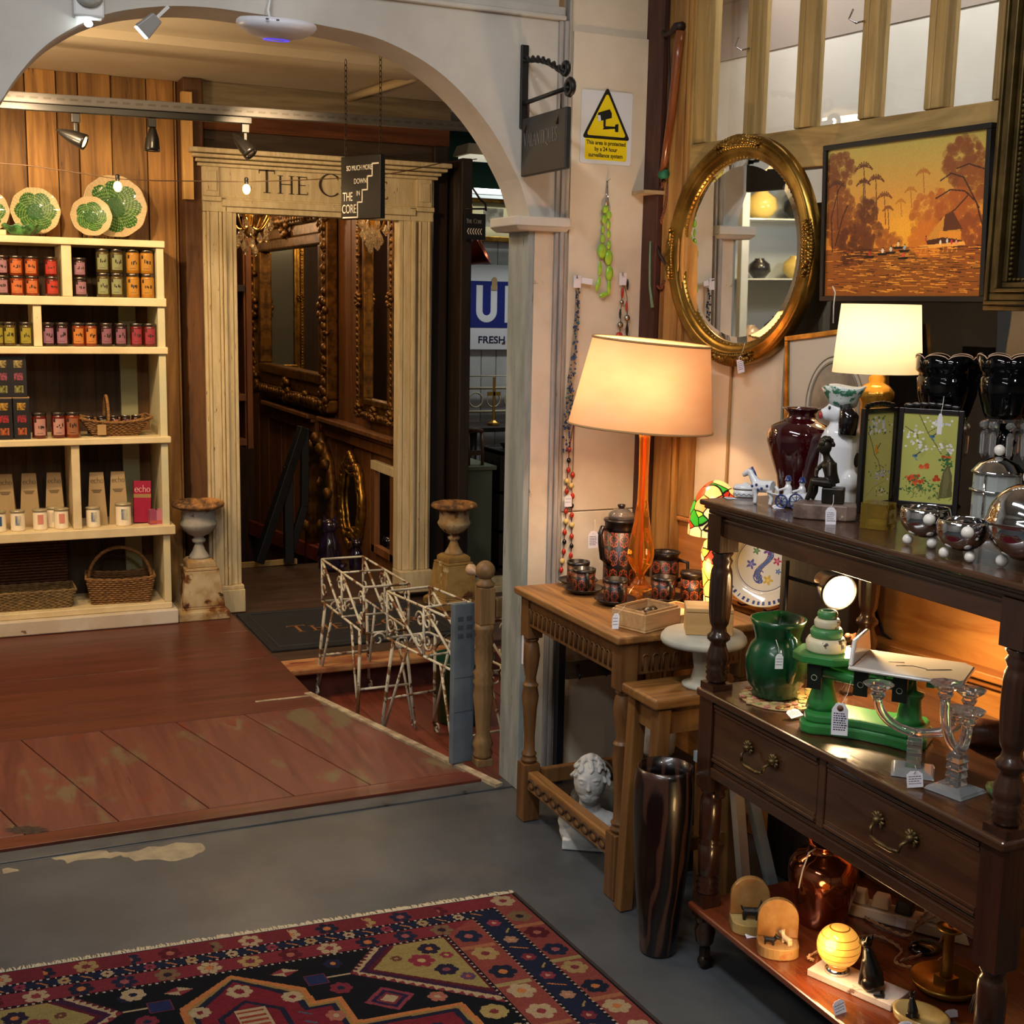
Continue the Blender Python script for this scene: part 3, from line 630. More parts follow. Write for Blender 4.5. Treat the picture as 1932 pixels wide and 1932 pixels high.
# baskets
wick = MAT('wicker', '6d4a28', .7, col2='9c7240', sc=60, st=(1, 1, 3), bump=.8, bsc=120)
wick_d = MAT('wicker_dark', '40220f', .6, col2='5f3a1e', sc=60, st=(1, 1, 3), bump=.8, bsc=120)
def weave(t, name, m, w, d, h, fl, rows, stakes, rr=.005, lift=None):
    """woven wall of a rectangular basket: rods over and under stakes, as one part"""
    g = G()
    per = []
    n = 80
    for i in range(n):
        u = i/n*4; s = int(u); f = u-s
        per.append([(-1+2*f, -1), (1, -1+2*f), (1-2*f, 1), (-1, 1-2*f)][s])
    for k in range(rows):
        q = k/(rows-1); pts = []
        for i, (x, y) in enumerate(per):
            e = 1+.0*q; o = rr*.55*(1 if (i+k) % 2 else -1)
            sx = (w/2)*(1-fl+fl*q); sy = (d/2)*(1-fl+fl*q); L_ = math.hypot(x, y)
            zz = h*q+(lift(x) if lift else 0)*q
            pts.append((x*sx*(1+(0 if abs(x) < 1 else o/sx)), y*sy*(1+(0 if abs(y) < 1 else o/sy)), rr+zz))
        g.tube(pts, rr, 5, closed=True)
    g.bx(-w/2*(1-fl), w/2*(1-fl), -d/2*(1-fl), d/2*(1-fl), .0005, .008)
    ob(name, g, m, t)
    g = G(); pts = [(x*w/2, y*d/2, rr+h+(lift(x) if lift else 0)) for x, y in per]
    for ph in (0, 1): g.tube([(p[0]+rr*.7*math.cos(i*1.2+ph*PI), p[1], p[2]+rr*.9*math.sin(i*1.2+ph*PI)) for i, p in enumerate(pts)], rr*1.1, 5, closed=True)
    ob('rim', g, m, t)
p = onY(218, 815, 6.38)
tb = thing('wicker_trug', 'shallow wicker trug with hoop handle holding jars on the middle shelf', 'basket', (p.x, 6.42, .9398))
weave(tb, 'woven_body', wick, .33, .2, .065, .38, 9, 0, .004, lambda x: .022*x*x)
g = G(); g.tube([(-.035+.0*i, .09*math.cos(PI*i/14), .06+.13*math.sin(PI*i/14)) for i in range(15)], .0075, 8); ob('handle', g, wick, tb)
g = G(); T0 = face_m((-.07, -.097, .035), (1, 0, 0), (0, 0, 1)); g.T = T0; g.bx(-.02, .02, -.025, .025, 0, .002); ob('tag', g, MAT('kraft', 'a8895c', .8), tb)
for i, (dx, dy, tz, rx, lab) in enumerate([(-.118, .0, .055, 1.25, 'c9a78a'), (-.058, .0, .06, 1.3, 'a3a878'), (.002, .0, .07, 1.1, 'd48a70'), (.06, .0, .062, 1.0, 'a86a78'), (.118, .0, .07, 1.2, '8d6a4a')]):
    j = jar('jam_jar', '%s jar leaning in the wicker trug' % ['leftmost', 'second', 'orange labelled middle', 'plum labelled', 'rightmost dark'][i], 'jars leaning in the trug', .082, jb_dark, lab, (p.x+dx*.86, 6.42+dy*.8, .951), 90+i, .0235); j.rotation_euler = (-.1, .1*(i-2), .2*i)
g = G(); g.T = face_m((0, 0, 0), (1, 0, .25), (0, -.3, 1)); g.bx(-.06, .05, -.02, .02, 0, .012); one('cheese_card', 'mustard yellow card wedge lying on the trug jars', 'card', g, MAT('mustard', 'b8862f', .7), (p.x+.085, 6.35, .998))
# lower shelf of the unit: cone cartons, candles
kraft_d = MAT('kraft_carton', 'a88f66', .7); dkink = MAT('kraft_ink', '3a2a1c', .8); mag = MAT('magenta', '9c1237', .45)
for i, (px, yy, lb) in enumerate([(12, 6.47, 'leftmost tall tapered kraft carton behind the candles'), (57, 6.47, 'second tall tapered kraft carton from the left'), (104, 6.47, 'tapered kraft carton left of the lower divider'), (184, 6.42, 'tapered kraft carton just right of the lower divider'), (224, 6.42, 'tapered kraft carton beside the magenta packet')]):
    q = onY(px, 960, yy); t = thing('reed_carton', lb, 'carton', (q.x, yy, .5035), rz=-.12, group='tapered kraft cartons on the candle shelf')
    g = G(); g.bx(-.047, .047, -.035, .035, 0, .255, tx=.68, ty=.3); ob('carton', g, kraft_d, t, bev=.001)
    tilt = math.atan2(.035*.7, .255); up = (0, math.sin(tilt), math.cos(tilt)); M_ = face_m((-.028, -.035+.205*math.tan(tilt)-.0008, .205), (1, 0, 0), up)
    g = G(); serif(g, 'echo', .027, M_, .0006, small=1, track=.03); ob('lettering', g, dkink, t)
    g = G(); g.T = face_m((-.03, -.035+.17*math.tan(tilt)-.0008, .17), (1, 0, 0), up)
    for k in range(3): g.bx(.004+.004*k, .054-.004*k, -.006*k, -.006*k+.0022, 0, .0006)
    ob('small_print', g, dkink, t)
wax = MAT('wax', 'eadcc0', .5); jarglass = MAT('jarglass', 'e8e4d4', .1, coat=.5)
for i, (px, col, lb) in enumerate([(-3, '2f5a8a', 'cream jar candle cut by the left edge'), (33, '2f5a8a', 'blue labelled jar candle left of the coral ones'), (75, 'd98a78', 'coral labelled jar candle in the middle of the left group'), (103, 'cfc8b4', 'jar candle peeking out behind the right coral one'), (115, 'd98a78', 'coral labelled jar candle nearest the lower divider'), (175, '2a5585', 'small blue labelled jar candle right of the divider'), (232, '2a5585', 'larger blue labelled jar candle beside the magenta packet')]):
    q = onY(px, 980, 6.37); t = thing('jar_candle', lb, 'candle', (q.x, 6.35 if i != 3 else 6.402, .5035), group='jar candles on the shelf'); s = 1.12 if i == 6 else 1
    r = .033*s; g = G(); g.lathe([(r, 0), (r*1.02, .006), (r*.98, .012), (r*.98, .082*s), (r*.9, .088*s)], 20); ob('glass_jar', g, wax, t)
    g = G(); g.lathe([(r*.92, .0885*s), (r*1.06, .09*s), (r*1.06, .097*s), (r*.7, .101*s), (0, .102*s)], 20); ob('lid', g, MAT('candle_lid', 'b0a584', .15, .3, coat=.5) if i == 0 else MATS['candle_lid'], t)
    g = G(); sector(g, r+.0008, .03*s, .075*s, -112, -68, 6); ob('paper_label', g, MAT('cl%d' % i, col, .6, col2='d9d2b4' if i in (1, 5, 6) else col, sc=30, st=(1, 1, .4)), t)
q = onY(271, 980, 6.36); t = thing('magenta_packet', 'tall magenta packet with white lettering leaning by the end post', 'packet', (q.x-.004, 6.37, .5085), rot=(-.12, .04, 0))
g = G(); g.bx(-.041, .041, 0, .03, 0, .205); ob('carton', g, mag, t, bev=.001)
g = G(); serif(g, 'echo', .034, face_m((-.037, -.0005, .15), (1, 0, 0), (0, 0, 1)), .0006, small=1, track=.03); ob('lettering', g, MAT('pale_letter', 'e8c8c8', .6), t)
g = G(); g.bx(-.0412, .0412, -.0006, .03, .122, .14); ob('band', g, MAT('band_tan', '9c7a4a', .6), t)
for i, (px, c, lb) in enumerate([(289, '9a4a66', 'small mauve cube carton beside the magenta packet'), (302, 'c0788a', 'small pink cube carton at the shelf end')]):
    q = onY(px, 980, 6.34); g = G(); g.bx(-.021, .021, -.02, .02, 0, .072); g.bx(-.0205, .0205, -.0208, -.02, .006, .02, 1)
    one('cube_carton', lb, 'carton', g, [MAT('cube%d' % i, c, .5), MAT('cubeb%d' % i, 'b85a50', .5)], (q.x, 6.34, .5036), rz=.1)
# open hamper and handled basket on the bottom
q = onY(68, 1150, 6.40)
th = thing('wicker_hamper', 'open wicker hamper with a dark lining lid on the bottom shelf', 'hamper', (q.x-.02, 6.42, .1165))
weave(th, 'woven_body', MAT('wicker_grey', '6d5838', .7, col2='94794c', sc=60, bump=.8, bsc=120), .40, .19, .085, .14, 12, 0, .0035)
g = G()
for k in range(16):
    pts = [(-.185+.37*i/40, .0045*(1 if (i+k) % 2 else -1)*.6, .008+k*.0145) for i in range(41)]; g.tube(pts, .0065, 5)
g.tube([(-.19, 0, 0), (-.19, 0, .235), (.19, 0, .235), (.19, 0, 0)], .006, 6, closed=True)
ob('lid', g, wick_d, th, (0, .11, .075), (-.12, 0, 0))
q = onY(230, 1135, 6.38)
tb = thing('wicker_basket', 'deep wicker basket with a round hoop handle on the bottom shelf', 'basket', (q.x, 6.42, .1165), rz=-.1)
weave(tb, 'woven_body', wick, .32, .2, .115, .16, 12, 0, .0045, lambda x: .012*x*x)
g = G(); g.tube([(.15*math.cos(PI*i/20), 0, .1+.165*math.sin(PI*i/20)) for i in range(21)], .009, 8); ob('handle', g, wick, tb)

# cabbage ware on top of the unit
def polar(R, zf, cf, nr=40, na=120, wob=0):
    vs = []; fs = []; cs = []
    for j in range(nr+1):
        for i in range(na):
            r = j/nr; a = 2*PI*i/na; rr = R*r*(1+wob*r*math.cos(a*10)); vs.append((rr*math.cos(a), rr*math.sin(a), zf(r)))
    for j in range(nr):
        for i in range(na):
            fs.append((j*na+i, (j+1)*na+i, (j+1)*na+(i+1) % na, j*na+(i+1) % na)); cs.append(lin(cf((j+.5)/nr, 2*PI*(i+.5)/na)))
    # back of the plate
    k = len(vs)
    for j in range(3):
        for i in range(na): r = (1, .6, 0.02)[j]; a = 2*PI*i/na; vs.append((R*r*math.cos(a)*(1+(wob*math.cos(a*10) if j == 0 else 0)), R*r*math.sin(a)*(1+(wob*math.cos(a*10) if j == 0 else 0)), zf(r)-.006))
    for i in range(na):
        i2 = (i+1) % na; fs.append((nr*na+i, k+i, k+i2, nr*na+i2)); cs.append(lin(cf(.99, 2*PI*i/na)))
    for j in range(2):
        for i in range(na): i2 = (i+1) % na; fs.append((k+j*na+i, k+(j+1)*na+i, k+(j+1)*na+i2, k+j*na+i2)); cs.append(lin(cf(.99, 0)))
    me = bpy.data.meshes.new('plate'); me.from_pydata(vs, [], fs); me.update()
    ca = me.color_attributes.new('Col', 'FLOAT_COLOR', 'CORNER'); arr = np.ones((len(me.loops), 4)); li = 0
    for f, c in zip(fs, cs):
        arr[li:li+len(f), :3] = c; li += len(f)
    ca.data.foreach_set('color', arr.ravel()); me.polygons.foreach_set('use_smooth', [True]*len(fs)); return me
china = VCOL('china', .12, coat=.6); majolica = VCOL('majolica', .16, bump=.6, bsc=110, coat=.7)
_rn = random.Random(3)
def cabbage(r, a, n=6, rim='cdb48c', k=.78):
    lobe = k+.15*abs(math.cos(a*n/2))**.5-.09
    if r < lobe:
        v = abs(math.sin(a*n/2)); w = abs(math.sin(a*27+r*14))
        if r > .30 and w > .93 and r > .35: return '86a260'
        if v > .994 and r > .3: return '5f8a4a'
        return '2c5a28' if abs(math.sin(a*n*1.5+6*abs(math.sin(a*n/2))*r)) > .25 else '40702f'
    return rim if (int(r*60)+int(a*19)) % 3 else 'bda67c'
def stand_plate(px, y, Rpx, label, zbase, Y, tilt, cf, name='cabbage_plate', grp='cabbage plates on the shelf unit'):
    c = onY(px, y, Y); R = Rpx/2400*Y*.945
    t = thing(name, label, 'plate', (c.x, Y, zbase), group=grp)
    me = polar(R, lambda r: .022*R/.1*(r*r)*(.6 if r < .35 else 1), cf, wob=.012)
    o = ob_me('dish', me, majolica, t, TR(0, 0, R*math.cos(tilt)+.012) @ rotm('X', 90-math.degrees(tilt)))
    g = G(); zt = R*.7
    for s in (-1, 1): g.tube([(s*R*.35, -.03, .016), (s*R*.35, -.02, .003), (s*R*.2, .045, .003), (s*R*.12, .045+.0, zt*.9)], .0022, 6)
    g.tube([(-R*.35, -.02, .003), (R*.35, -.02, .003)], .0022, 6); ob('wire_stand', g, black, t); return t
ZT = 1.8685
stand_plate(215, 378, 58, 'large green leaf plate standing at the back on the shelf unit', ZT, 6.53, .18, lambda r, a: cabbage(r, a, 8))
stand_plate(172, 419, 37, 'small green leaf plate in front of the large one', ZT, 6.42, .2, lambda r, a: cabbage(r, a, 5, k=.7))
stand_plate(67, 411, 43, 'medium green leaf plate with a plain dark centre', ZT, 6.5, .2, lambda r, a: '1f5a25' if r < .32 else cabbage(r, a, 6, 'dcc795'))
stand_plate(-28, 385, 40, 'green leaf plate half cut off by the left edge', ZT, 6.5, .2, lambda r, a: cabbage(r, a, 6))
q = onY(42, 440, 6.38); g = G(); vs = []
for j in range(9):
    for i in range(48):
        a = 2*PI*i/48; f = j/8; r = .025+.055*f**.7*(1+.14*f*math.cos(5*a)); vs.append((r*math.cos(a)*1.15, r*math.sin(a), .003+.045*f**1.6+.006*f*math.cos(10*a)))
g.add(vs, [(j*48+i, j*48+(i+1) % 48, (j+1)*48+(i+1) % 48, (j+1)*48+i) for j in range(8) for i in range(48)]+[tuple(range(47, -1, -1))], 0, True)
lb_ = one('leaf_bowl', 'green leaf shaped bowl in front of the medium plate', 'bowl', g, MAT('leaf_glaze', '5a9a54', .2, col2='1d4a22', sc=30, bump=.6, coat=.6), (q.x, 6.37, ZT+.0005)); m = lb_.modifiers.new('thick', 'SOLIDIFY'); m.thickness = .004
g = G(); g.bx(-.05, .05, -.03, .03, 0, .025); one('cream_block', 'cream wooden block at the left end of the shelf top', 'block', g, shelf_cream, (onY(-2, 440, 6.35).x-.02, 6.35, ZT+.0003), bev=.004)

# ------------------------------------------------------------------ urns on pedestals
rust = MAT('rust_white', 'bfae8a', .85, col2='97723e', sc=7, bump=1.0, bsc=28, spots=[('6b3d18', 9, .53, .60), ('3a2414', 18, .62, .68)])
rust2 = MAT('rust_ochre', 'a98a50', .9, col2='8a6a38', sc=7, bump=1.2, bsc=26, spots=[('5a3c1c', 6, .56, .62), ('c9bc98', 9, .60, .66), ('2e2012', 16, .68, .72)])
iron_grey = MAT('iron_grey', '8f908c', .7, col2='a9a294', sc=8, bump=.6, bsc=30, spots=[('5a3a20', 9, .62, .68)])
lip = MAT('rust_lip', 'b9824a', .9, col2='4a3a2a', sc=16, bump=1.2, bsc=40, spots=[('d8b078', 14, .6, .66)])
def urn(label, loc, ped, bowl, s=1.0, rz=.0):
    t = thing('garden_urn', label, 'urn', loc, rz=rz, group='cast iron urns flanking the doorcase')
    g = G(); k = s
    def sq(pr):
        for (a, z0), (b, z1) in zip(pr[:-1], pr[1:]):
            g.add([(-a, -a, z0), (a, -a, z0), (a, a, z0), (-a, a, z0), (-b, -b, z1), (b, -b, z1), (b, b, z1), (-b, b, z1)], [(3, 2, 1, 0), (4, 5, 6, 7), (0, 1, 5, 4), (1, 2, 6, 5), (2, 3, 7, 6), (3, 0, 4, 7)])
    sq([(.118*k, 0), (.118*k, .035*k), (.1*k, .05*k), (.098*k, .06*k), (.078*k, .225*k), (.078*k, .235*k), (.066*k, .238*k), (.066*k, .262*k), (.05*k, .275*k)]); ob('pedestal', g, ped, t, bev=.004)
    g = G(); g.lathe([(.05*k, .275*k), (.046*k, .285*k), (.03*k, .31*k), (.02*k, .335*k), (.018*k, .345*k), (.03*k, .352*k), (.032*k, .362*k), (.022*k, .37*k), (.024*k, .378*k), (.05*k, .39*k), (.075*k, .415*k), (.084*k, .43*k), (.086*k, .44*k), (.078*k, .455*k), (.076*k, .495*k), (.082*k, .51*k)], 32); ob('bowl', g, bowl, t)
    g = G(); g.lathe([(.082*k, .51*k), (.1*k, .512*k), (.118*k, .52*k), (.121*k, .53*k), (.115*k, .54*k), (.1*k, .545*k), (.085*k, .54*k), (.075*k, .5*k), (.06*k, .45*k), (0, .44*k)], 36); ob('rim', g, lip, t)
    return t
q = onZ(380, 1168, .012); urn('grey rusty iron urn on a tapered pedestal left of the doorcase', (q.x+.012, q.y+.09, .0125), rust, iron_grey, 1.08)
q = onZ(868, 1148, 0); urn('rust brown iron urn on a tapered pedestal right of the doorcase', (q.x-.0, q.y+.1, -.0035), rust2, rust, 1.03, .1)

# ------------------------------------------------------------------ door mat
q = [onZ(x, y, 0) for x, y in ((447, 1160), (535, 1222), (1010, 1232), (930, 1150))]
g = G(); mm = MAT('mat_black', '17181a', .9, col2='222326', sc=80, bump=.6, bsc=200); x0, x1, y0, y1 = 1.37, 2.34, 5.62, 6.38
t = thing('door_mat', 'black door mat with orange lettering before the doorcase', 'mat', (x0, y0, -.0035))
g.bx(0, x1-x0, 0, y1-y0, 0, .010); ob('mat', g, mm, t, bev=.003)
g = G(); g.tube([(.05, .05, .0105), (x1-x0-.05, .05, .0105), (x1-x0-.05, y1-y0-.05, .0105), (.05, y1-y0-.05, .0105)], .006, 6, closed=True); ob('border', g, MAT('mat_edge', '2b2c30', .8), t)
a = onZ(532, 1195, .008); g = G(); serif(g, 'THE CORE', .13, TR(a.x-x0+.05, a.y-y0-.0, .0102), .0012, small=.8, widen=1.2); ob('lettering', g, MAT('mat_letter', '8d5a2c', .8), t)

# ------------------------------------------------------------------ track, spots, string of bulbs
slot = MAT('channel_grey', '565352', .6); YT = 5.5
a = onY(-60, 177, YT); b = onY(905, 241, YT)
t = thing('cable_channel', 'pale slotted metal channel spanning the inner room below the ceiling', 'channel', tuple(a))
Lx = (b-a).length; M_ = face_m((0, 0, 0), b-a, (0, 0, 1))
g = G(); g.T = M_; g.bx(0, Lx, -.019, .019, -.02, .02); ob('rail', g, slot, t, bev=.003)
g = G(); g.T = M_
for k in range(int(Lx/.05)): g.bx(.02+.05*k, .05+.05*k, -.004, .004, .0201, .0207)
o = ob('slots', g, MAT('slot_dark', '4a4643', .7), t)
c = onY(474, 226, YT); Lt = c.x-a.x
t = thing('lamp_track', 'black lighting track fixed beneath the slotted channel', 'track', tuple(a-Vector((0, 0, .034))))
g = G(); g.T = face_m((0, 0, 0), b-a, (0, 0, 1)); g.bx(0, Lt, -.013, .013, -.014, .014); ob('rail', g, black, t, bev=.002)
def trackspot(px, label, aim, lit, L=.085):
    c = onY(px, 0, YT); x = onY(px, 215, YT).x; z = a.z+(b.z-a.z)*(x-a.x)/(b.x-a.x)-.049
    t = thing('track_spotlight', label, 'spotlight', (x, YT, z), group='black spotlights on the track')
    g = G(); g.bx(-.016, .016, -.013, .013, -.035, 0); g.bx(-.007, .007, -.007, .007, -.085, -.035); ob('adapter', g, black, t, bev=.002)
    d = Vector(aim).normalized(); R_ = d.to_track_quat('Z', 'Y').to_matrix().to_4x4()
    g = G(); g.T = TR(0, 0, -.095) @ R_; g.lathe([(.002, -L), (.015, -L*.7), (.027, -L*.2), (.031, L*.3), (.032, L*.45), (.028, L*.45), (.025, L*.3)], 20); ob('shade', g, MATS.get('spot_shade') or MAT('spot_shade', '151312', .35, .3, coat=.3), t)
    g = G(); g.T = TR(0, 0, -.095) @ R_; g.lathe([(.0265, L*.32), (.02, L*.42), (0, L*.45)], 18); ob('bulb', g, bulb_on if lit else MATS.get('bulb_off') or MAT('bulb_off', '6b6055', .2), t)
    return Vector((x, YT, z-.095))+d*L*.5
trackspot(142, 'lit spotlight nearest the left end of the track', (.9, -.35, -.4), True)
trackspot(286, 'middle track spotlight pointing straight down', (-.05, .0, -1), False, .075)
trackspot(462, 'spotlight at the right end of the track, pointing down right', (.55, -.5, -.75), False)
lamp('track_beam', 'SPOT', (.35, 5.2, 2.3), 62, WARM, .03, (.5, 6.6, 1.6), spot=95, blend=.7)
lamp('track_beam', 'SPOT', (1.25, 5.2, 2.35), 30, (1, .7, .38), .03, (1.75, 6.6, 1.6), spot=95, blend=.7)
lamp('track_beam', 'SPOT', (-.2, 4.6, 2.4), 20, (1, .70, .42), .05, (.6, 4.5, 0), spot=100, blend=.8)
p3 = onY(838, 152, 5.0); t = thing('ceiling_spotlight', 'small black spotlight under the ceiling at the right end of the arch', 'spotlight', (p3.x, 5.0, 2.62))
g = G(); g.lathe([(.02, 0), (.02, -.03), (.008, -.035), (.008, -.05)], 12); ob('mount', g, black, t)
g = G(); g.T = TR(0, 0, -.06) @ rotm('Y', 60); g.lathe([(.004, -.05), (.022, -.02), (.028, .04), (.02, .04)], 16); ob('shade', g, black, t)
Yb = 5.6
t = thing('string_lights', 'string of small glowing bulbs strung across in front of the doorcase', 'string lights', tuple(onY(465, 343, Yb))); o0 = Vector(t.location)
pts = [(-120, 300), (0, 308), (60, 313), (120, 322), (180, 331), (222, 338), (300, 341), (400, 342), (465, 343), (560, 340), (650, 336), (709, 332), (770, 322), (830, 308), (900, 300)]
g = G(); g.tube([tuple(onY(x, y, Yb)-o0) for x, y in pts], .0022, 6); ob('cord', g, MAT('cord_brown', '4a3420', .6), t)
for x, y in ((222, 352), (465, 357), (709, 346)):
    q = onY(x, y, Yb)-o0; g = G(); g.lathe([(.008, .022), (.009, .045), (.004, .05)], 10, tuple(q)); ob('socket', g, black, t)
    g = G(); g.ball(tuple(q), (.017, .017, .022), 12); ob('bulb', g, bulb_on, t)
    lamp('string_bulb', 'POINT', tuple(q+o0+Vector((0, -.03, -.01))), .5, WARM, .02)
# ceiling batten
a1 = onZ(668, 181, 2.635); b1 = onZ(824, 139, 2.61); g = G(); g.tube([(0, 0, 0), tuple(Vector((b1.x-a1.x, -.75, 0)))], .02, 12)
one('ceiling_batten', 'cream tube batten fixed to the inner ceiling', 'light fitting', g, MAT('batten_cream', 'd2bd92', .5), (a1.x, 6.55, 2.637))

# ------------------------------------------------------------------ hanging sign "so much more down in the core"
pl = onY(643, 300, 5.42); pr_ = onY(718, 290, 5.2); xd = Vector((pr_.x-pl.x, pr_.y-pl.y, 0)); wS = xd.length; hS = .262
zt = onY(720, 290, 5.2).z
t = thing('hanging_sign', 'black hanging sign with white stair line and lettering, on two chains', 'sign', (pl.x, pl.y, zt-hS), rot=(0, 0, math.atan2(xd.y, xd.x)))
g = G(); g.bx(0, wS, 0, .028, 0, hS); ob('board', g, MAT('sign_black', '14110f', .4), t, bev=.003)
wl = MAT('sign_white', 'e6dfd2', .6); fm = lambda x, z: face_m((x, -.001, z), (1, 0, 0), (0, 0, 1))
k = wS/.3
sans('SO MUCH MORE', .030, 'lettering', wl, t, fm(.142*k, hS-.06), .0008, squeeze=.86*k)
sans('DOWN', .030, 'lettering', wl, t, fm(.150*k, hS-.115), .0008, squeeze=.95*k)
sans('IN', .030, 'lettering', wl, t, fm(.135*k, hS-.165), .0008, squeeze=.95*k)
sans('THE', .052, 'lettering', wl, t, fm(.055*k, hS-.185), .0008, squeeze=.8*k)
sans('CORE', .052, 'lettering', wl, t, fm(.065*k, hS-.236), .0008, squeeze=.8*k)
st = [(.02, .008), (.13, .008), (.13, .07), (.165, .07), (.165, .12), (.205, .12), (.205, .175), (.24, .175), (.24, .225), (.285, .225)]
g = G(); 
for (x0, z0), (x1, z1) in zip(st[:-1], st[1:]): g.bx(min(x0, x1)*k-.003, max(x0, x1)*k+.003, -.0016, -.0004, min(z0, z1)-.003, max(z0, z1)+.003)
ob('stair_line', g, wl, t)
for xx in (.02*k, wS-.02*k):
    g = G(); zc_ = hS; n = 0; H = 2.625-zt
    while zc_ < hS+H-.02:
        g.tube([(xx+(.006*math.cos(a_) if n % 2 else 0), .014+(0 if n % 2 else .006*math.cos(a_)), zc_+.014+.014*math.sin(a_)) for a_ in [2*PI*i/8 for i in range(8)]], .0016, 4, closed=True); zc_ += .022; n += 1
    ob('chain', g, MAT('chain', '3a2f24', .5, .6) if xx < .1 else MATS['chain'], t)
# ================================================================== stairwell: mirrors, rails, bookcase
def frame_yz(t, name, mat, y0, y1, z0, z1, w, d, orn=0, extra=True):
    """a rectangular carved frame lying in the local XZ plane (x along the wall), ornament as relief"""
    g = G()
    for a, b, dd in ((0, .35, d), (.35, .7, d*.65), (.7, 1, d*.85)):
        i0, i1 = w*a, w*b
        g.bx(y0+i0, y1-i0, -dd, 0, z0+i0, z0+i1); g.bx(y0+i0, y1-i0, -dd, 0, z1-i1, z1-i0)
        g.bx(y0+i0, y0+i1, -dd, 0, z0+i1, z1-i1); g.bx(y1-i1, y1-i0, -dd, 0, z0+i1, z1-i1)
    ob(name, g, mat, t, bev=w*.05)
    if orn:
        g = G(); rn = random.Random(orn); P = []
        n = int(2*((y1-y0)+(z1-z0))/(w*.3)); per = 2*((y1-y0)+(z1-z0)-2*w); m = w*.2
        for i in range(n):
            s = (i+.5)/n*2*((y1-y0)+(z1-z0)); A, B = y1-y0, z1-z0
            if s < A: p = (y0+s, z0+m)
            elif s < A+B: p = (y1-m, z0+s-A)
            elif s < 2*A+B: p = (y1-(s-A-B), z1-m)
            else: p = (y0+m, z1-(s-2*A-B))
            r = w*(.10+.06*rn.random()); g.ball((p[0], -d*.95, p[1]), (r, r*.8, r), 8)
            if i % 3 == 0: g.ball((p[0]+rn.uniform(-.1, .1)*w, -d*.9, p[1]+rn.uniform(-.2, .2)*w), (r*1.3, r*.7, r*.7), 8)
        for cx, cz in ((y0, z0), (y1, z0), (y0, z1), (y1, z1), ((y0+y1)/2, z0), ((y0+y1)/2, z1), (y0, (z0+z1)/2), (y1, (z0+z1)/2)):
            for k in range(7):
                a = 2*PI*k/7; sx = 1 if cx == y0 else (-1 if cx == y1 else 0); sz = 1 if cz == z0 else (-1 if cz == z1 else 0)
                g.ball((cx+sx*w*.35+w*.28*math.cos(a), -d, cz+sz*w*.35+w*.28*math.sin(a)), (w*.15, d*.3, w*.12), 8)
        ob('carving', g, mat, t)
# wall frame: local x runs along -Y (toward the viewer), local y = +X (into the wall)
def stairthing(name, label, cat, y, z, tilt=0, off=.0): return thing(name, label, cat, (XS-.004-off, y, z), rot=(tilt, 0, -PI/2))
t = stairthing('gilt_mirror', 'large carved dark gilt mirror on the stairwell wall above the rail', 'mirror', 10.05, .885)
frame_yz(t, 'frame', gilt_dark, 0, 2.08, 0, 1.32, .24, .08, 5)
g = G(); g.bx(.235, 1.845, -.02, -.012, .235, 1.085); ob('mirror_plate', g, mirror_glass, t)
t = stairthing('tall_mirror', 'tall narrow carved frame mirror at the right inside the doorcase', 'mirror', 7.4, .915)
frame_yz(t, 'frame', gilt_dark, 0, .66, 0, 1.4, .12, .06, 9)
g = G(); g.bx(.118, .542, -.02, -.012, .118, 1.282); ob('mirror_plate', g, mirror_glass, t)
for y0, y1, zt, lb in ((9.75, 8.42, .84, 'farther'), (8.2, 6.7, .85, 'nearer')):
    g = G(); g.bx(0, y0-y1, -.09, 0, -.03, 0); g.bx(0, y0-y1, -.06, 0, -.055, -.031); g.bx(0, y0-y1, -.03, 0, -.13, -.056)
    one('dado_shelf', '%s moulded wooden ledge along the stairwell wall' % lb, 'ledge', g, stair_panel, (XS-.002, y0, zt), rot=(0, 0, -PI/2), bev=.006, group='moulded ledges on the stairwell wall')
t = stairthing('small_gilt_mirror', 'small scrolled gilt mirror hanging low on the stairwell wall', 'mirror', 7.82, .13)
W_, H_ = .40, .46
g = G(); pts = []
for i in range(48):
    a = 2*PI*i/48; r = 1+.05*math.cos(6*a)+.03*math.cos(10*a); c_, s_ = math.cos(a), math.sin(a)
    pts.append((W_/2+W_/2*r*(abs(c_)**.6)*(1 if c_ > 0 else -1), -.02, H_/2+H_/2*r*(abs(s_)**.6)*(1 if s_ > 0 else -1)))
g.tube(pts, .026, 8, closed=True); g.tube([(W_/2+(p[0]-W_/2)*.8, -.03, H_/2+(p[2]-H_/2)*.82) for p in pts], .012, 6, closed=True)
for p in pts[::2]: g.ball((p[0], -.03, p[2]), .022, 8)
for k in range(5): g.ball((W_/2+.03*(k-2), -.03, H_+.03+.02*(2-abs(k-2))), .026, 8); g.ball((W_/2+.03*(k-2), -.03, -.03-.012*(2-abs(k-2))), .024, 8)
ob('frame', g, gilt, t)
g = G(); g.prism([(W_/2+(p[0]-W_/2)*.8, H_/2+(p[2]-H_/2)*.82) for p in pts], .004); o = ob('mirror_plate', g, mirror_glass, t, (0, -.012, 0), (PI/2, 0, 0))
t = stairthing('pine_frame_mirror', 'plain framed mirror with a pale top rail low by the right jamb', 'mirror', 7.2, .12)
g = G(); g.bx(0, .06, -.03, 0, 0, .5); g.bx(.34, .4, -.03, 0, 0, .5); g.bx(0, .4, -.03, 0, 0, .05); ob('frame', g, stair_panel, t, bev=.004)
g = G(); g.bx(0, .4, -.034, 0, .5, .555); ob('top_rail', g, old_cream, t, bev=.004)
g = G(); g.bx(.06, .34, -.012, -.006, .05, .5); ob('mirror_plate', g, mirror_glass, t)
t = stairthing('carved_mirror', 'dark carved oval topped mirror standing below the ledges', 'mirror', 8.6, -.05)
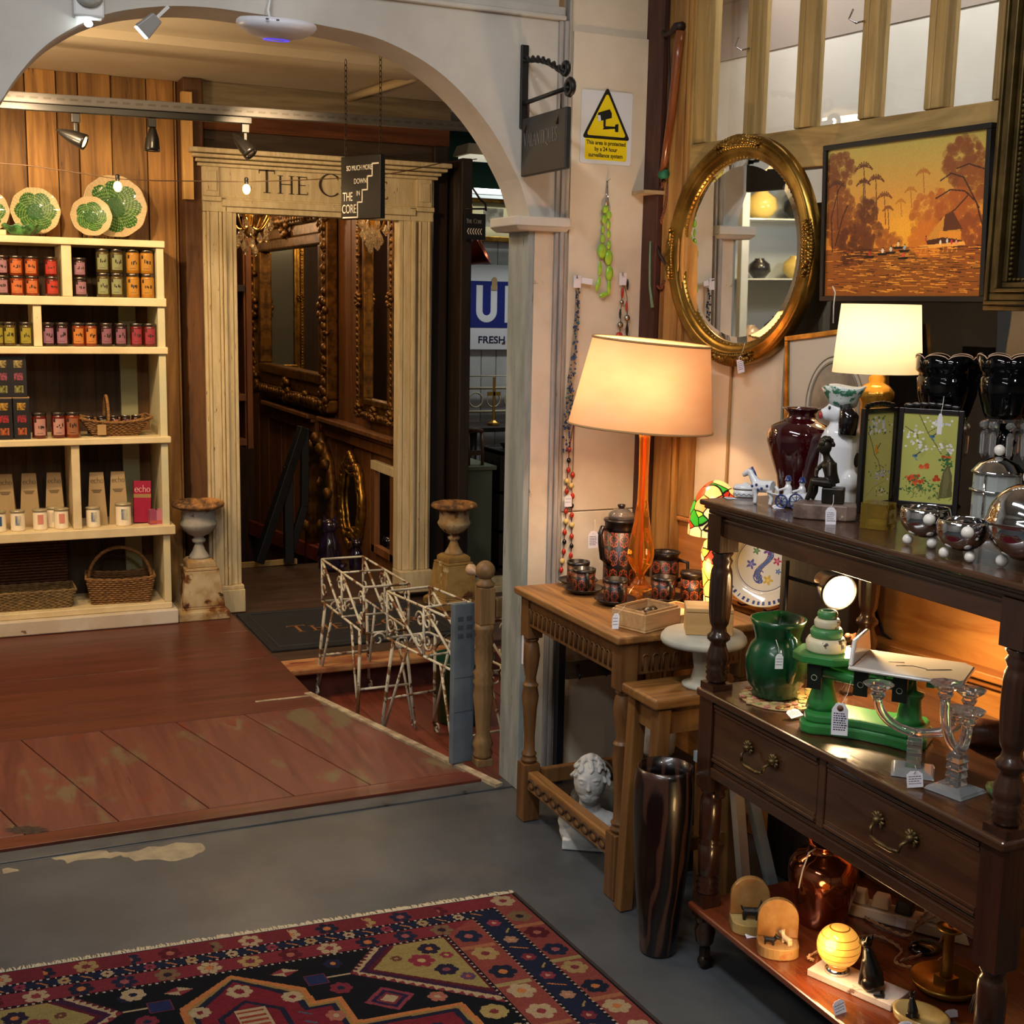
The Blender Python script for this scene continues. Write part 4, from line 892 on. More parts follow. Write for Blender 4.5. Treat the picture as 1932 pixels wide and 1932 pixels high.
g = G(); pts = [(0, -.02, -.3), (.02, -.02, .1), (0, -.02, .4), (.06, -.02, .58), (.17, -.02, .68), (.28, -.02, .74), (.39, -.02, .68), (.5, -.02, .58), (.56, -.02, .4), (.54, -.02, .1), (.56, -.02, -.3)]
g.tube(pts, .04, 8); [g.ball((p[0], -.05, p[2]), .045, 8) for p in pts]; ob('frame', g, gilt_dark, t)
g = G(); g.prism([(p[0], p[2]) for p in pts], .004); ob('mirror_plate', g, mirror_glass, t, (0, -.005, 0), (PI/2, 0, 0))
t = thing('hall_mirror', 'tall gilt mirror on the far end wall of the stairwell, seen in the large mirror', 'mirror', (1.93, 10.395, 1.0))
frame_yz(t, 'frame', gilt, 0, .40, 0, 1.25, .08, .05, 3)
g = G(); g.bx(.078, .322, -.02, -.01, .078, 1.172); ob('mirror_plate', g, MAT('dull_plate', '6d6a60', .2, .3), t)
lamp('stairwell_lamp', 'POINT', (1.9, 9.6, 2.2), 6, WARM, .05)
# left: tall dark bookcase with a light front stile
t = thing('dark_bookcase', 'tall dark empty bookcase seen at the left inside the doorcase', 'bookcase', (1.62, 7.9, -.3))
bc = WOOD('bookcase_wood', '5a3214', '7d4a20', .5, 2, 5)
g = G(); g.bx(.17, .205, 0, .03, .98, 2.55); g.bx(.16, .20, .03, .3, .98, 2.55); ob('stile', g, bc, t, bev=.003)
g = G(); g.bx(-.28, .17, .28, .3, .98, 2.55); ob('back', g, soft_black, t)
for z in (1.0, 1.28, 1.95, 2.4): g = G(); g.bx(-.28, .165, .0, .28, z, z+.04); ob('shelf', g, bc if z < 1.5 else dark_wood, t, bev=.002)
# black handrail
def bar(g, a, b, w, mi=0):
    a, b = Vector(a), Vector(b); d = b-a; M_ = face_m(a, d, (0, 0, 1) if abs(d.normalized().z) < .95 else (0, 1, 0)); T0 = g.T.copy(); g.T = T0 @ M_; g.bx(0, d.length, -w/2, w/2, -w/2, w/2, mi); g.T = T0
q0 = onY(575, 805, 7.5); t = thing('stair_handrail', 'black timber handrail and posts at the head of the stairs', 'handrail', tuple(q0))
def rel(px, y, Y): return tuple(onY(px, y, Y)-q0)
rb = MAT('rail_black', '0d0e10', .5)
g = G(); bar(g, rel(572, 806, 7.5), rel(487, 1062, 7.42), .055); ob('sloping_rail', g, rb, t, bev=.004)
g = G(); bar(g, rel(575, 808, 7.5), rel(574, 955, 7.5), .045); bar(g, rel(574, 955, 7.5), rel(548, 1040, 7.5), .045); ob('brace', g, rb, t, bev=.004)
g = G(); bar(g, rel(543, 880, 7.5), rel(545, 1062, 7.48), .055); ob('post', g, rb, t, bev=.004)
q = onY(455, 1062, 7.55); g = G(); bar(g, (0, 0, 0), (.42, .0, .005), .03); one('stair_nosing', 'pale nosing strip at the top of the stairs', 'nosing', g, pine, (1.58, 7.548, .012))
st_red = MAT('stringer_red', '7a2f1e', .6, col2='5a2216', sc=6)
g = G(); bar(g, tuple(onX(455, 985, 2.36)), tuple(onX(612, 1052, 2.36)), .09)
g = G(); a_, b_ = onX(452, 975, 2.34), onX(612, 1040, 2.34)
g.add([tuple(a_), tuple(b_), tuple(b_-Vector((0, 0, .09))), tuple(a_-Vector((0, 0, .12))), tuple(a_+Vector((.04, 0, 0))), tuple(b_+Vector((.04, 0, 0))), tuple(b_+Vector((.04, 0, -.09))), tuple(a_+Vector((.04, 0, -.12)))], [(3, 2, 1, 0), (4, 5, 6, 7), (0, 1, 5, 4), (1, 2, 6, 5), (2, 3, 7, 6), (3, 0, 4, 7)])
struct('trim_20', g, st_red)
# black lustre pottery cats on the landing edge
lust = MAT('lustre', '120a12', .08, coat=1, col2='2a1d3a', sc=9)
for px, y, s, lb in ((622, 1062, 1.0, 'taller black lustre pottery cat at the head of the stairs'), (640, 1064, .62, 'shorter black lustre pottery cat beside the taller one')):
    q = onZ(px, y, 0.0); q.y = 7.3; q.x = onY(px, y, 7.3).x; t = thing('pottery_cat', lb, 'ornament', (q.x+(0 if s == 1 else .09), q.y+(.0 if s == 1 else -.06), -.003), group='black pottery cats at the stair head')
    g = G(); g.lathe([(.05*s, 0), (.07*s, .02*s), (.075*s, .1*s), (.055*s, .19*s), (.035*s, .235*s), (.04*s, .25*s)], 16); g.ball((0, -.01, .275*s), (.055*s, .05*s, .045*s), 14)
    for e in (-1, 1): g.add([(e*.045*s, -.01, .29*s), (e*.012*s, -.01, .31*s), (e*.04*s, -.01, .345*s), (e*.03*s, .015, .3*s)], [(0, 1, 2), (1, 3, 2), (3, 0, 2), (0, 3, 1)])
    g.tube([(.06*s, .03*s, .02*s), (.09*s, -.02*s, .03*s), (.05*s, -.07*s, .03*s)], .014*s, 8); ob('body', g, lust, t)
# crystal chandeliers just inside the doorcase
crystal = MAT('crystal', 'f3e3c4', .02, tr=.85, ior=1.6)
def drop(g, x, y, z, s): g.lathe([(0, 0), (.012*s, .012*s), (.016*s, .022*s), (.008*s, .042*s), (.002*s, .055*s), (0, .056*s)], 6, (x, y, z-.056*s), sm=False)
for px, Y, lb, R in ((470, 6.95, 'crystal chandelier at the top left inside the doorcase', .12), (706, 6.72, 'crystal chandelier at the top right inside the doorcase', .075)):
    c = onY(px, 405, Y); t = thing('crystal_chandelier', lb, 'chandelier', (c.x, Y, c.z), group='crystal chandeliers in the stairwell')
    g = G(); g.tube([(0, 0, .04), (0, 0, 2.6-c.z)], .006, 6); g.lathe([(.01, -.12), (.03, -.1), (.02, -.06), (.035, -.02), (.02, .05)], 14); ob('stem', g, brass, t)
    for k in range(8):
        a = 2*PI*k/8; ca, sa = math.cos(a), math.sin(a)
        g = G(); g.tube([(ca*R*f, sa*R*f, -.04-.05*math.sin(PI*f)+.05*f*f) for f in [i/8 for i in range(9)]], .005, 6); g.lathe([(.004, 0), (.022, .006), (.024, .01)], 10, (ca*R, sa*R, .0)); ob('arm', g, brass, t)
    rn = random.Random(px)
    for k in range(26):
        a = rn.uniform(0, 2*PI); r = R*rn.choice((.25, .55, .85, 1.05)); g = G(); drop(g, r*math.cos(a), r*math.sin(a), -.01-.13*(1-r/R/1.1)-rn.uniform(0, .05), 1.1); ob('crystal_drop', g, crystal, t)
    for k in range(4):
        a = 2*PI*k/4+.4; g = G(); g.ball((R*.9*math.cos(a), R*.9*math.sin(a), .035), (.011, .011, .022), 8); ob('bulb', g, bulb_on, t)
    lamp('chandelier_glow', 'POINT', (c.x, Y-.02, c.z+.03), 6, WARM, .05)

# ================================================================== side room past the dark posts
YW = 7.99
def rs(px, y, Y=YW): return onY(px, y, Y)
a, b = rs(883, 498), rs(1010, 660); t = thing('enamel_sign', 'old white and blue enamel sign on the far white boards', 'sign', (a.x, YW, b.z))
Wd, Hd = b.x-a.x, a.z-b.z; zz = lambda y: rs(900, y).z-b.z
en_b = MAT('enamel_blue', '14206e', .25, coat=.5); en_w = MAT('enamel_white', 'd6d3d2', .3, coat=.4, spots=[('6a4a34', 6, .7, .74)])
g = G(); g.bx(0, Wd, -.012, 0, 0, Hd); ob('plate', g, en_w, t, bev=.002)
g = G(); g.bx(.0, Wd, -.0135, -.0121, zz(618), zz(530)); g.quad([(Wd*.55, -.0136, zz(529)), (Wd, -.0136, zz(529)), (Wd, -.0136, zz(518))]); g.quad([(Wd*.55, -.0136, zz(622)), (Wd, -.0136, zz(634)), (Wd, -.0136, zz(622))]); ob('blue_band', g, en_b, t)
for ch, px0 in (('U', 897), ('L', 951), ('B', 858)):
    if ch == 'B': continue
    x0 = rs(px0, 570).x-a.x; h = zz(538)-zz(608); w = h*.62; s = h*.19; g = G()
    if ch == 'U':
        y_ = -.0142; zb_ = zz(608); A_ = [PI+PI*i/14 for i in range(15)]; cx = x0+w/2; cz = zb_+w/2
        O = [(x0, zb_+h)]+[(cx+w/2*math.cos(q_), cz+w/2*math.sin(q_)) for q_ in A_]+[(x0+w, zb_+h)]; I = [(x0+s, zb_+h)]+[(cx+(w/2-s)*math.cos(q_), cz+(w/2-s)*math.sin(q_)) for q_ in A_]+[(x0+w-s, zb_+h)]
        for k in range(len(O)-1): g.quad([(O[k][0], y_, O[k][1]), (O[k+1][0], y_, O[k+1][1]), (I[k+1][0], y_, I[k+1][1]), (I[k][0], y_, I[k][1])])
    else:
        g.bx(x0, x0+s, -.0145, -.0137, zz(608), zz(608)+h); g.bx(x0+s, x0+w*.85, -.0145, -.0137, zz(608), zz(608)+s)
    ob('letter', g, en_w, t)
sans('FRESH', .066, 'lettering', MAT('sign_navy', '131a3c', .5), t, face_m((rs(900, 648).x-a.x, -.0128, zz(647)), (1, 0, 0), (0, 0, 1)), .0006, 'LEFT', 1.12, .0012)
g = G(); g.prism([(-.02, -.04), (.02, -.04), (.02, .03), (.01, .045), (-.01, .045), (-.02, .03)], .002); tg = ob('tag', g, MATS['kraft'], t); tg.location = (rs(931, 535).x-a.x, -.016, zz(535)); tg.rotation_euler = (PI/2, 0, 0)
# framed picture high on the wall
a, b = rs(880, 370), rs(968, 458); t = thing('framed_picture', 'gilt framed picture high on the wall above the enamel sign', 'picture', (a.x, YW, b.z))
Wd, Hd = b.x-a.x+.02, a.z-b.z; g = G()
for x0, x1, z0, z1 in ((0, Wd, 0, .035), (0, Wd, Hd-.035, Hd), (0, .035, .035, Hd-.035), (Wd-.035, Wd, .035, Hd-.035)): g.bx(x0, x1, -.03, 0, z0, z1)
ob('frame', g, gilt, t, bev=.004); g = G(); g.bx(.035, Wd-.035, -.01, -.004, .035, Hd-.035); ob('mount', g, MAT('mount_cream', 'b5a87c', .8), t)
g = G(); g.bx(.12, Wd-.1, -.012, -.0101, .1, Hd-.07); ob('print', g, MAT('print_sepia', '8a806a', .8, col2='4f4838', sc=14), t)
# chevron sign on bracket on the dark post
Yc = 6.38; a = onY(872, 372, Yc); t = thing('chevron_sign', 'small black hanging sign with chevron arrows by the dark posts', 'sign', tuple(a))
q = lambda x, y: tuple(onY(x, y, Yc-.03)-a)
g = G(); g.tube([q(890, 352), q(905, 375), q(916, 385), q(917, 398)], .006, 6); g.tube([q(878, 394), q(917, 394)], .005, 6); ob('bracket', g, black, t)
p0, p1 = Vector(q(876, 402)), Vector(q(916, 453)); g = G(); g.bx(p0.x, p1.x, p0.y, p0.y+.02, p1.z, p0.z); ob('board', g, MATS['sign_black'], t, bev=.002)
g = G(); serif(g, 'THE CORE', .022, face_m((p0.x+.012, p0.y-.0008, p0.z-.05), (1, 0, 0), (0, 0, 1)), .0008, widen=.8); ob('lettering', g, MAT('sign_grey', 'a9a6a0', .6), t)
for k in range(6):
    x = p0.x+.016+k*.0145; z = p0.z-.092; g = G(); g.prism([(x, z), (x+.009, z+.016), (x+.014, z+.016), (x+.005, z), (x+.014, z-.016), (x+.009, z-.016)], .0012); o = ob('chevron', g, MATS['sign_white'], t); o.matrix_local = face_m((0, p0.y-.0004, 0), (1, 0, 0), (0, 0, 1))
# copper funnel lying on its side
c = onY(895, 478, 7.6); g = G(); g.T = rotm('Z', -30) @ rotm('Y', 62); g.lathe([(.012, -.22), (.03, -.12), (.05, -.06), (.11, .06), (.112, .065), (.104, .06), (.045, -.06), (.02, -.12)], 28)
t = thing('copper_funnel', 'copper cone shade hanging below the chevron sign', 'lamp shade', (c.x, 7.6, c.z)); ob('shade', g, MAT('copper_dark', '6a2f1a', .25, .9), t)
g = G(); g.tube([(-.1, .05, -.05), (-.2, .1, .05), (-.22, .36, .1)], .012, 8); ob('wall_arm', g, black, t)
# strip light with box pelmet
c = onY(868, 282, 7.0); t = thing('strip_light', 'pale box strip light under the side room ceiling', 'light fitting', (c.x, 7.0, c.z))
g = G(); g.bx(0, .62, -.1, .12, -.03, .03, tx=.94, ty=.85); ob('housing', g, MAT('pelmet', 'c9b794', .6), t, bev=.004)
g = G(); g.bx(.03, .59, -.08, .1, -.05, -.0305); ob('diffuser', g, MAT('diffuser', 'c9c4a8', .3, em='f0ead0', es=.6), t)
c = onY(884, 358, 7.6); t = thing('tube_light', 'bright fluorescent tube in the side room', 'light fitting', (c.x, 7.6, c.z))
g = G(); g.bx(0, .8, .02, .06, -.02, .04); ob('batten', g, white_plastic, t); g = G(); g.tube([(0.02, 0, .018), (.78, 0, .018)], .014, 10); ob('tube', g, MAT('tube_on', 'ffffff', .3, em='f2fbff', es=7), t)
c0 = onY(890, 295, 7.9); g = G(); g.bx(0, 1.0, 0, .04, -.26, .0); one('white_pelmet', 'white lit pelmet board behind the strip light', 'pelmet', g, MAT('pelmet_white', 'd5d8d4', .6), (c0.x, 7.9, c0.z))
# green-white cupboard, chair, brass cross, metal rack, shelves
a, b = onY(880, 882, 7.0), onY(926, 1092, 7.0); pg = MAT('pale_green_paint', '7f8468', .6, col2='72775c', sc=4)
t = thing('painted_pedestal', 'pale green painted pedestal cupboard behind the right urn', 'cupboard', (a.x, 7.0, -.199))
g = G(); g.bx(-.02, b.x-a.x, 0, .4, 0, a.z+.199-.02); ob('body', g, pg, t, bev=.004); g = G(); g.bx(-.04, b.x-a.x+.02, -.02, .42, a.z+.2-.02, a.z+.2+.005); ob('top', g, pg, t, bev=.004)
ztp = a.z+.0065; ch = WOOD('chair_brown', '4a2c16', '6b4220', .4, 2)
t = thing('bentwood_chair', 'small brown wooden chair standing on the pale green cupboard', 'chair', (a.x+.03, 7.12, ztp))
for x in (0, .09): g = G(); g.tube([(x, -.08, 0), (x, -.08, .08), (x+.02, -.02, .2)], .011, 8); ob('leg', g, ch, t)
g = G(); g.tube([(.02, -.02, .2), (.06, -.04, .21), (.11, -.02, .2)], .014, 8); g.bx(.0, .1, -.085, -.075, .06, .09); ob('backrest', g, ch, t)
c = onY(931, 800, 7.6); brs = MAT('brass_cross', 'b88a3a', .3, .9)
t = thing('brass_cross', 'brass altar cross standing on the dark side table', 'cross', (c.x, 7.6, c.z-.005))
g = G(); g.lathe([(.045, 0), (.045, .012), (.03, .016), (.012, .03)], 6, sm=False); g.bx(-.007, .007, -.006, .006, .03, .31); g.bx(-.045, .045, -.006, .006, .19, .215); ob('cross', g, brs, t)
a = onY(875, 806, 7.66); t = thing('side_table', 'dark wooden table behind the pale green cupboard', 'table', (a.x, 7.66, -.199))
H_ = c.z-.008+.199; g = G(); g.bx(-.06, .9, -.2, .2, H_-.03, H_); ob('top', g, dark_wood, t, bev=.004)
for x, y in ((.0, -.15), (.84, -.15), (.0, .15), (.84, .15)): g = G(); g.lathe([(.02, 0), (.03, .1), (.022, .3), (.03, H_-.03)], 12, (x, y, 0)); ob('leg', g, dark_wood, t)
t = thing('metal_bedstead', 'cream painted metal bed end behind the brass cross', 'bed end', (onY(885, 800, 7.8).x, 7.93, -.199)); cm = MAT('bed_cream', 'b5a988', .5)
z0, z1, z2 = onY(900, 712, 7.8).z+.199, onY(900, 735, 7.8).z+.199, onY(900, 780, 7.8).z+.199
g = G(); g.tube([(0, 0, 0), (0, 0, z0), (.6, 0, z0), (.6, 0, 0)], .013, 8); g.tube([(0, 0, z1), (.6, 0, z1)], .009, 6); g.tube([(0, 0, z2), (.6, 0, z2)], .009, 6); ob('frame', g, cm, t)
for k in range(4): g = G(); g.tube([(.1+.13*k+.05*math.cos(a_), 0, (z1+z2)/2+.05*math.sin(a_)) for a_ in [2*PI*i/14 for i in range(14)]], .006, 6, closed=True); ob('scroll', g, cm, t)
t = thing('open_rack', 'dark open rack of crockery in the side room', 'rack', (onY(925, 900, 6.9).x+.1, 6.98, -.199))
g = G(); [g.bx(0, .7, 0, .3, z, z+.025) for z in (.2, .42, .66, .9)]; g.bx(0, .03, 0, .3, 0, .93); g.bx(.67, .7, 0, .3, 0, .93); g.bx(0, .7, .28, .3, 0, .93); ob('frame', g, dark_wood, t, bev=.003)
for k, (x, z, r, col) in enumerate([(.1, .926, .06, '1a1c1e'), (.09, .446, .05, 'c9b4a0'), (.1, .686, .05, '2a2622'), (.22, .446, .05, '34302a'), (.24, .926, .05, '8a8a88')]):
    g = G(); g.lathe([(r*.5, 0), (r*.6, .006), (r, r*.7), (r*.96, r*.72), (r*.5, .012), (0, .01)], 18); one('stacked_bowl', '%s bowl on the dark rack in the side room' % ['black', 'pale', 'brown', 'dark grey', 'grey'][k], 'bowl', g, MAT('rackbowl%d' % k, col, .3), (t.location.x+x, t.location.y+.1, t.location.z+z), group='bowls on the side room rack')

# ================================================================== plant stands, newel, slab, bucket
ironw = MAT('iron_white', 'cfcab8', .7, col2='bcb49c', sc=14, bump=.7, bsc=50, spots=[('6e4726', 11, .53, .58), ('3d2816', 26, .62, .66)])
def scroll(g, c, ax, r, turns, dirn, w=.0045, rev=1):
    pts = []
    for i in range(22):
        f = i/21; a = f*turns*2*PI*rev; rr = r*(1-.78*f); p = Vector(c)+Vector(ax)*(rr*math.cos(a))*dirn+Vector((0, 0, 1))*rr*math.sin(a); pts.append(tuple(p))
    g.tube(pts, w, 5)
LS, WS, HS, DS = .60, .19, .625, .19
def stand():
    t = thing('plant_stand', 'rusty white wrought iron trough plant stand, the farther one', 'plant stand', (1.535, 5.36, -.1495), group='rusty white iron plant stands')
    g = G(); zt, zb = HS, HS-DS
    for z in (zt, zb): g.tube([(0, 0, z), (WS, 0, z), (WS, -LS, z), (0, -LS, z)], .0055, 6, closed=True)
    for x in (0, WS):
        for y in (0, -LS/2, -LS): g.tube([(x, y, zb), (x, y, zt)], .0055, 6)
    g.tube([(0, -LS/2, zb), (WS, -LS/2, zb)], .0045, 6); g.tube([(0, -LS/2, zt), (WS, -LS/2, zt)], .0045, 6); ob('trough_frame', g, ironw, t)
    for x in (0, WS):
        g = G(); g.tube([(x, 0, zt), (x, -LS/2, zb)], .0055, 6); g.tube([(x, -LS/2, zt), (x, -LS, zb)], .0055, 6); ob('diagonal', g, ironw, t)
    for x in (0, WS):
        for y, d in ((-.03, -1), (-LS+.03, 1), (-LS*.5+.03, 1), (-LS*.5-.03, -1)):
            g = G(); scroll(g, (x, y, zb+DS*.72), (0, 1, 0), .034, 1.3, d); scroll(g, (x, y, zb+DS*.32), (0, 1, 0), .034, 1.3, d, rev=-1); ob('scroll', g, ironw, t)
    for y in (0, -LS):
        g = G(); [scroll(g, (xx, y, zb-.03), (1, 0, 0), .03, 1.2, dd) for xx, dd in ((.06, 1), (.13, -1))]; ob('scroll', g, ironw, t)
    for y, s in ((-.05, 1), (-LS+.05, -1)):
        for x, ex in ((0, -.03), (WS, .03)):
            g = G(); g.tube([(x, y, zb), (x+ex*.5, y+s*.03, zb*.5), (x+ex, y+s*.05, .012)], .007, 6); scroll(g, (x+ex, y+s*.03, .03), (0, 1, 0), .025, 1.2, s); ob('leg', g, ironw, t)
        g = G(); g.tube([(-.012, y+s*.025, zb*.45), (WS+.012, y+s*.025, zb*.45)], .0055, 6); ob('cross_bar', g, ironw, t)
        g = G(); g.tube([(0, y-s*.12, zb), (-.02, y+s*.045, .05)], .0055, 6); g.tube([(WS, y-s*.12, zb), (WS+.02, y+s*.045, .05)], .0055, 6); ob('brace', g, ironw, t)
    return t
s1 = stand(); dup(s1, (1.60, 4.66, -.1495), math.atan2(.10, .70), 'rusty white wrought iron trough plant stand, the nearer one by the slab')

nw = WOOD('newel_wood', '6b5032', '94744a', .5, 2, 5)
q = onZ(926, 1470, 0.0); t = thing('newel_post', 'turned wooden newel post with ball finial behind the arch pillar', 'newel post', (1.69, 3.90, .0125)); zN = onY(940, 1052, 3.90).z-.0125
ZP = lambda y: onY(930, y, 3.90).z-.0125
g = G(); g.bx(-.03, .03, -.03, .03, 0, ZP(1425)); ob('block', g, nw, t, bev=.004); g = G(); g.bx(-.028, .028, -.028, .028, ZP(1175), ZP(1105)); ob('block', g, nw, t, bev=.004)
pr = [(.03, ZP(1425)), (.036, ZP(1418)), (.03, ZP(1408)), (.037, ZP(1400)), (.03, ZP(1390)), (.024, ZP(1380)), (.03, ZP(1340)), (.036, ZP(1310)), (.032, ZP(1290)), (.037, ZP(1283)), (.03, ZP(1276)), (.037, ZP(1266)), (.028, ZP(1258)), (.034, ZP(1235)), (.03, ZP(1215)), (.034, ZP(1210)), (.028, ZP(1195)), (.036, ZP(1185)), (.033, ZP(1175))]
g = G(); g.lathe(pr, 24); ob('turned_shaft', g, nw, t)
g = G(); zc = ZP(1075); g.lathe([(.03, ZP(1105)), (.034, ZP(1100)), (.022, ZP(1094)), (.02, ZP(1090))], 20); g.ball((0, 0, zc), .034, 20); ob('finial', g, nw, t)
g = G(); g.bx(.034, .3, -.02, .02, ZP(1165), ZP(1128)); ob('rail', g, WOOD('rail_wood', '5f4526', '80603a', .45, 0), t, bev=.006)
g = G(); g.T = TR(-.005, .09, zc-.02) @ rotm('X', -72) @ rotm('Y', -25); g.lathe([(.0, .03), (.016, .026), (.021, .012), (.016, -.004), (.01, -.01), (.01, -.06)], 18); ob('side_knob', g, MAT('knob_wood', 'b8987a', .35), t)
slab_m = MAT('slate', '5f6a74', .7, col2='4d5760', sc=5, bump=.3, bsc=30, spots=[('7d868c', 12, .66, .74)])
a = onZ(898, 1452, -.02); top = onY(920, 1112, 4.06); t = thing('slate_slab', 'blue grey slate slab leaning upright beside the newel post', 'slab', (1.625, 3.94, .0175), rot=(-.07, .055, .25))
g = G(); g.bx(-.045, .045, -.012, .012, 0, .56); ob('slab', g, slab_m, t, bev=.003)
g = G(); [g.bx(x, x+.022, -.0135, -.012, .44+k*.03, .455+k*.03) for k in range(3) for x in (-.03, .008)]; g.bx(-.04, .04, -.0128, -.012, .30, .302); g.bx(-.04, .04, -.0128, -.012, .18, .182); ob('carving', g, MAT('slate_dark', '39424a', .8), t)
q = onZ(865, 1350, -.15); t = thing('green_bucket', 'dark green bucket on the lower floor behind the plant stands', 'bucket', (1.99, 4.82, -.1495))
g = G(); g.lathe([(.10, 0), (.105, .01), (.13, .26), (.138, .265), (.138, .28), (.125, .28), (.1, .02), (0, .02)], 28); ob('body', g, MAT('bucket_green', '143a1c', .35), t)
g = G(); g.tube([(.135*math.cos(a_), .0, .27+.14*math.sin(a_)*.9) for a_ in [PI*i/12 for i in range(13)]], .004, 6); ob('handle', g, black, t)
# ================================================================== fittings on the arch wall
def fuse(o, vox, it=3):
    m = o.modifiers.new('fuse', 'REMESH'); m.mode = 'VOXEL'; m.voxel_size = vox; m.use_smooth_shade = True
    if it: s = o.modifiers.new('soft', 'SMOOTH'); s.iterations = it; s.factor = .5
    return o
FX = face_m((0, 0, 0), (1, 0, 0), (0, 0, 1))
def ticket(name, label, c, w=.022, h=.032, M_=None, grp='paper price tags', lines=4, hang=None, mat=None):
    """a little paper tag with written lines and its string; M_ orients local xy (facing +z)"""
    t = thing(name, label, 'price tag', (0, 0, 0), group=grp); t.matrix_world = TR(*c) @ (M_ or FX)
    g = G(); g.prism([(-w/2, -h/2), (w/2, -h/2), (w/2, h*.3), (w*.25, h/2), (-w*.25, h/2), (-w/2, h*.3)], .0008); ob('card', g, mat or paper, t)
    if lines:
        g = G(); rn = random.Random(int(c[0]*9999)+lines)
        for k in range(lines):
            x = -w*.38; y = h*.18-k*h*.58/lines
            while x < w*.3: q = rn.uniform(w*.06, w*.16); g.bx(x, x+q, y-h*.018, y+h*.018, .0009, .0011); x += q+w*.04
        ob('handwriting', g, ink, t)
    g = G(); g.tube([(w*.06*math.cos(a_), h*.38+w*.06*math.sin(a_), .001) for a_ in [2*PI*i/10 for i in range(10)]], w*.02, 4, closed=True)
    if hang:
        R_ = (TR(*c) @ (M_ or FX)).inverted(); P = R_ @ Vector(hang); A = Vector((0, h*.38, .001)); m = (A+P)/2+Vector((w*.1, 0, 0))
        g.tube([tuple(A), tuple(m), tuple(P)], .0006, 4)
    ob('string', g, string, t); return t
a = onY(163, 36, 3.66); b = onY(222, 36, 3.66)
p0 = onY(136, 33, 3.655); p1 = onY(194, 33, 3.655)
t = thing('emergency_light', 'white domed emergency light box at the top left of the arch', 'emergency light', (p0.x, YA-.0005, p0.z-.002))
g = G(); g.bx(0, p1.x-p0.x, -.045, 0, 0, .16); ob('housing', g, white_plastic, t, bev=.006)
g = G(); g.T = TR((p1.x-p0.x)*.5, -.045, .06) @ rotm('X', 90); g.lathe([(.038, 0), (.036, .012), (.025, .024), (0, .03)], 24); ob('lens', g, MAT('dome_lens', 'b9c1bb', .15, coat=.5), t)
g = G(); g.ball(((p1.x-p0.x)*.5, -.02, -.012), (.011, .011, .009), 12); ob('led', g, MAT('led', 'ffffff', .3, em='e8fbff', es=25), t)
p = onY(283, 45, 3.61); t = thing('grey_spotlight', 'small faceted grey spotlight on the arch soffit beside the emergency light', 'spotlight', (p.x, 3.62, p.z), rot=(.3, .75, .2))
g = G(); g.bx(-.022, .022, -.022, .022, -.028, .028, tx=.7, ty=.7); ob('housing', g, MAT('spot_grey', '8f8c88', .45), t, bev=.003)
g = G(); g.bx(-.019, .019, -.019, .019, -.033, -.0285); ob('lens', g, MAT('spot_lens', 'ffffff', .3, em='eefaff', es=3), t)
g = G(); g.bx(-.004, .004, -.004, .004, .0285, .07); ob('arm', g, white_plastic, t)
p = onY(525, 52, 3.56); t = thing('wifi_access_point', 'white disc shaped wireless access point below the arch crown', 'access point', (p.x, 3.58, p.z), rot=(.12, 0, 0))
g = G(); g.lathe([(0, -.03), (.03, -.029), (.07, -.02), (.1, -.004), (.109, .008), (.107, .016), (.1, .022), (0, .023)], 48); ob('disc', g, MAT('ap_white', 'd9d9e2', .35), t)
g = G(); g.tube([(.034*math.cos(a_), .034*math.sin(a_), -.0285) for a_ in [2*PI*i/32 for i in range(32)]], .0022, 6, closed=True); ob('light_ring', g, MAT('ring_blue', '5a50c8', .4, em='5a4cff', es=.9), t)
g = G(); g.tube([(-.005, .04, .02), (-.012, .05, .05), (-.003, .065, .08), (-.012, .07, .2)], .0042, 8); ob('cable', g, white_plastic, t)
g = G(); [g.bx(-.055+k*.028, -.047+k*.028, -.1062, -.1045, .012, .016) for k in range(2)]; ob('slot', g, MATS['slot_dark'], t)
# hanging shop sign on an iron bracket
X0 = 1.685; zb = onX(995, 333, X0).z
A0 = onX(996, 222, X0); t = thing('shop_sign', 'black hanging shop sign with faded lettering on a twisted iron bracket', 'sign', (X0, YA-.001, A0.z))
Wb, Hb = .30, A0.z-zb; q_ = lambda px, y: onX(px, y, X0).z-A0.z
g = G(); g.bx(-.012, .012, -.012, 0, q_(996, 240), q_(998, 82)); ob('wall_plate', g, black, t, bev=.002)
rt = Vector((0, -1, 0))
g = G(); g.tube([(0, -.01, .045), (0, -.31, .05)], .007, 8); g.tube([(0, -.315+.02*math.cos(a_), .05+.02*math.sin(a_)) for a_ in [2*PI*i/12 for i in range(12)]], .009, 6, closed=True)
zT = q_(1002, 108); n = 26
for s in (-1, 1): g.tube([(s*.006*math.cos(i*.9), -.01-.27*i/n, zT+(.095-zT)*i/n+s*.006*math.sin(i*.9)+.015*math.sin(PI*i/n)) for i in range(n+1)], .006, 5)
g.tube([(0, -.285+.016*math.cos(a_), .105+.016*math.sin(a_)) for a_ in [2*PI*i/12 for i in range(12)]], .008, 6, closed=True); ob('bracket', g, black, t)
g = G(); g.bx(-.009, .009, -Wb-.012, -.012, -Hb, -.002); ob('board', g, MAT('shop_board', '1d1c1c', .55, col2='2a2928', sc=5), t, bev=.004)
g = G(); serif(g, 'VALANTIQUES', .05, face_m((-.0095, -.03, -Hb*.52), (0, -1, 0), (0, 0, 1)), .0006, small=.82, track=.03, widen=.72); ob('lettering', g, MAT('faded_letter', '736a66', .6), t)
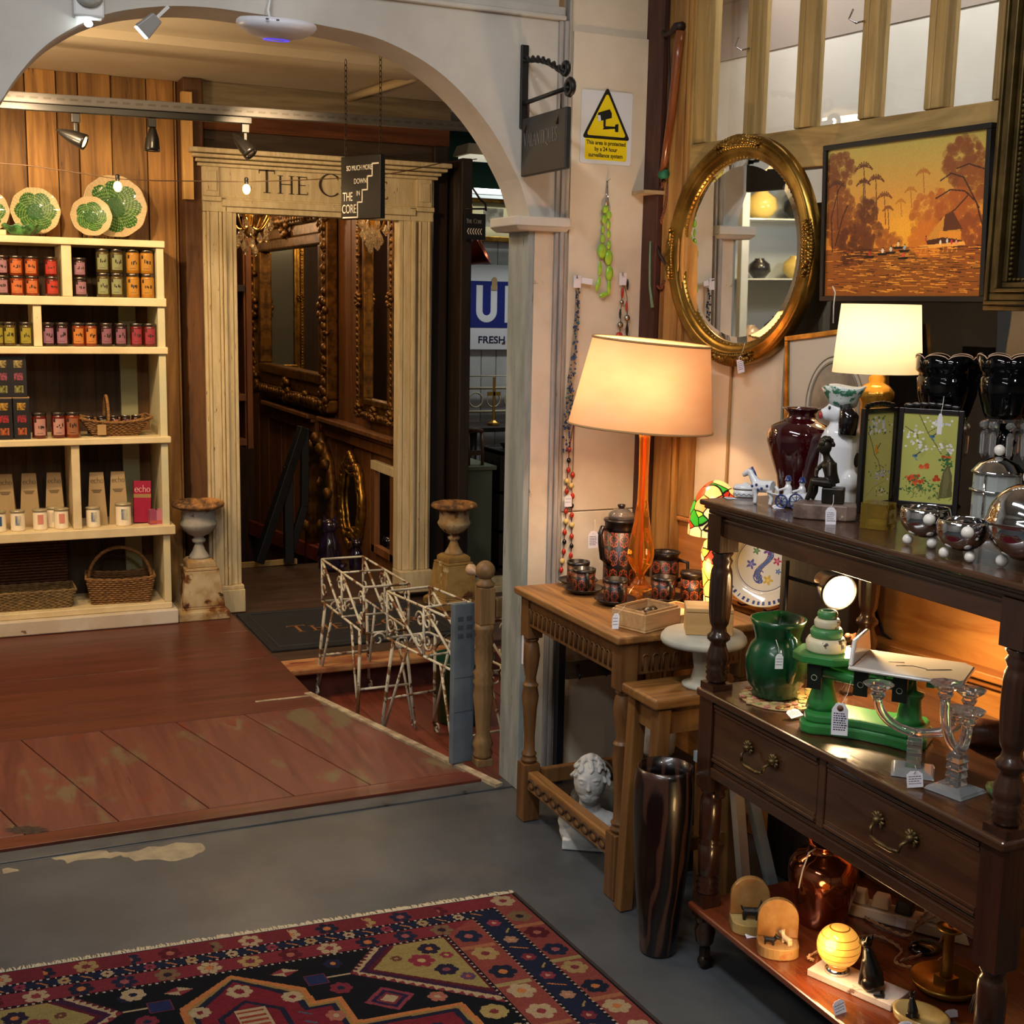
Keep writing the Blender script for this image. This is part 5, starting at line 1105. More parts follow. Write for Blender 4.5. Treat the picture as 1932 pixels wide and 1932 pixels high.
for y in (-.04, -.26): g = G(); g.tube([(0, y, -.001), (-.012, y, -.03), (-.0125, y, -.045)], .003, 5); g.tube([(0, y, .0), (0, y, .04)], .003, 5); ob('strap', g, MAT('strap_brown', '4a3226', .6), t)
# surveillance notice
pTL, pBR = onY(1098, 170, 3.645), onY(1184, 313, 3.645); Wd, Hd = pBR.x-pTL.x+.012, pTL.z-pBR.z+.004
t = thing('surveillance_sign', 'white and yellow surveillance notice with a camera triangle on the cream panel', 'sign', (pTL.x, 3.6495, pBR.z), rot=(PI/2, 0, 0))
def rrect(w, h, r): return [p for cx, cy, a0 in ((w-r, r, -90), (w-r, h-r, 0), (r, h-r, 90), (r, r, 180)) for p in arc(cx, cy, r, a0, a0+90, 5)]
g = G(); g.prism(rrect(Wd, Hd, .008), .0025); ob('plate', g, MAT('notice_white', 'd6d8dc', .3), t)
ye = MAT('notice_yellow', 'e8cf10', .4); bk = MAT('notice_black', '15140f', .5)
def tri(s, z, h): 
    cx, cy = Wd*.5, Hd*.585; r = s; g = G(); P = []
    for k in range(3):
        a0 = 90+120*k; vx, vy = cx+r*math.cos(math.radians(a0))*.93, cy+r*math.sin(math.radians(a0)); P += [(vx+.006*math.cos(math.radians(a0-60+j*30)), vy+.006*math.sin(math.radians(a0-60+j*30))) for j in range(5)]
    g.prism(P, h, z); return g
ob('triangle_border', tri(.094, .0026, .0004), bk, t); ob('triangle', tri(.076, .0031, .0004), ye, t)
g = G(); cx, cy = Wd*.5, Hd*.555; z = .0036
T_ = TR(cx-.008, cy+.026, 0) @ rotm('Z', 18); g.T = T_; g.prism([(-.024, -.013), (.022, -.014), (.026, .0), (.022, .013), (-.02, .013), (-.028, 0)], .0005, z); g.T = Matrix()
g.prism([(cx-.012, cy+.012), (cx-.004, cy+.014), (cx-.004, cy-.008), (cx-.012, cy-.010)], .0005, z); g.prism([(cx-.014, cy-.018), (cx+.034, cy-.012), (cx+.034, cy-.006), (cx-.008, cy-.007)], .0005, z); g.prism([(cx+.03, cy-.022), (cx+.042, cy-.022), (cx+.042, cy+.003), (cx+.03, cy+.0)], .0005, z)
ob('camera_symbol', g, bk, t)
g = G(); g.T = TR(cx-.026, cy+.018, 0) @ rotm('Z', 18); g.prism([(-.008, -.010), (.002, -.011), (.004, .006), (-.006, .008)], .0005, .0042); ob('camera_lens', g, MATS['notice_white'], t)
g = G(); g.prism([(x+Wd*.09, y+Hd*.055) for x, y in rrect(Wd*.82, Hd*.30, .006)], .0004, .0026); ob('text_panel', g, ye, t)
for k, s in enumerate(('This area is protected', 'by a 24 hour', 'surveillance system')): sans(s, .0175, 'lettering', bk, t, TR(Wd*.5, Hd*(.265-.085*k), .0031), .0003, squeeze=.9, bold=.0004)

# necklaces on nails
def nail(px, y): p = onY(px, y, 3.648); return p
gb = MAT('bead_green', '7db82a', .25, coat=.5, col2='9cc43a', sc=25, spots=[('b07a2a', 22, .66, .74)])
def onp(cx, cy, ox, oy, s, Y=3.632): return onY(ox+cx/s, oy+cy/s, Y)
p0 = nail(1145, 342); t = thing('green_necklace', 'chunky lime green bead necklace hanging on the cream panel', 'necklace', tuple(p0))
L_ = [(587, 1143, 22, 25), (608, 1178, 18, 25), (580, 1203, 20, 27), (606, 1237, 14, 25), (573, 1263, 11, 26), (606, 1295, 14, 25), (571, 1322, 17, 27), (608, 1360, 16, 27), (565, 1397, 30, 45), (606, 1437, 27, 48), (553, 1503, 12, 46), (610, 1533, 27, 48), (542, 1598, 15, 46), (608, 1620, 13, 50), (578, 1662, 36, 16)]
for i, (cx, cy, rx, ry) in enumerate(L_):
    c = onp(cx, cy, 960, 40, 3.22)-p0; k = 4.08/2400/3.22; g = G(); g.ball((0, 0, 0), (rx*k, min(rx, ry)*k*.6, ry*k), 12)
    o = ob('bead', g, gb, t, tuple(c)); o.rotation_euler = (0, (.25 if i in (12,) else (-.3 if i == 14 else 0)), 0)
g = G(); A = onp(590, 1118, 960, 40, 3.22)-p0; g.tube([(0, .0, 0), tuple(A)], .0016, 5); g.tube([(.002, 0, 0), tuple(onp(606, 1155, 960, 40, 3.22)-p0)], .0016, 5); ob('chain', g, chrome, t)
bl = [MAT('bead_b%d' % i, c, .3, coat=.4) for i, c in enumerate(('243a6a', '1c2444', '2f6a72', '4a5a8a'))]
p0 = nail(1090, 536); t = thing('blue_necklace', 'long multi strand blue bead necklace beside the arch moulding', 'necklace', tuple(p0)); rn = random.Random(4)
ctr = [(1090, 540), (1088, 600), (1083, 660), (1077, 720), (1072, 770), (1069, 810), (1070, 852)]
gs = [G() for _ in bl]; gt = G()
for s in range(6):
    off = (s-2.5)*2.4; pts = []
    for (x, y) in ctr: pts.append(onY(x+off*(.5+.7*(y-540)/300), y, 3.642-.004*(s % 3))-p0)
    pts = pts[:len(pts)-(s % 2)]; gt.tube([tuple(q) for q in pts], .0008, 4)
    for a_, b_ in zip(pts[:-1], pts[1:]):
        for k in range(7 if s else 3):
            if rn.random() < .25 and a_.z > -.25: continue
            q = a_+(b_-a_)*rn.random(); r = rn.uniform(.0022, .0042); gs[rn.choice((0, 0, 1, 1, 2, 3))].ball((q.x, q.y-.002, q.z), (r, r, r*1.1), 7)
ob('strand', gt, MAT('thread_tan', '9a8064', .6), t)
for g, m in zip(gs, bl): o = ob('bead_string', g, m, t); o['kind'] = 'stuff'
red = MAT('bead_red', 'b02a14', .3, coat=.4); ybd = MAT('bead_yellow', 'd3b46a', .4); bbd = MAT('bead_black', '140a0a', .2, coat=.5); slv = MAT('silver', 'b9b4ac', .2, 1)
p0 = onY(1075, 835, 3.640); t = thing('red_necklace', 'long red, black and yellow bead necklace hanging below the blue one', 'necklace', tuple(p0))
R1 = [(285, 1345, 'r'), (283, 1425, 'k'), (280, 1495, 'r'), (312, 1530, 'r'), (268, 1575, 'y'), (300, 1608, 'y'), (268, 1650, 'r'), (310, 1685, 'r'), (305, 1755, 'k'), (262, 1795, 'r'), (305, 1825, 'r'), (262, 1870, 'y'), (305, 1895, 'y')]
R1 = [(1000+x/3.865, 500+y/3.865, c) for x, y, c in R1]+[(960+x/3.864, 880+y/3.864, c) for x, y, c in ((407, 480, 'r'), (458, 510, 'r'), (405, 550, 'k'), (457, 580, 'k'), (400, 620, 'r'), (452, 650, 'r'), (390, 690, 'y'), (448, 700, 'y'), (382, 755, 'r'))]
for x, y, c in R1:
    q = onY(x, y, 3.64)-p0; g = G(); k = {'r': (.0075, .0065, .0105), 'k': (.0075, .0065, .009), 'y': (.0095, .0075, .0095)}[c]; g.ball(tuple(q), k, 10); ob('bead', g, {'r': red, 'k': bbd, 'y': ybd}[c], t)
lft = sorted([r for r in R1 if r[0] < 1072+(1000-r[1])*.02], key=lambda r: r[1]); rgt = sorted([r for r in R1 if r not in lft], key=lambda r: r[1])
g = G(); [g.tube([tuple(onY(x, y, 3.642)-p0) for x, y in [(1083, 795)]+[(r[0], r[1]) for r in S]], .0014, 5) for S in (lft, rgt)]; ob('cord', g, MAT('cord_red', '5a1410', .7), t)
ticket('price_tag', 'small price tag on the red bead necklace', tuple(onY(1072, 945, 3.628)), .026, .038, FX, lines=2)
p0 = nail(1175, 520); t = thing('silver_bead_necklace', 'red, black and silver bead necklace hanging just above the oval lampshade', 'necklace', tuple(p0))
for x, y, k, m in ((1174, 552, (.005, .005, .018), red), (1173, 570, (.008, .007, .008), slv), (1170, 592, (.004, .004, .016), bbd), (1170, 613, (.011, .009, .011), slv), (1168, 634, (.013, .01, .014), red), (1184, 537, (.004, .004, .018), bbd), (1182, 578, (.004, .004, .018), red), (1183, 600, (.011, .009, .011), slv), (1183, 622, (.005, .005, .02), bbd), (1184, 640, (.006, .006, .006), slv)):
    q = onY(x, y, 3.636)-p0; g = G(); g.ball(tuple(q), k, 10); ob('bead', g, m, t)
g = G(); g.tube([(0, 0, 0)]+[tuple(onY(x, y, 3.638)-p0) for x, y in ((1173, 560), (1169, 640))], .001, 4); g.tube([(0, 0, 0)]+[tuple(onY(x, y, 3.638)-p0) for x, y in ((1183, 560), (1184, 642))], .001, 4); ob('cord', g, black, t)
for px, y, lb in ((1089, 531, 'folded price label at the top of the blue necklace'), (1175, 526, 'price label at the top of the silver and red necklace')):
    g = G(); g.T = TR(*onY(px, y, 3.63)) @ FX; g.bx(-.013, .013, -.02, .018, 0, .0008); 
    if px < 1100: g.T = TR(*onY(px+9, y, 3.63)) @ face_m((0, 0, 0), (1, -.25, -.12), (.1, 0, 1)); g.bx(-.002, .034, -.006, .012, 0, .0008)
    one('price_label', lb, 'price tag', g, paper)
    g = G(); g.tube([tuple(onY(px, y-5, 3.650)), tuple(onY(px, y-8, 3.62)), tuple(onY(px, y-12, 3.62))], .0025, 6); one('wall_hook', 'small grey hook holding the %s necklace' % ('blue' if px < 1100 else 'silver and red'), 'hook', g, MAT('hook_grey', '8a8278', .4) if px < 1100 else MATS['hook_grey'])
g = G(); g.T = TR(0, 0, 0); g.tube([tuple(nail(1145, 342)+Vector((0, .002, 0))), tuple(nail(1145, 342)+Vector((0, -.02, .004)))], .002, 6); one('wall_nail', 'small nail holding the lime green necklace', 'nail', g, chrome)

# riding crop, leash and horn on the brown post
def PP(px, y, off=.0): return onP(px, y, off)
wood_s = WOOD('stick_wood', '6a3214', '94501f', .3, 2, 4, coat=.4); lea = MAT('leather_dark', '2a1712', .5); lea2 = MAT('leather_tan', '6a3420', .5)
o0 = PP(1283, 52, .055); t = thing('riding_crop', 'long wooden handled crop hanging on the brown post beside the glazing', 'riding crop', tuple(o0)); r_ = lambda px, y, off=.05: tuple(PP(px, y, off)-o0)
g = G(); g.tube([r_(1284, 58), r_(1278, 110), r_(1266, 220), r_(1250, 330)], [.0145, .0145, .013, .0115], 12); ob('stick', g, wood_s, t)
g = G(); g.tube([r_(1287, 50), r_(1276, 50), r_(1266, 62), r_(1256, 66), r_(1250, 60)], [.015, .013, .008, .007, .006], 8); g.tube([r_(1262, 66), r_(1263, 160), r_(1254, 300), r_(1246, 345)], .004, 6); ob('strap', g, lea, t)
g = G(); g.tube([r_(1247, 330), r_(1257, 328)], .014, 10); ob('collar', g, MAT('tape_green', '1f6a48', .6), t)
t = thing('braided_leash', 'brown braided leather leash looped below the crop', 'leash', tuple(o0))
def braid(g, pts, r, m=0):
    P = [Vector(p) for p in pts]; n = 60; seg = []
    for i in range(n):
        f = i/(n-1)*(len(P)-1); k = min(int(f), len(P)-2); seg.append(P[k].lerp(P[k+1], f-k))
    for ph in range(3): g.tube([(p.x+r*.8*math.cos(i*.8+ph*2.09), p.y+r*.6*math.sin(i*.8+ph*2.09), p.z) for i, p in enumerate(seg)], r*.75, 5)
g = G(); braid(g, [r_(1253, 340, .035), r_(1242, 375, .035), r_(1234, 410, .035), r_(1240, 450, .035), r_(1234, 490, .035), r_(1234, 520, .035), r_(1240, 540, .035), r_(1248, 546, .035), r_(1254, 530, .035)], .005); braid(g, [r_(1262, 345, .03), r_(1256, 390, .03), r_(1244, 430, .03), r_(1238, 470, .03)], .0045); ob('braid', g, lea2, t)
g = G(); g.tube([r_(1236, 455, .04), r_(1244, 480, .04), r_(1256, 500, .04)], [.008, .006, .004], 8); ob('strap', g, lea, t)
g = G(); g.tube([r_(1246, 355, .03), r_(1242, 375, .03), r_(1240, 402, .03)], [.006, .011, .018], 10); ob('horn_end', g, MAT('horn', '8a7454', .5, col2='b9a07a', sc=20), t)
g = G(); g.tube([r_(1227, 455, .06), r_(1226, 500, .06), r_(1226, 540, .06), r_(1231, 580, .06)], [.003, .004, .004, .006], 6); one('frayed_string', 'frayed pale green string hanging at the edge of the brown post', 'string', g, MAT('cord_green', '6f8a6c', .9), tuple(o0))
for px, y in ((1398, 90), (1616, 38)):
    c = PP(px+10, y, .03); g = G(); g.tube([tuple(Vector((0, 0, 0))+PN*0), tuple(PN*.02-PTd*.012+Vector((0, 0, -.006))), tuple(PN*.028-PTd*.03+Vector((0, 0, .006))), tuple(PN*.022-PTd*.022+Vector((0, 0, .03)))], .0028, 6)
    one('cup_hook', 'wire hook on the glazing bar %s' % ('nearest the crop' if px < 1500 else 'farther right near the top edge'), 'hook', g, chrome, tuple(c-PN*.012), group='wire hooks on the glazing bars')

# oval mirror
oL, oR, oT, oB = PP(1262, 480, .03), PP(1542, 470, .03), PP(1400, 258, .03), PP(1400, 694, .03)
c = PP(1400, 476, .012); Ru = ((oR-oL).length)/2; Rv = (oT.z-oB.z)/2
t = thing('oval_mirror', 'oval gilt framed mirror hanging on the glazed partition', 'mirror'); t.matrix_world = face_m(tuple(c), PTd+PN*.009, Vector((0, 0, 1))+PN*.012)
pr = [(0, -.001), (.0, .02), (.01, .03), (.02, .032), (.03, .028), (.04, .034), (.052, .03), (.06, .02), (.066, .022), (.072, .014), (.078, .01), (.078, -.001)]
gilt2 = MAT('gilt_bright', 'a8823c', .28, .9, col2='75561f', sc=10)
g = G(); n = 72; vs = []; kk = .078/.066
for (d, h) in pr:
    d /= kk
    for i in range(n): a = 2*PI*i/n; vs.append(((Ru-d)*math.cos(a), (Rv-d)*math.sin(a), h))
g.add(vs, [(j*n+i, (j+1)*n+i, (j+1)*n+(i+1) % n, j*n+(i+1) % n) for j in range(len(pr)-1) for i in range(n)], 0, True); ob('frame', g, gilt2, t)
g = G(); rx, ry = Ru-.062, Rv-.062; m_ = 110
for i in range(m_): a = 2*PI*i/m_; g.ball((rx*math.cos(a), ry*math.sin(a), .012), .0042, 6)
o = ob('bead_moulding', g, gilt2, t); 
for k, a0 in enumerate((90, 180, 270, 0)):
    g = G(); rn = random.Random(k)
    for j in range(-8, 9):
        a = math.radians(a0)+j*.032*(1 if k % 2 == 0 else .75)*1.2; f = 1-abs(j)/10; rr = .013*f+.004
        d = .018; g.ball(((Ru-d)*math.cos(a)+rn.uniform(-.004, .004), (Rv-d)*math.sin(a)+rn.uniform(-.004, .004), .032), (rr, rr, .012), 8)
        g.ball(((Ru-d-.012)*math.cos(a+.015), (Rv-d-.012)*math.sin(a+.015), .034), rr*.6, 6); g.ball(((Ru-d+.012)*math.cos(a+.015), (Rv-d+.012)*math.sin(a+.015), .03), rr*.6, 6)
    ob('carved_crest', g, gilt2, t)
g = G(); pl = lambda s, z: [((rx+.004)*s*math.cos(2*PI*i/n), (ry+.004)*s*math.sin(2*PI*i/n), z) for i in range(n)]
vs = pl(1, .004)+pl(.9, .0075); g.add(vs, [(i, (i+1) % n, n+(i+1) % n, n+i) for i in range(n)]+[tuple(range(n, 2*n))]); ob('mirror_plate', g, mirror_glass, t)
ticket('price_tag', 'white price tag hanging at the bottom of the oval mirror', tuple(PP(1397, 688, .05)), .028, .048, face_m((0, 0, 0), PTd+Vector((0, 0, .25)), (0, 0, 1)), lines=5, hang=tuple(PP(1406, 645, .04)))

# landscape painting in a black frame
tl, tr_, bl_, br = PP(1538, 277, .035), PP(1863, 237, .06), PP(1551, 568, .02), PP(1866, 570, .045)
c0 = bl_; xd = (br-bl_); up = (tl-bl_); Wp = (xd.length+(tr_-tl).length)/2*.975; Hp = (up.length+(tr_-br).length)/2
t = thing('landscape_painting', 'orange river landscape painting in a thin black frame above the small lamp', 'painting'); t.matrix_world = face_m(tuple(c0), xd, up)
g = G(); w = .014
for x0, x1, y0, y1 in ((0, Wp, 0, w), (0, Wp, Hp-w, Hp), (0, w, w, Hp-w), (Wp-w, Wp, w, Hp-w)): g.bx(x0, x1, y0, y1, -.012, .012)
ob('frame', g, black, t, bev=.002)
cv_ = CV(300, 260, 'c99a3e'); rnp = np.random.RandomState(2)
Hh, Ww = 260, 300; yy, xx = cv_.yy/Hh, cv_.xx/Ww
def lerp(m, a, b): cv_.a = np.where(m[..., None], np.array(lin(a))*(1-b[..., None])+cv_.a*b[..., None], cv_.a)
sky = np.clip(1-yy/.62, 0, 1)[..., None]; cv_.a = np.array(lin('aa9a48'))*sky+np.array(lin('e08a2a'))*(1-sky)
glow = np.exp(-(((xx-.5)/.16)**2+((yy-.58)/.16)**2))[..., None]; cv_.a = cv_.a*(1-glow*.7)+np.array(lin('f8b42c'))*glow*.7
wt = yy > .68; cv_.a[wt] = np.array(lin('6a3212'))*.75+cv_.a[wt]*.25
def blob(cx, cy, r, col, n, rr=4, al=.8, sq=1):
    for _ in range(n):
        a, d = rnp.rand()*2*PI, r*math.sqrt(rnp.rand()); cv_.disc(cx+d*math.cos(a), cy+d*math.sin(a)*sq, rr*(.5+rnp.rand()), col, al=al*(.4+.6*rnp.rand()))
for cx, cy, r, n in ((20, 40, 35, 160), (15, 100, 40, 200), (40, 140, 40, 200), (60, 170, 35, 150), (85, 110, 22, 60), (90, 150, 26, 70)): blob(cx, cy, r, ('5a2c12', '6e3816', '7a4218')[n % 3], n, 5)
for cx, cy, r, n, c_ in ((262, 45, 38, 190, '7a4018'), (285, 80, 30, 120, '8a4a1a'), (215, 130, 45, 200, 'b0601e'), (255, 130, 40, 200, 'a4541a'), (200, 165, 30, 110, 'c8701e'), (280, 160, 30, 120, '8a451a'), (130, 170, 22, 60, 'a85a1c')): blob(cx, cy, r, c_, n, 5)
def palm(x, y, h, s, col):
    cv_.line([(x, y), (x+s*.3, y+h)], 2, col)
    for k in range(9):
        a = PI*(1.08-k/8*1.16); cv_.line([(x, y), (x+s*.6*math.cos(a), y-s*.45*math.sin(a)), (x+s*math.cos(a), y-s*.25*math.sin(a)+s*.35)], 1.8, col)
for p_ in ((75, 35, 60, 18, '5a2e12'), (100, 58, 70, 17, '643414'), (75, 62, 70, 14, '5a2e12'), (118, 88, 50, 15, '7a4418'), (20, 60, 80, 16, '4a240e'), (190, 55, 40, 13, 'a8661e'), (168, 82, 30, 11, 'b0701e'), (150, 100, 25, 9, 'b8761e'), (126, 110, 36, 10, '8a4e1a')): palm(*p_)
for pts in ([(298, 150), (285, 110), (265, 92), (240, 88), (215, 100)], [(290, 120), (262, 70), (240, 62), (222, 72)], [(270, 100), (250, 120), (225, 135)], [(296, 60), (270, 50), (250, 55)], [(14, 180), (10, 120), (24, 70), (34, 60)], [(20, 170), (34, 120), (44, 100)]): cv_.line(pts, 2.4, '3a1c0c')
cv_.poly([(196, 170), (232, 128), (246, 122), (262, 158), (240, 164)], 'c8862e'); cv_.poly([(232, 128), (246, 122), (264, 152), (230, 154)], '5a2e12'); cv_.poly([(224, 154), (262, 156), (262, 170), (222, 170)], 'd88a2a'); cv_.poly([(200, 168), (230, 164), (264, 170), (262, 178), (204, 178)], '4a230e')
for k in range(9): cv_.line([(192+k*8, 178), (191+k*8, 188)], 1.4, 'e09030')
cv_.poly([(186, 176), (268, 172), (270, 178), (188, 181)], 'e8a040')
for k in range(420):
    y = 178+rnp.rand()*76; x = rnp.rand()*300; q = rnp.rand(); near = math.exp(-((x-170)/70)**2)
    cv_.line([(x, y), (x+6+14*rnp.rand(), y+rnp.rand())], .9, 'f0a038' if q < .25+.5*near else ('3a1a0a' if q > .6 else '9a4e18'), .8)
for x, y, c_ in ((92, 186, 'c03a2a'), (118, 182, 'e8e0d0'), (134, 180, 'e0d8c0'), (160, 178, '9ab0b8'), (148, 172, 'e8c890'), (158, 190, 'd84a3a')):
    cv_.poly([(x-11, y+4), (x+11, y+4), (x+8, y+8), (x-8, y+8)], '1a0e08'); cv_.disc(x, y, 2.6, c_, 4); cv_.disc(x+1, y-5, 1.5, '2a140a')
for x, y, c_ in ((200, 166, 'b84a2a'), (226, 172, 'e8d8b8'), (238, 170, 'd0c8c0'), (246, 172, 'c83a3a'), (254, 173, 'e08a7a')): cv_.disc(x, y, 1.8, c_, 4); cv_.disc(x, y-5, 1.2, '2a140a')
cv_.a *= (.9+.2*rnp.rand(Hh, Ww))[..., None]
me = cv_.sheet(Wp-2*w, Hp-2*w); ob_me('canvas', me, VCOL('painted_canvas', .35, spec=.35), t, TR(w, w, .004))
g = G(); g.tube([(Wp*.5, Hp-.002, -.01), (Wp*.5, Hp+.0, -.012)], .002, 4)

# big dark gilt frame at the right edge
z_ = PP(1868, 586, .1); t = thing('large_picture_frame', 'large dark gilt moulded frame with beaded inner edge at the right border', 'picture frame'); t.matrix_world = face_m(tuple(z_), PTd, (0, 0, 1))
olive = MAT('olive_gilt', '5f4c26', .4, .6, col2='463719', sc=14)
g = G(); Wf, Hf = .8, 1.0
for a0, a1, h in ((0, .012, .03), (.013, .022, .045), (.023, .04, .04), (.041, .05, .05), (.051, .064, .035)):
    g.bx(a0, Wf-a0, a0, a1, -.01, h); g.bx(a0, a1, a1, Hf-a1, -.01, h); g.bx(Wf-a1, Wf-a0, a1, Hf-a1, -.01, h); g.bx(a0, Wf-a0, Hf-a1, Hf-a0, -.01, h)
ob('frame', g, olive, t, bev=.003)
g = G(); [g.ball((.07, .07+.0115*k, .03), (.0045, .0055, .006), 7) for k in range(72)]; [g.ball((.07+.0115*k, .07, .03), (.0055, .0045, .006), 7) for k in range(1, 56)]; o = ob('bead_row', g, olive, t)
g = G(); g.bx(.075, Wf-.075, .075, Hf-.075, -.008, .012); ob('canvas', g, MAT('dark_canvas', '15110d', .5), t)
# ================================================================== oval shade lamp, oak table and its coffee set
ZO = .745
oak = WOOD('oak', '6d4826', '9a703e', .45, 1, 6, bump=.4); oak_v = WOOD('oak_v', '53351b', '74502b', .45, 2, 6, bump=.3); oak_dk = MAT('oak_groove', '3f2712', .7)
t = thing('oak_table', 'carved oak side table with turned legs below the necklaces', 'table', (1.62, 3.485, .0))   # local x into the wall side, y toward the arch
LT, DT = .66, .46
g = G(); g.bx(-.015, DT, -LT, .0, ZO-.022, ZO); ob('top', g, oak, t, bev=.006, bseg=3)
g = G(); za, zb = ZO-.115, ZO-.023
g.bx(.012, .03, -LT+.05, -.05, za, zb); g.bx(.06, DT-.06, -LT+.022, -LT+.04, za, zb); g.bx(DT-.04, DT-.022, -LT+.05, -.05, za, zb); g.bx(.06, DT-.06, -.04, -.022, za, zb); ob('apron', g, oak_v, t, bev=.002)
g = G()
def arcade(c, w, h, axis):
    pts = [(c-w/2, za+.012), (c-w/2, za+h*.6)]+[(c-w/2*math.cos(PI*i/8), za+h*.6+w/2*math.sin(PI*i/8)) for i in range(9)]+[(c+w/2, za+.012)]
    return [((.0105, p[0], p[1]) if axis else (p[0], -LT+.0205, p[1])) for p in pts]
n = 19
for k in range(n): c = -.065-k*(LT-.13)/(n-1); g.tube(arcade(c, .021, .075, 1), .0028, 5)
for k in range(10): c = .085+k*(DT-.17)/9; g.tube(arcade(c, .021, .075, 0), .0028, 5)
o = ob('arcade_carving', g, oak_v, t); o['kind'] = 'stuff'
def tleg(g, x, y):
    g.bx(x-.026, x+.026, y-.026, y+.026, ZO-.155, ZO-.023); g.bx(x-.028, x+.028, y-.028, y+.028, 0, .185, tx=.98, ty=.98)
    g.lathe([(.02, .185), (.026, .195), (.02, .205), (.025, .213), (.018, .222), (.017, .27), (.022, .36), (.027, .40), (.022, .43), (.026, .437), (.018, .445), (.017, .46), (.024, .50), (.028, .53), (.024, .565), (.019, .575), (.024, .583), (.02, .59)], 20, (x, y, 0))
for x, y in ((.032, -.04), (.032, -LT+.04), (DT-.05, -.04), (DT-.05, -LT+.04)): g = G(); tleg(g, x, y); ob('leg', g, oak_v, t, bev=.002)
g = G(); g.bx(.014, .05, -LT+.068, -.068, .105, .165); ob('carved_stretcher', g, oak, t, bev=.005)
g = G()
for k in range(10): c = -.1-k*(LT-.2)/9; g.tube([(.0135, c+.02*math.cos(a_), .133+.013*math.sin(a_)) for a_ in [2*PI*i/12 for i in range(12)]], .0045, 6, closed=True)
ob('chain_carving', g, oak_dk, t)
g = G(); g.bx(.06, DT-.08, -.055, -.03, .11, .16); g.bx(DT-.06, DT-.035, -LT+.07, -.07, .11, .16); g.bx(.06, DT-.08, -LT+.03, -LT+.055, .11, .16); ob('stretcher', g, oak_v, t, bev=.004)
ticket('price_tag', 'long white tag hanging on the left leg of the oak table', tuple(onX(993, 1225, 1.622)+Vector((-.012, 0, 0))), .012, .09, face_m((0, 0, 0), (.0, -1, 0), (.0, 0, 1)), lines=0)

# lamp with the oval shade
lx, ly = 1.907, 3.235; Z_ = lambda y, px=1200: onY(px, y, ly).z
t = thing('oval_shade_lamp', 'table lamp with a large tilted oval cream shade and tall orange glass stem', 'lamp', (lx, ly, ZO+.0005))
og = MAT('orange_glass', 'ffa838', .03, tr=.9, ior=1.35)
b0 = ZO; zz = lambda y: Z_(y)-b0
g = G(); g.lathe([(.052, 0), (.055, .006), (.046, .016), (.03, .03), (.014, zz(1088)-.005), (.012, zz(1085)), (.02, zz(1078)), (.036, zz(1062)), (.041, zz(1045)), (.037, zz(1025)), (.024, zz(985)), (.016, zz(945)), (.0145, zz(900)), (.016, zz(830)), (.02, zz(815))], 28); ob('glass_base', g, og, t)
g = G(); g.tube([(0, 0, .03), (0, 0, zz(815))], .0035, 8); ob('rod', g, MAT('rod_red', 'd2481c', .3), t)
g = G(); g.lathe([(.02, zz(815)), (.022, zz(805)), (.012, zz(795)), (.012, zz(750))], 14); g.ball((0, 0, zz(735)), (.028, .028, .035), 14); ob('bulb_holder', g, brass, t)
shade = MAT('oval_shade', 'd8ac84', .7, col2='d0a074', sc=2, st=(1, 1, 2.4), tl=.14)
zt0, zb0 = zz(652)+.012, zz(808)
g = G(); n = 64; vs = []
for f in [i/10 for i in range(11)]:
    for i in range(n): a = 2*PI*i/n; rx, ry = .232+(.188-.232)*f, .14+(.112-.14)*f; vs.append((rx*math.cos(a), ry*math.sin(a), zb0+(zt0-zb0)*f))
g.add(vs, [(j*n+i, j*n+(i+1) % n, (j+1)*n+(i+1) % n, (j+1)*n+i) for j in range(10) for i in range(n)], 0, True)
zc = (zt0+zb0)/2; tilt = Matrix.Translation((0, 0, zc)) @ rotm('Y', 4.0) @ rotm('X', 4) @ Matrix.Translation((0, 0, -zc))
o = ob('lampshade', g, shade, t); o.matrix_local = tilt
for f, rx, ry, z in ((0, .233, .141, zb0), (1, .189, .113, zt0)):
    g = G(); g.tube([(rx*math.cos(a_), ry*math.sin(a_), z) for a_ in [2*PI*i/n for i in range(n)]], .0035, 6, closed=True); o = ob('rim_trim', g, MAT('trim_tan', 'a8875c', .7) if f == 0 else MATS['trim_tan'], t); o.matrix_local = tilt
lamp('oval_lamp_bulb', 'POINT', (lx-.03, ly, b0+zz(725)), 15, (1, .76, .48), .04)

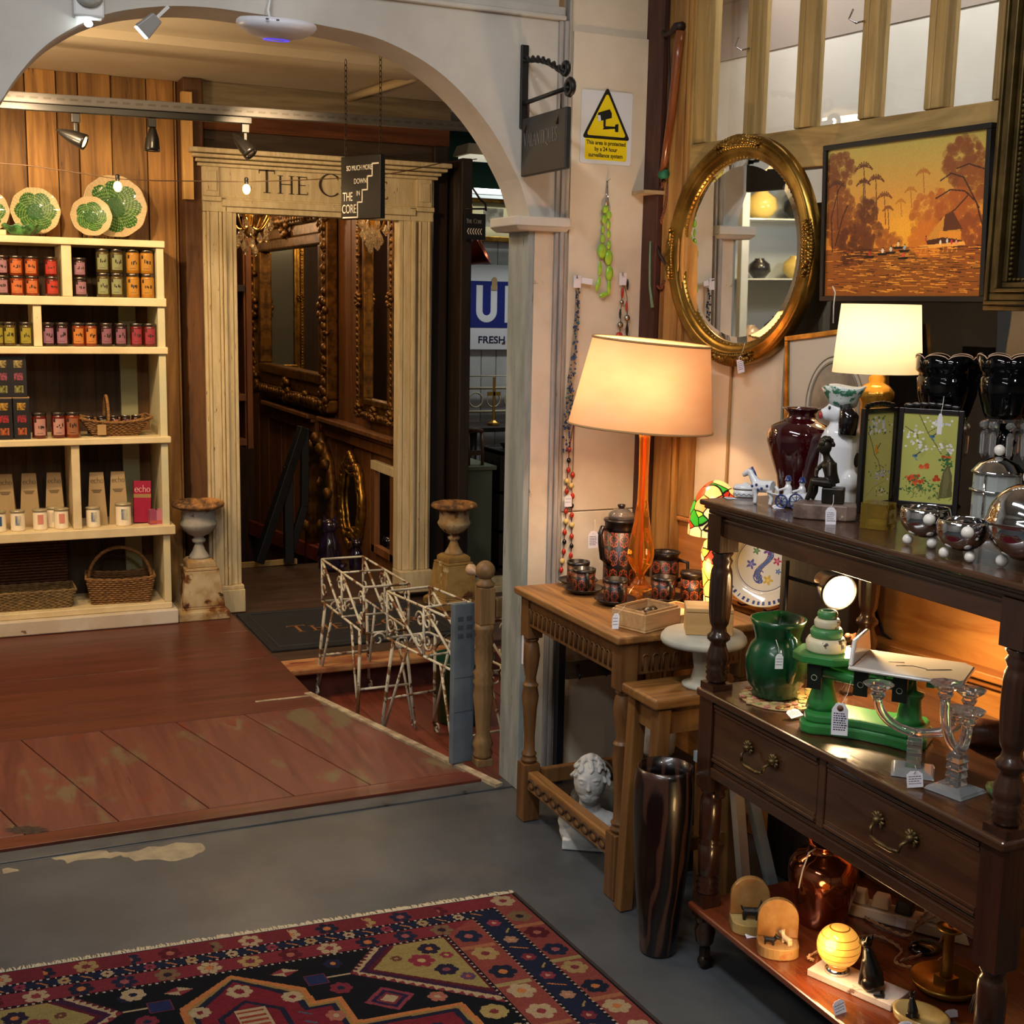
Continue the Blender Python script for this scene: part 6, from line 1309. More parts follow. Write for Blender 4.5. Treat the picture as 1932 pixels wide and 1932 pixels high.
# orange patterned coffee service
def coffee_mat(k, zk):
    m = NT('coffee_pattern_%d_%d' % (k, zk)); tc = m.n('TexCoord'); sp = m.n('SeparateXYZ'); m.link(tc.outputs['Object'], sp.inputs[0])
    a = m.math('ARCTAN2', sp.outputs[1], sp.outputs[0]); u = m.math('MULTIPLY', a, k/(2*PI)); v = m.math('MULTIPLY', sp.outputs[2], zk)
    fu = m.math('SUBTRACT', m.math('FRACT', u), .5); fv = m.math('SUBTRACT', m.math('FRACT', v), .5)
    r = m.math('SQRT', m.math('ADD', m.math('MULTIPLY', fu, fu), m.math('MULTIPLY', fv, fv))); th = m.math('ARCTAN2', fv, fu)
    pet = m.math('ABSOLUTE', m.math('COSINE', m.math('MULTIPLY', th, 2.0)))
    R_ = m.math('ADD', m.math('MULTIPLY', pet, .2), .2)
    d = m.math('ABSOLUTE', m.math('SUBTRACT', r, R_)); line = m.math('LESS_THAN', d, .042)
    pet2 = m.math('ABSOLUTE', m.math('SINE', m.math('MULTIPLY', th, 2.0))); d2 = m.math('ABSOLUTE', m.math('SUBTRACT', r, m.math('ADD', m.math('MULTIPLY', pet2, .3), .14))); l2 = m.math('LESS_THAN', d2, .03)
    edge = m.math('MAXIMUM', m.math('ABSOLUTE', fu), m.math('ABSOLUTE', fv)); inn = m.math('LESS_THAN', edge, .455)
    f = m.math('MULTIPLY', m.math('MAXIMUM', line, l2), inn)
    m.link(m.mix(f, '120907', '9a4420'), m.b.inputs['Base Color']); m.b.inputs['Roughness'].default_value = .4; return m.m
ware = MAT('ware_black', '150c0a', .35, coat=.2); cm8 = coffee_mat(8, 24); cmp = coffee_mat(10, 17)
def cup(label, x, y, rz, saucer=True, s=1.0, grp='black and orange coffee cups on the oak table'):
    z = ZO+.0006; k = s
    if saucer:
        g = G(); g.lathe([(.034*k, 0), (.036*k, .003), (.05*k, .008), (.062*k, .017), (.061*k, .019), (.048*k, .012), (.02*k, .008), (0, .008)], 32); one('saucer', 'saucer under the %s' % label.replace('black and orange ', ''), 'saucer', g, ware, (x, y, z), group='black saucers on the oak table'); z += .0085
    t = thing('coffee_cup', label, 'cup', (x, y, z), rz=rz, group=grp); r = .0345*k
    g = G(); g.lathe([(r*.92, 0), (r, .003), (r, .056*k)], 32); ob('patterned_wall', g, cm8, t)
    g = G(); g.lathe([(r, .0562*k), (r*1.04, .058*k), (r*1.04, .067*k), (r*.93, .067*k), (r*.9, .01), (0, .01)], 32); ob('rim', g, ware, t)
    g = G(); g.tube([(r, 0, .054*k), (r+.016, 0, .056*k), (r+.022, 0, .045*k), (r+.02, 0, .02*k), (r+.002, 0, .012*k)], .006, 8, flat=1.3); ob('handle', g, ware, t); return t
cup('black and orange cup at the back left on the oak table', 1.80, 3.43, -1.7)
cup('black and orange cup in front of the back left one, on a saucer', 1.765, 3.325, -1.85)
cup('black and orange cup left of the lidless wooden box', 1.785, 3.165, -1.75)
cup('black and orange cup right of the orange lamp stem', 1.935, 3.145, -1.7)
t = thing('sugar_bowl', 'black and orange patterned sugar bowl behind the rightmost cup', 'bowl', (2.0, 3.15, ZO+.0006)); r = .036
t.location = (2.018, 3.118, ZO+.0006)
g = G(); g.lathe([(r*.92, 0), (r, .003), (r, .07)], 32); ob('patterned_wall', g, cm8, t); g = G(); g.lathe([(r, .0702), (r*.95, .078), (r*1.1, .082), (r*1.0, .09), (r*.4, .094), (0, .094)], 32); ob('lid', g, ware, t)
t = thing('milk_jug', 'black and orange patterned milk jug at the back right of the oak table', 'jug', (2.055, 3.335, ZO+.0006), rz=-.9); r = .043
g = G(); g.lathe([(r*.95, 0), (r, .003), (r, .085)], 32); ob('patterned_wall', g, cm8, t); g = G(); g.lathe([(r, .0852), (r*.93, .095), (r*1.1, .107), (r*1.0, .108), (r*.85, .095), (r*.85, .01), (0, .01)], 32); ob('neck', g, ware, t)
g = G(); g.tube([(r, 0, .085), (r+.03, 0, .08), (r+.032, 0, .04), (r, 0, .02)], .006, 8); ob('handle', g, ware, t)
t = thing('coffee_pot', 'tall black and orange patterned coffee pot with a clear lid behind the lamp stem', 'coffee pot', (1.935, 3.41, ZO+.0006), rz=PI+.35); r = .052
g = G(); g.lathe([(r*.97, 0), (r, .003), (r, .168)], 40); ob('patterned_wall', g, cmp, t)
g = G(); g.lathe([(r, .1682), (r*.95, .176), (r*.98, .195), (r*1.06, .2), (r*1.02, .205), (r*.8, .205)], 40); ob('collar', g, ware, t)
g = G(); g.lathe([(r*.8, .2055), (r*.74, .222), (r*.4, .236), (.008, .238)], 28); ob('glass_lid', g, MAT('smoke_glass', '8a8078', .05, tr=.6), t)
g = G(); g.lathe([(.006, .236), (.012, .244), (.012, .25), (0, .252)], 14); ob('lid_knob', g, ware, t)
g = G(); g.tube([(r-.002, 0, .178), (r+.035, 0, .185), (r+.045, 0, .165), (r+.03, 0, .09), (r-.002, 0, .07)], .009, 8); ob('handle', g, ware, t)
g = G(); g.tube([(-r+.004, 0, .14), (-r-.02, 0, .165), (-r-.035, 0, .195), (-r-.055, 0, .205)], [.02, .014, .01, .009], 10); ob('spout', g, ware, t)
ticket('price_tag', 'written price tag hanging from the coffee pot handle', tuple(onY(1119, 1018, 3.36)), .033, .052, FX, lines=6, hang=tuple(onY(1122, 980, 3.38)))
# wooden box with a dark instrument, lid, tag
box_m = WOOD('box_wood', 'b08656', 'cda878', .55, 0, 6)
t = thing('wooden_box', 'small pale wooden box holding a black eyepiece at the front of the oak table', 'box', (1.742, 2.915, ZO+.0006), rz=.35)
g = G(); w, d, h = .15, .12, .05
g.bx(-w/2, w/2, -d/2, d/2, 0, .006); g.bx(-w/2, w/2, -d/2, -d/2+.008, .006, h); g.bx(-w/2, w/2, d/2-.008, d/2, .006, h); g.bx(-w/2, -w/2+.008, -d/2+.008, d/2-.008, .006, h); g.bx(w/2-.008, w/2, -d/2+.008, d/2-.008, .006, h); ob('case', g, box_m, t, bev=.002)
g = G(); q = .006; g.bx(-w/2+q, w/2-q, -d/2+q, -d/2+q+.003, h, h+.006); g.bx(-w/2+q, w/2-q, d/2-q-.003, d/2-q, h, h+.006); g.bx(-w/2+q, -w/2+q+.003, -d/2+q, d/2-q, h, h+.006); g.bx(w/2-q-.003, w/2-q, -d/2+q, d/2-q, h, h+.006); ob('inner_lip', g, box_m, t)
g = G(); g.T = TR(0, .01, .021) @ rotm('Y', 90); g.lathe([(.014, -.045), (.018, -.04), (.018, -.01), (.012, -.005), (.012, .005), (.018, .01), (.018, .045)], 18); g.T = TR(0, -.026, .021) @ rotm('Y', 90); g.lathe([(.014, -.045), (.016, -.04), (.016, .045)], 18); g.T = Matrix(); g.bx(-.012, .012, -.02, .005, .012, .035); one('eyepiece', 'black twin eyepiece lying in the pale wooden box', 'instrument', g, MAT('optic_black', '17130f', .35), (1.742, 2.915, ZO+.0075), rz=.35)
t = thing('box_lid', 'shallow lid of the wooden box lying beside it', 'lid', (1.875, 2.965, ZO+.0006), rz=.35)
g = G(); w, d, h = .13, .12, .026; g.bx(-w/2, w/2, -d/2, d/2, 0, .012); ob('panel', g, MAT('lid_inside', 'd9b98c', .6), t)
g = G(); g.bx(-w/2, w/2, -d/2, -d/2+.008, .0122, h); g.bx(-w/2, w/2, d/2-.008, d/2, .0122, h); g.bx(-w/2, -w/2+.008, -d/2+.008, d/2-.008, .0122, h); g.bx(w/2-.008, w/2, -d/2+.008, d/2-.008, .0122, h); ob('rim', g, box_m, t)
ticket('price_tag', 'white tag hanging over the table edge in front of the wooden box', tuple(onX(1162, 1172, 1.615)), .026, .042, face_m((0, 0, 0), (.25, -1, .25), (.2, .5, 1)), lines=3, hang=tuple(onX(1180, 1142, 1.66)))

# stained glass lamp
tx, ty = 2.03, 3.03; t = thing('stained_glass_lamp', 'small stained glass lamp with dome shade and lit base on the oak table', 'lamp', (tx, ty, ZO+.0006))
def tiff(name, base, es, bands, scale=34):
    m = NT(name); v = m.obj(); vo = m.n('TexVoronoi', feature='DISTANCE_TO_EDGE', i_Scale=scale); m.link(v, vo.inputs['Vector'])
    vc = m.n('TexVoronoi', feature='F1', i_Scale=scale); m.link(v, vc.inputs['Vector']); sp = m.n('SeparateColor'); m.link(vc.outputs['Color'], sp.inputs[0])
    cr = m.n('ValToRGB'); m.link(sp.outputs[0], cr.inputs[0]); e = cr.color_ramp; e.interpolation = 'CONSTANT'
    for i, (p_, c_) in enumerate(bands):
        el = e.elements[i] if i < 2 else e.elements.new(p_); el.position = p_; el.color = (*lin(c_), 1)
    lead = m.ramp(vo.outputs['Distance'], .02, .06); col = m.mix(lead, '120a04', cr.outputs[0])
    m.link(col, m.b.inputs['Base Color']); m.link(col, m.b.inputs['Emission Color']); m.b.inputs['Emission Strength'].default_value = es; m.b.inputs['Roughness'].default_value = .2; return m.m
zt_ = lambda y: onY(1318, y, ty).z-ZO
m_sh = tiff('tiffany_shade', 'f0b060', .95, [(0, 'f6c26c'), (.28, 'f2a050'), (.45, 'd8401c'), (.62, '3a9a24'), (.74, 'a8c83a'), (.84, 'f5d890'), (.93, 'c02a14')], 26)
m_bs = tiff('tiffany_base', 'f0b060', 1.5, [(0, 'ffd070'), (.45, 'ffb040'), (.6, 'e0a050'), (.74, 'c8301c'), (.86, 'ffc860'), (.95, '5a9a2c')], 24)
R_ = .078; g = G(); pr = [(R_*math.cos(PI/2*i/12), zt_(1000)+(zt_(908)-zt_(1000))*math.sin(PI/2*i/12)) for i in range(13)]; pr[-1] = (.004, pr[-1][1]); pr = [(R_+.001, zt_(1010))]+pr; g.lathe(pr, 40); ob('dome_shade', g, m_sh, t)
g = G(); g.lathe([(.028, 0), (.03, .004), (.024, .012), (.026, .05), (.036, zt_(1060)), (.038, zt_(1045)), (.03, zt_(1025)), (.018, zt_(1018))], 28); ob('lit_base', g, m_bs, t)
g = G(); g.lathe([(.018, zt_(1018)), (.02, zt_(1014)), (.01, zt_(1010)), (.008, zt_(950))], 16); ob('collar', g, brass, t)
lamp('stained_lamp_bulb', 'POINT', (tx-.06, ty-.02, ZO+.12), 1.1, (1, .62, .25), .03)

# ------------------------------------------------------------------ below the oak table
t = thing('hook_rack', 'black framed coat rack with wooden hook boards under the oak table', 'coat rack', (1.84, 3.60, .0005))
g = G(); g.bx(-.012, .012, 0, .03, 0, .62); g.bx(.30, .324, 0, .03, 0, .62); ob('upright', g, MAT('rack_blue_black', '10131c', .5), t)
g = G(); g.bx(-.03, .34, -.1, .03, .0, .03); ob('base_board', g, dark_wood, t)
hw = WOOD('hook_board', '3f352a', '5b4c3a', .6, 0)
for z in (.55, .39):
    g = G(); g.bx(.012, .3, -.012, -.001, z, z+.06); b_ = ob('hook_board', g, hw, t)
    for k in range(3): g = G(); x = .05+.1*k; g.tube([(x, -.013, z+.05), (x, -.016, z+.02), (x, -.03, z+.005), (x, -.036, z+.02)], .004, 6); ob('hook', g, black, b_)
t = thing('canvas_handbag', 'olive canvas handbag with a cord handle standing below the hook boards', 'handbag', (1.86, 3.37, .0005), rz=-.5)
cnv = MAT('canvas', '6a6456', .9, col2='5a5548', sc=30, bump=.3)
g = G(); P = [(-.09, 0), (.09, 0), (.085, .07)]+[(.075*math.cos(PI*i/8), .08+.04*math.sin(PI*i/8)) for i in range(9)]+[(-.085, .07)]; g.T = TR(0, .035, 0) @ rotm('X', 90); g.prism(P, .07); ob('body', g, cnv, t, bev=.01)
g = G(); g.tube([(.055*math.cos(PI*i/14), 0, .115+.075*math.sin(PI*i/14)) for i in range(15)], .0035, 6); ob('handle', g, MAT('cord_olive', '6d674f', .9), t)
# plaster bust
plaster = MAT('plaster', 'c4c4c0', .85, col2='a9a9a6', sc=10, bump=.7, bsc=40, spots=[('6d6a66', 22, .64, .70)])
bx, by = 1.735, 3.19; t = thing('plaster_bust', 'white weathered plaster bust of a curly haired head under the oak table', 'bust', (bx, by, .0005), rz=-.55)
g = G(); S = .95
g.ball((0, .0, .05*S), (.095*S, .06*S, .08*S), 20); g.ball((-.05*S, 0, .075*S), (.05*S, .045*S, .04*S), 14); g.ball((.05*S, 0, .075*S), (.05*S, .045*S, .04*S), 14); g.bx(-.08*S, .08*S, -.05*S, .05*S, 0, .03)
g.tube([(0, .005, .1*S), (0, -.005, .17*S)], [.038*S, .032*S], 12)
hc = Vector((0, -.012*S, .22*S)); g.ball(tuple(hc), (.052*S, .06*S, .068*S), 20); g.ball((0, -.024*S, .182*S), (.036*S, .042*S, .038*S), 16)
g.tube([(0, -.066*S, .232*S), (0, -.074*S, .208*S), (0, -.064*S, .202*S)], [.004*S, .0065*S, .006*S], 8)
for s in (-1, 1): g.ball((s*.02*S, -.0625*S, .226*S), (.009*S, .005*S, .0045*S), 8); g.tube([(s*.010*S, -.067*S, .236*S), (s*.022*S, -.065*S, .240*S), (s*.034*S, -.055*S, .236*S)], .0035*S, 6)
g.ball((0, -.064*S, .187*S), (.012*S, .0045*S, .003*S), 8); g.ball((0, -.0635*S, .181*S), (.010*S, .0045*S, .003*S), 8)
fuse(ob('head_and_shoulders', g, plaster, t), .0026, 2)
g = G(); rn = random.Random(8)
for k in range(90):
    a = rn.uniform(0, 2*PI); e = rn.uniform(-.05, 1.0); p = Vector((math.cos(a)*math.cos(e*1.5), math.sin(a)*math.cos(e*1.5), math.sin(e*1.5)))
    q = hc+Vector((p.x*.055*S, p.y*.062*S+.006*S, p.z*.072*S))
    if q.y < -.045*S and q.z < .265*S: continue
    rr = .012*S; pts = [tuple(q+Vector((rr*f*math.cos(6*f*PI+a)*.5+rr*.6*math.cos(a+3*f), rr*.6*math.sin(a+3*f), rr*1.4*(f-.5)))) for f in [i/7 for i in range(8)]]; g.tube(pts, .0065*S, 5)
fuse(ob('hair', g, plaster, t), .0034, 1)
# stool, tall black glass vase
ywood = WOOD('stool_wood', '62401f', '875f30', .4, 0, 5, coat=.2); ywv = WOOD('stool_wood_v', '5c3b1d', '7d582c', .45, 2, 5)
t = thing('wooden_stool', 'plain waxed wooden stool tucked beside the oak table', 'stool', (1.625, 2.642, .0))
HS_ = .628
g = G(); g.bx(-.012, .26, -.004, .172, HS_-.028, HS_); ob('seat', g, ywood, t, bev=.008, bseg=3)
for x, y, dx, dy in ((.025, .025, -.02, -.004), (.025, .145, -.02, .004), (.235, .025, .02, -.004), (.235, .145, .02, .004)):
    g = G(); q = .019; vs = [(x+dx+a_*q, y+dy+b_*q, 0) for a_, b_ in ((-1, -1), (1, -1), (1, 1), (-1, 1))]+[(x+a_*q, y+b_*q, HS_-.029) for a_, b_ in ((-1, -1), (1, -1), (1, 1), (-1, 1))]
    g.add(vs, [(3, 2, 1, 0), (4, 5, 6, 7), (0, 1, 5, 4), (1, 2, 6, 5), (2, 3, 7, 6), (3, 0, 4, 7)]); ob('leg', g, ywv, t, bev=.003)
for b_ in ((.045, .215, .018, .032, HS_-.1, HS_-.03), (.045, .215, .138, .152, HS_-.1, HS_-.03), (.018, .032, .045, .125, HS_-.1, HS_-.03), (.03, .23, .015, .03, .2, .235)): ob('apron', G().bx(*b_), ywv, t)
g = G(); g.lathe([(.03, 0), (.045, .02), (.05, .07), (.04, .12), (.03, .14)], 16, flute=(9, .12, -1, 1)); one('ribbed_ornament', 'pale ribbed ornament half hidden behind the stool', 'ornament', g, plaster, (1.86, 3.02, .32))
g = G(); g.bx(-.08, .1, -.1, .1, 0, .3185); one('store_crate', 'dark crate carrying the pale ribbed ornament', 'crate', g, dark_wood, (1.86, 3.02, .0005), bev=.004)
def marble_black():
    m = NT('vase_swirl'); v = m.obj((1, 1, .28)); w = m.n('TexWave', wave_type='BANDS', bands_direction='X', i_Scale=9, i_Distortion=9, i_Detail=2); w.inputs['Detail Scale'].default_value = 1.2; m.link(v, w.inputs['Vector'])
    m.link(m.mix(m.ramp(w.outputs[1], .62, .95), '0c0605', '3e261c'), m.b.inputs['Base Color']); m.b.inputs['Roughness'].default_value = .3; m.b.inputs['Coat Weight'].default_value = .25; return m.m
vx, vy = 1.60, 2.565; p_ = onZ(1257, 1780, 0.)
vx, vy = p_.x, p_.y+.05; k = lambda y: onY(1257, y, vy).z; vs_m = marble_black()
t = thing('floor_vase', 'tall black brown swirled glass floor vase beside the dark buffet', 'vase', (1.60, 2.56, .0005))
H = .487; g = G(); g.lathe([(.042, 0), (.046, .006), (.05, .05), (.06, .15), (.07, .27), (.075, .38), (.0745, .44), (.070, .47), (.069, H), (.064, H), (.066, .44), (.066, .35), (.045, .06), (0, .05)], 40); ob('body', g, vs_m, t)

# ------------------------------------------------------------------ white pedestal table with a box; plate on the ledge
wtx, wty, wtz = 1.765, 2.672, .772
t = thing('pedestal_stand', 'round white painted pedestal stand on the stool behind the buffet leg', 'stand', (1.80, 2.68, .0)); wp_ = MAT('table_white', 'b0b0a2', .5, col2='9fa096', sc=5)
R_ = .112; g = G(); g.lathe([(R_*.8, wtz-.03), (R_*.97, wtz-.026), (R_, wtz-.018), (R_*.98, wtz-.008), (R_*.93, wtz-.005), (R_*.92, wtz), (0, wtz)], 48); ob('top', g, wp_, t)
g = G(); zs = .6285; g.lathe([(.05, zs), (.052, zs+.008), (.03, zs+.018), (.022, zs+.05), (.03, wtz-.04), (.034, wtz-.031)], 20); ob('pillar', g, wp_, t)
wtx = 1.792; wty = 2.705
t.location = (wtx, wty, .0003)
g = G(); g.bx(-.06, .06, -.045, .045, 0, .058); g.bx(-.061, .061, -.046, .046, .059, .07); one('cigar_box', 'closed pale wooden box on the white pedestal stand', 'box', g, WOOD('cigar_wood', 'b8925c', 'd0ae7a', .55, 0), (wtx+.015, wty+.005, wtz+.001), rz=-.5, bev=.002)
zl = onP(1500, 1157, .03).z
struct('trim_21', pbox((.172, 3.0, -.06, -.006, zl-.02, zl), (.172, 3.0, -.03, -.006, zl-.045, zl-.021)), oak_panel, bev=.004)
def dishcol(r, a):
    if .86 < r < .955 and (math.sin(a*46) > .2): return '3a4a80'
    if r > .975: return 'b08a3a'
    if .615 < r < .635: return '5a5a78'
    x, y = r*math.cos(a), r*math.sin(a)
    for cx, cy, rr, c_, c2 in ((.08, .34, .13, '6a3f8a', '9a7ab8'), (-.3, -.02, .12, '5a5aa8', '8a8ac0'), (.3, .1, .1, 'b03a5a', 'c87a90'), (.12, -.36, .12, 'c8a83a', 'd8c070'), (-.2, .3, .09, '5a7a4a', '7a9a6a'), (.3, .35, .08, 'a84a6a', 'c88aa0'), (.34, -.14, .07, '4a6aa0', '7a94b8')):
        d = math.hypot(x-cx, y-cy); th = math.atan2(y-cy, x-cx)
        if d < rr*(.75+.3*math.cos(5*th)): return c_ if d > rr*.35 else c2
    sv = -.25+.5*((y+.45)/.9); q = x-(.14*math.sin(y*7))
    if abs(q) < .045 and -.42 < y < .3: return '54689a'
    if abs(abs(q)-.06) < .012 and -.42 < y < .35: return '5a3a6a'
    if abs(math.hypot(x+.08, y+.3)-.14) < .015 and x < 0: return '4a5a98'
    if abs(math.hypot(x+.12, y+.32)-.09) < .012: return '4a5a98'
    return 'd8d3c6'
pc = onP(1440, 1096, .075); Rp = .125
t = thing('decorative_plate', 'large cream plate painted with a bird and flowers, standing behind the buffet', 'plate', (pc.x, pc.y, zl+.001))
zt_ = Rp*math.cos(.2)+.008; me = polar(Rp, lambda r: .016*(max(0, (r-.68)/.32))**1.2+.004*(r > .66), dishcol, 60, 200)
o = ob_me('dish', me, china, t, TR(0, 0, zt_) @ face_m((0, 0, 0), PTd*.80+Vector((.6, 0, 0)), Vector((0, 0, 1))) @ rotm('X', -10))
g = G(); d_ = Vector((.2, -.9, 0)).normalized(); [g.tube([tuple(d_*s*.05+PN*.045+Vector((0, 0, .012))), tuple(d_*s*.05+PN*.03+Vector((0, 0, .003))), tuple(d_*s*.03-PN*.04+Vector((0, 0, .003))), tuple(d_*s*.02-PN*.02+Vector((0, 0, .11)))], .003, 6) for s in (-1, 1)]; ob('wire_stand', g, black, t)
# ================================================================== dark buffet and everything on it
mah = WOOD('mahogany', '2f1c10', '4a2d1a', .28, 0, 5, coat=.5); mah_v = WOOD('mahogany_v', '28160e', '3e2415', .28, 2, 5, coat=.5); mah_r = WOOD('mahogany_red', '552412', '75381c', .25, 0, 5, coat=.5)
CX, CY = 1.63, 2.475
t = thing('buffet', 'dark mahogany three tier buffet with two drawers and turned fluted legs', 'buffet', (CX, CY, .0), rz=-PI/2)    # local x toward the viewer, y toward the wall
LB, DB = .965, .50; ZB = 1.163; Z2 = .712; Z3 = .167
g = G(); g.bx(-.012, LB+.012, -.012, DB+.012, ZB-.013, ZB); g.bx(-.004, LB+.004, -.004, DB+.004, ZB-.021, ZB-.0135); g.bx(.004, LB-.004, .004, DB-.004, ZB-.032, ZB-.0215); ob('top', g, mah, t, bev=.005, bseg=3)
g = G(); za, zb = ZB-.082, ZB-.0325
g.bx(.05, LB-.05, .014, .03, za, zb); g.bx(.05, LB-.05, DB-.03, DB-.014, za, zb); g.bx(.014, .03, .05, DB-.05, za, zb); g.bx(LB-.03, LB-.014, .05, DB-.05, za, zb); g.bx(.05, LB-.05, .010, .013, zb-.012, zb-.006); ob('apron', g, mah, t, bev=.002)
def bleg(g, x, y):
    g.bx(x-.026, x+.026, y-.026, y+.026, 1.045, ZB-.033)
    g.lathe([(.02, 1.045), (.026, 1.04), (.02, 1.03), (.025, 1.022), (.02, 1.01), (.024, 1.0), (.0252, .992), (.0252, .984), (.026, .96), (.026, .93), (.0245, .90), (.0235, .888), (.0235, .882), (.022, .872), (.017, .862), (.019, .85), (.027, .842), (.027, .834), (.018, .825), (.02, .815), (.027, .795), (.028, .78), (.023, .768), (.027, .764), (.023, .758), (.027, .752), (.023, .746), (.026, .738), (.02, .728)], 40, (x, y, 0), flute=(12, .05, .887, .985))
    g.bx(x-.027, x+.027, y-.027, y+.027, .465, .728)
    g.lathe([(.02, .465), (.025, .46), (.019, .45), (.024, .44), (.026, .43), (.026, .345), (.022, .34), (.026, .335), (.022, .328), (.026, .322), (.024, .25), (.018, .243), (.026, .236), (.022, .23), (.028, .222), (.022, .214), (.028, .206), (.024, .2)], 28, (x, y, 0))
    g.bx(x-.024, x+.024, y-.024, y+.024, .135, .2)
    g.lathe([(.012, .058), (.022, .07), (.026, .1), (.02, .12), (.026, .126), (.024, .135)], 20, (x, y, 0))
    return g
leg_pos = ((.032, .03), (LB-.032, .03), (.032, DB-.03), (LB-.032, DB-.03))
for x, y in leg_pos:
    l = ob('leg', bleg(G(), x, y), mah_v, t)
    g = G(); g.tube([(x-.009, y+.005, .018), (x+.009, y+.005, .018)], .0175, 16); g.bx(x-.012, x+.012, y-.006, y+.01, .03, .058); ob('castor', g, MAT('castor', '2a2018', .4, .3) if 'castor' not in MATS else MATS['castor'], l)
g = G(); g.bx(.0, LB, -.006, DB, Z2-.02, Z2); ob('middle_shelf', g, mah, t, bev=.006, bseg=3)
g = G(); g.bx(.06, LB-.06, DB-.03, DB-.015, .535, Z2-.021); g.bx(.015, .03, .058, DB-.058, .535, Z2-.021); g.bx(LB-.03, LB-.015, .058, DB-.058, .535, Z2-.021); g.bx(.06, LB-.06, .01, .03, .53, .54); g.bx(LB*.47, LB*.47+.022, .006, .03, .541, Z2-.021); g.bx(.06, LB-.06, .004, .028, .505, .529); ob('drawer_case', g, mah, t, bev=.002)
g = G(); g.bx(.0, LB, -.004, DB, Z3-.018, Z3); ob('bottom_shelf', g, mah_r, t, bev=.006, bseg=3)
shell = MAT('brass_dark', '6d5a38', .45, .8, col2='453822', sc=30)
for x0, x1 in ((.062, LB*.47-.003), (LB*.47+.025, LB-.062)):
    g = G(); z0, z1 = .543, Z2-.023; g.bx(x0, x1, .008, .03, z0, z1)
    for q, d in ((.0, .004), (.010, .0065)): g.bx(x0+.002, x1-.002, d-.001, .0079, z0+.004+q, z0+.011+q); g.bx(x0+.002, x1-.002, d-.001, .0079, z1-.011-q, z1-.004-q); 
    dr = ob('drawer', g, mah, t, bev=.002); xc = (x0+x1)/2; zc = .628
    g = G()
    for s in (-1, 1):
        c = (xc+s*.047, .004, zc)
        for k in range(9): a = PI*(k/8)*1.5-PI*.25; g.tube([c, (c[0]+.017*math.cos(a), .002, c[2]+.017*math.sin(a))], [.002, .0035], 6)
        g.ball((c[0], .0, c[2]), (.008, .01, .008), 10); g.tube([(c[0], -.006, c[2]-.004), (c[0]-s*.004, -.018, c[2]-.012), (c[0]-s*.008, -.02, c[2]-.026)], .0035, 8)
    g.tube([(xc-.04, -.02, zc-.026), (xc-.02, -.021, zc-.031), (xc+.02, -.021, zc-.031), (xc+.04, -.02, zc-.026)], [.0035, .005, .005, .0035], 10); ob('handle', g, shell, dr)
for x, s in ((.032, 1), (LB-.032, -1)):
    g = G(); g.T = face_m((x+s*.027, .028, 0), (s, 0, 0), (0, 0, 1)); P = [(0, .504), (.045, .504), (.03, .49), (.022, .475), (.026, .462), (.016, .452), (.0, .452)]; g.prism(P if s > 0 else P, .014, -.007); ob('bracket', g, mah_v, t)

def C(px, y, z): v = onZ(px, y, z); return v
# ---- top tier
porc = MAT('porcelain', 'd9dade', .12, coat=.6); cob = MAT('cobalt', '24356e', .15, coat=.5); E_ = .0006
p = C(1392, 936, ZB); t = thing('trinket_box', 'small white porcelain trinket box at the far end of the buffet top', 'trinket box', (p.x+.01, p.y-.015, ZB+E_), rz=-.6)
g = G(); g.lathe([(.026, 0), (.028, .002), (.027, .018)], 28, sy=.62); ob('base', g, porc, t)
g = G(); g.lathe([(.0285, .0185), (.029, .021), (.024, .028), (.006, .031), (.003, .034), (0, .035)], 28, sy=.62); ob('lid', g, porc, t)
g = G(); g.tube([(.0283*math.cos(a_), .0283*.62*math.sin(a_), .0185) for a_ in [2*PI*i/28 for i in range(28)]], .001, 5, closed=True); g.tube([(.0275*math.cos(a_), .0275*.62*math.sin(a_), .006+.002*math.sin(a_*14)) for a_ in [2*PI*i/84 for i in range(84)]], .0008, 4, closed=True); ob('band', g, shell, t)
ticket('price_tag', 'tag lying in front of the porcelain trinket box', tuple(C(1377, 940, ZB+.001)), .022, .03, face_m((0, 0, 0), (1, -.2, 0), (.2, 1, 0)), lines=3)
# red glass vase
vx, vy = 1.852, 2.40; Zv = lambda y: onY(1472, y, vy).z-ZB; kx = 1/2400*(vy*.9+1.85*.41)
t = thing('ruby_vase', 'broad shouldered ruby red glass vase at the back of the buffet top', 'vase', (1.835, 2.405, ZB+E_))
ruby = MAT('ruby_glass', '38030a', .04, coat=1, ior=1.5, tr=.25)
g = G(); r_ = lambda w: w*kx*1.0
g.lathe([(r_(34), 0), (r_(36), .004), (r_(42), Zv(900)), (r_(56), Zv(860)), (r_(63), Zv(835)), (r_(63), Zv(820)), (r_(56), Zv(806)), (r_(36), Zv(795)), (r_(27), Zv(790)), (r_(26), Zv(782)), (r_(34), Zv(774)), (r_(37), Zv(771)), (r_(30), Zv(772)), (r_(22), Zv(785)), (r_(20), Zv(800)), (0, Zv(802))], 44); ob('body', g, ruby, t)
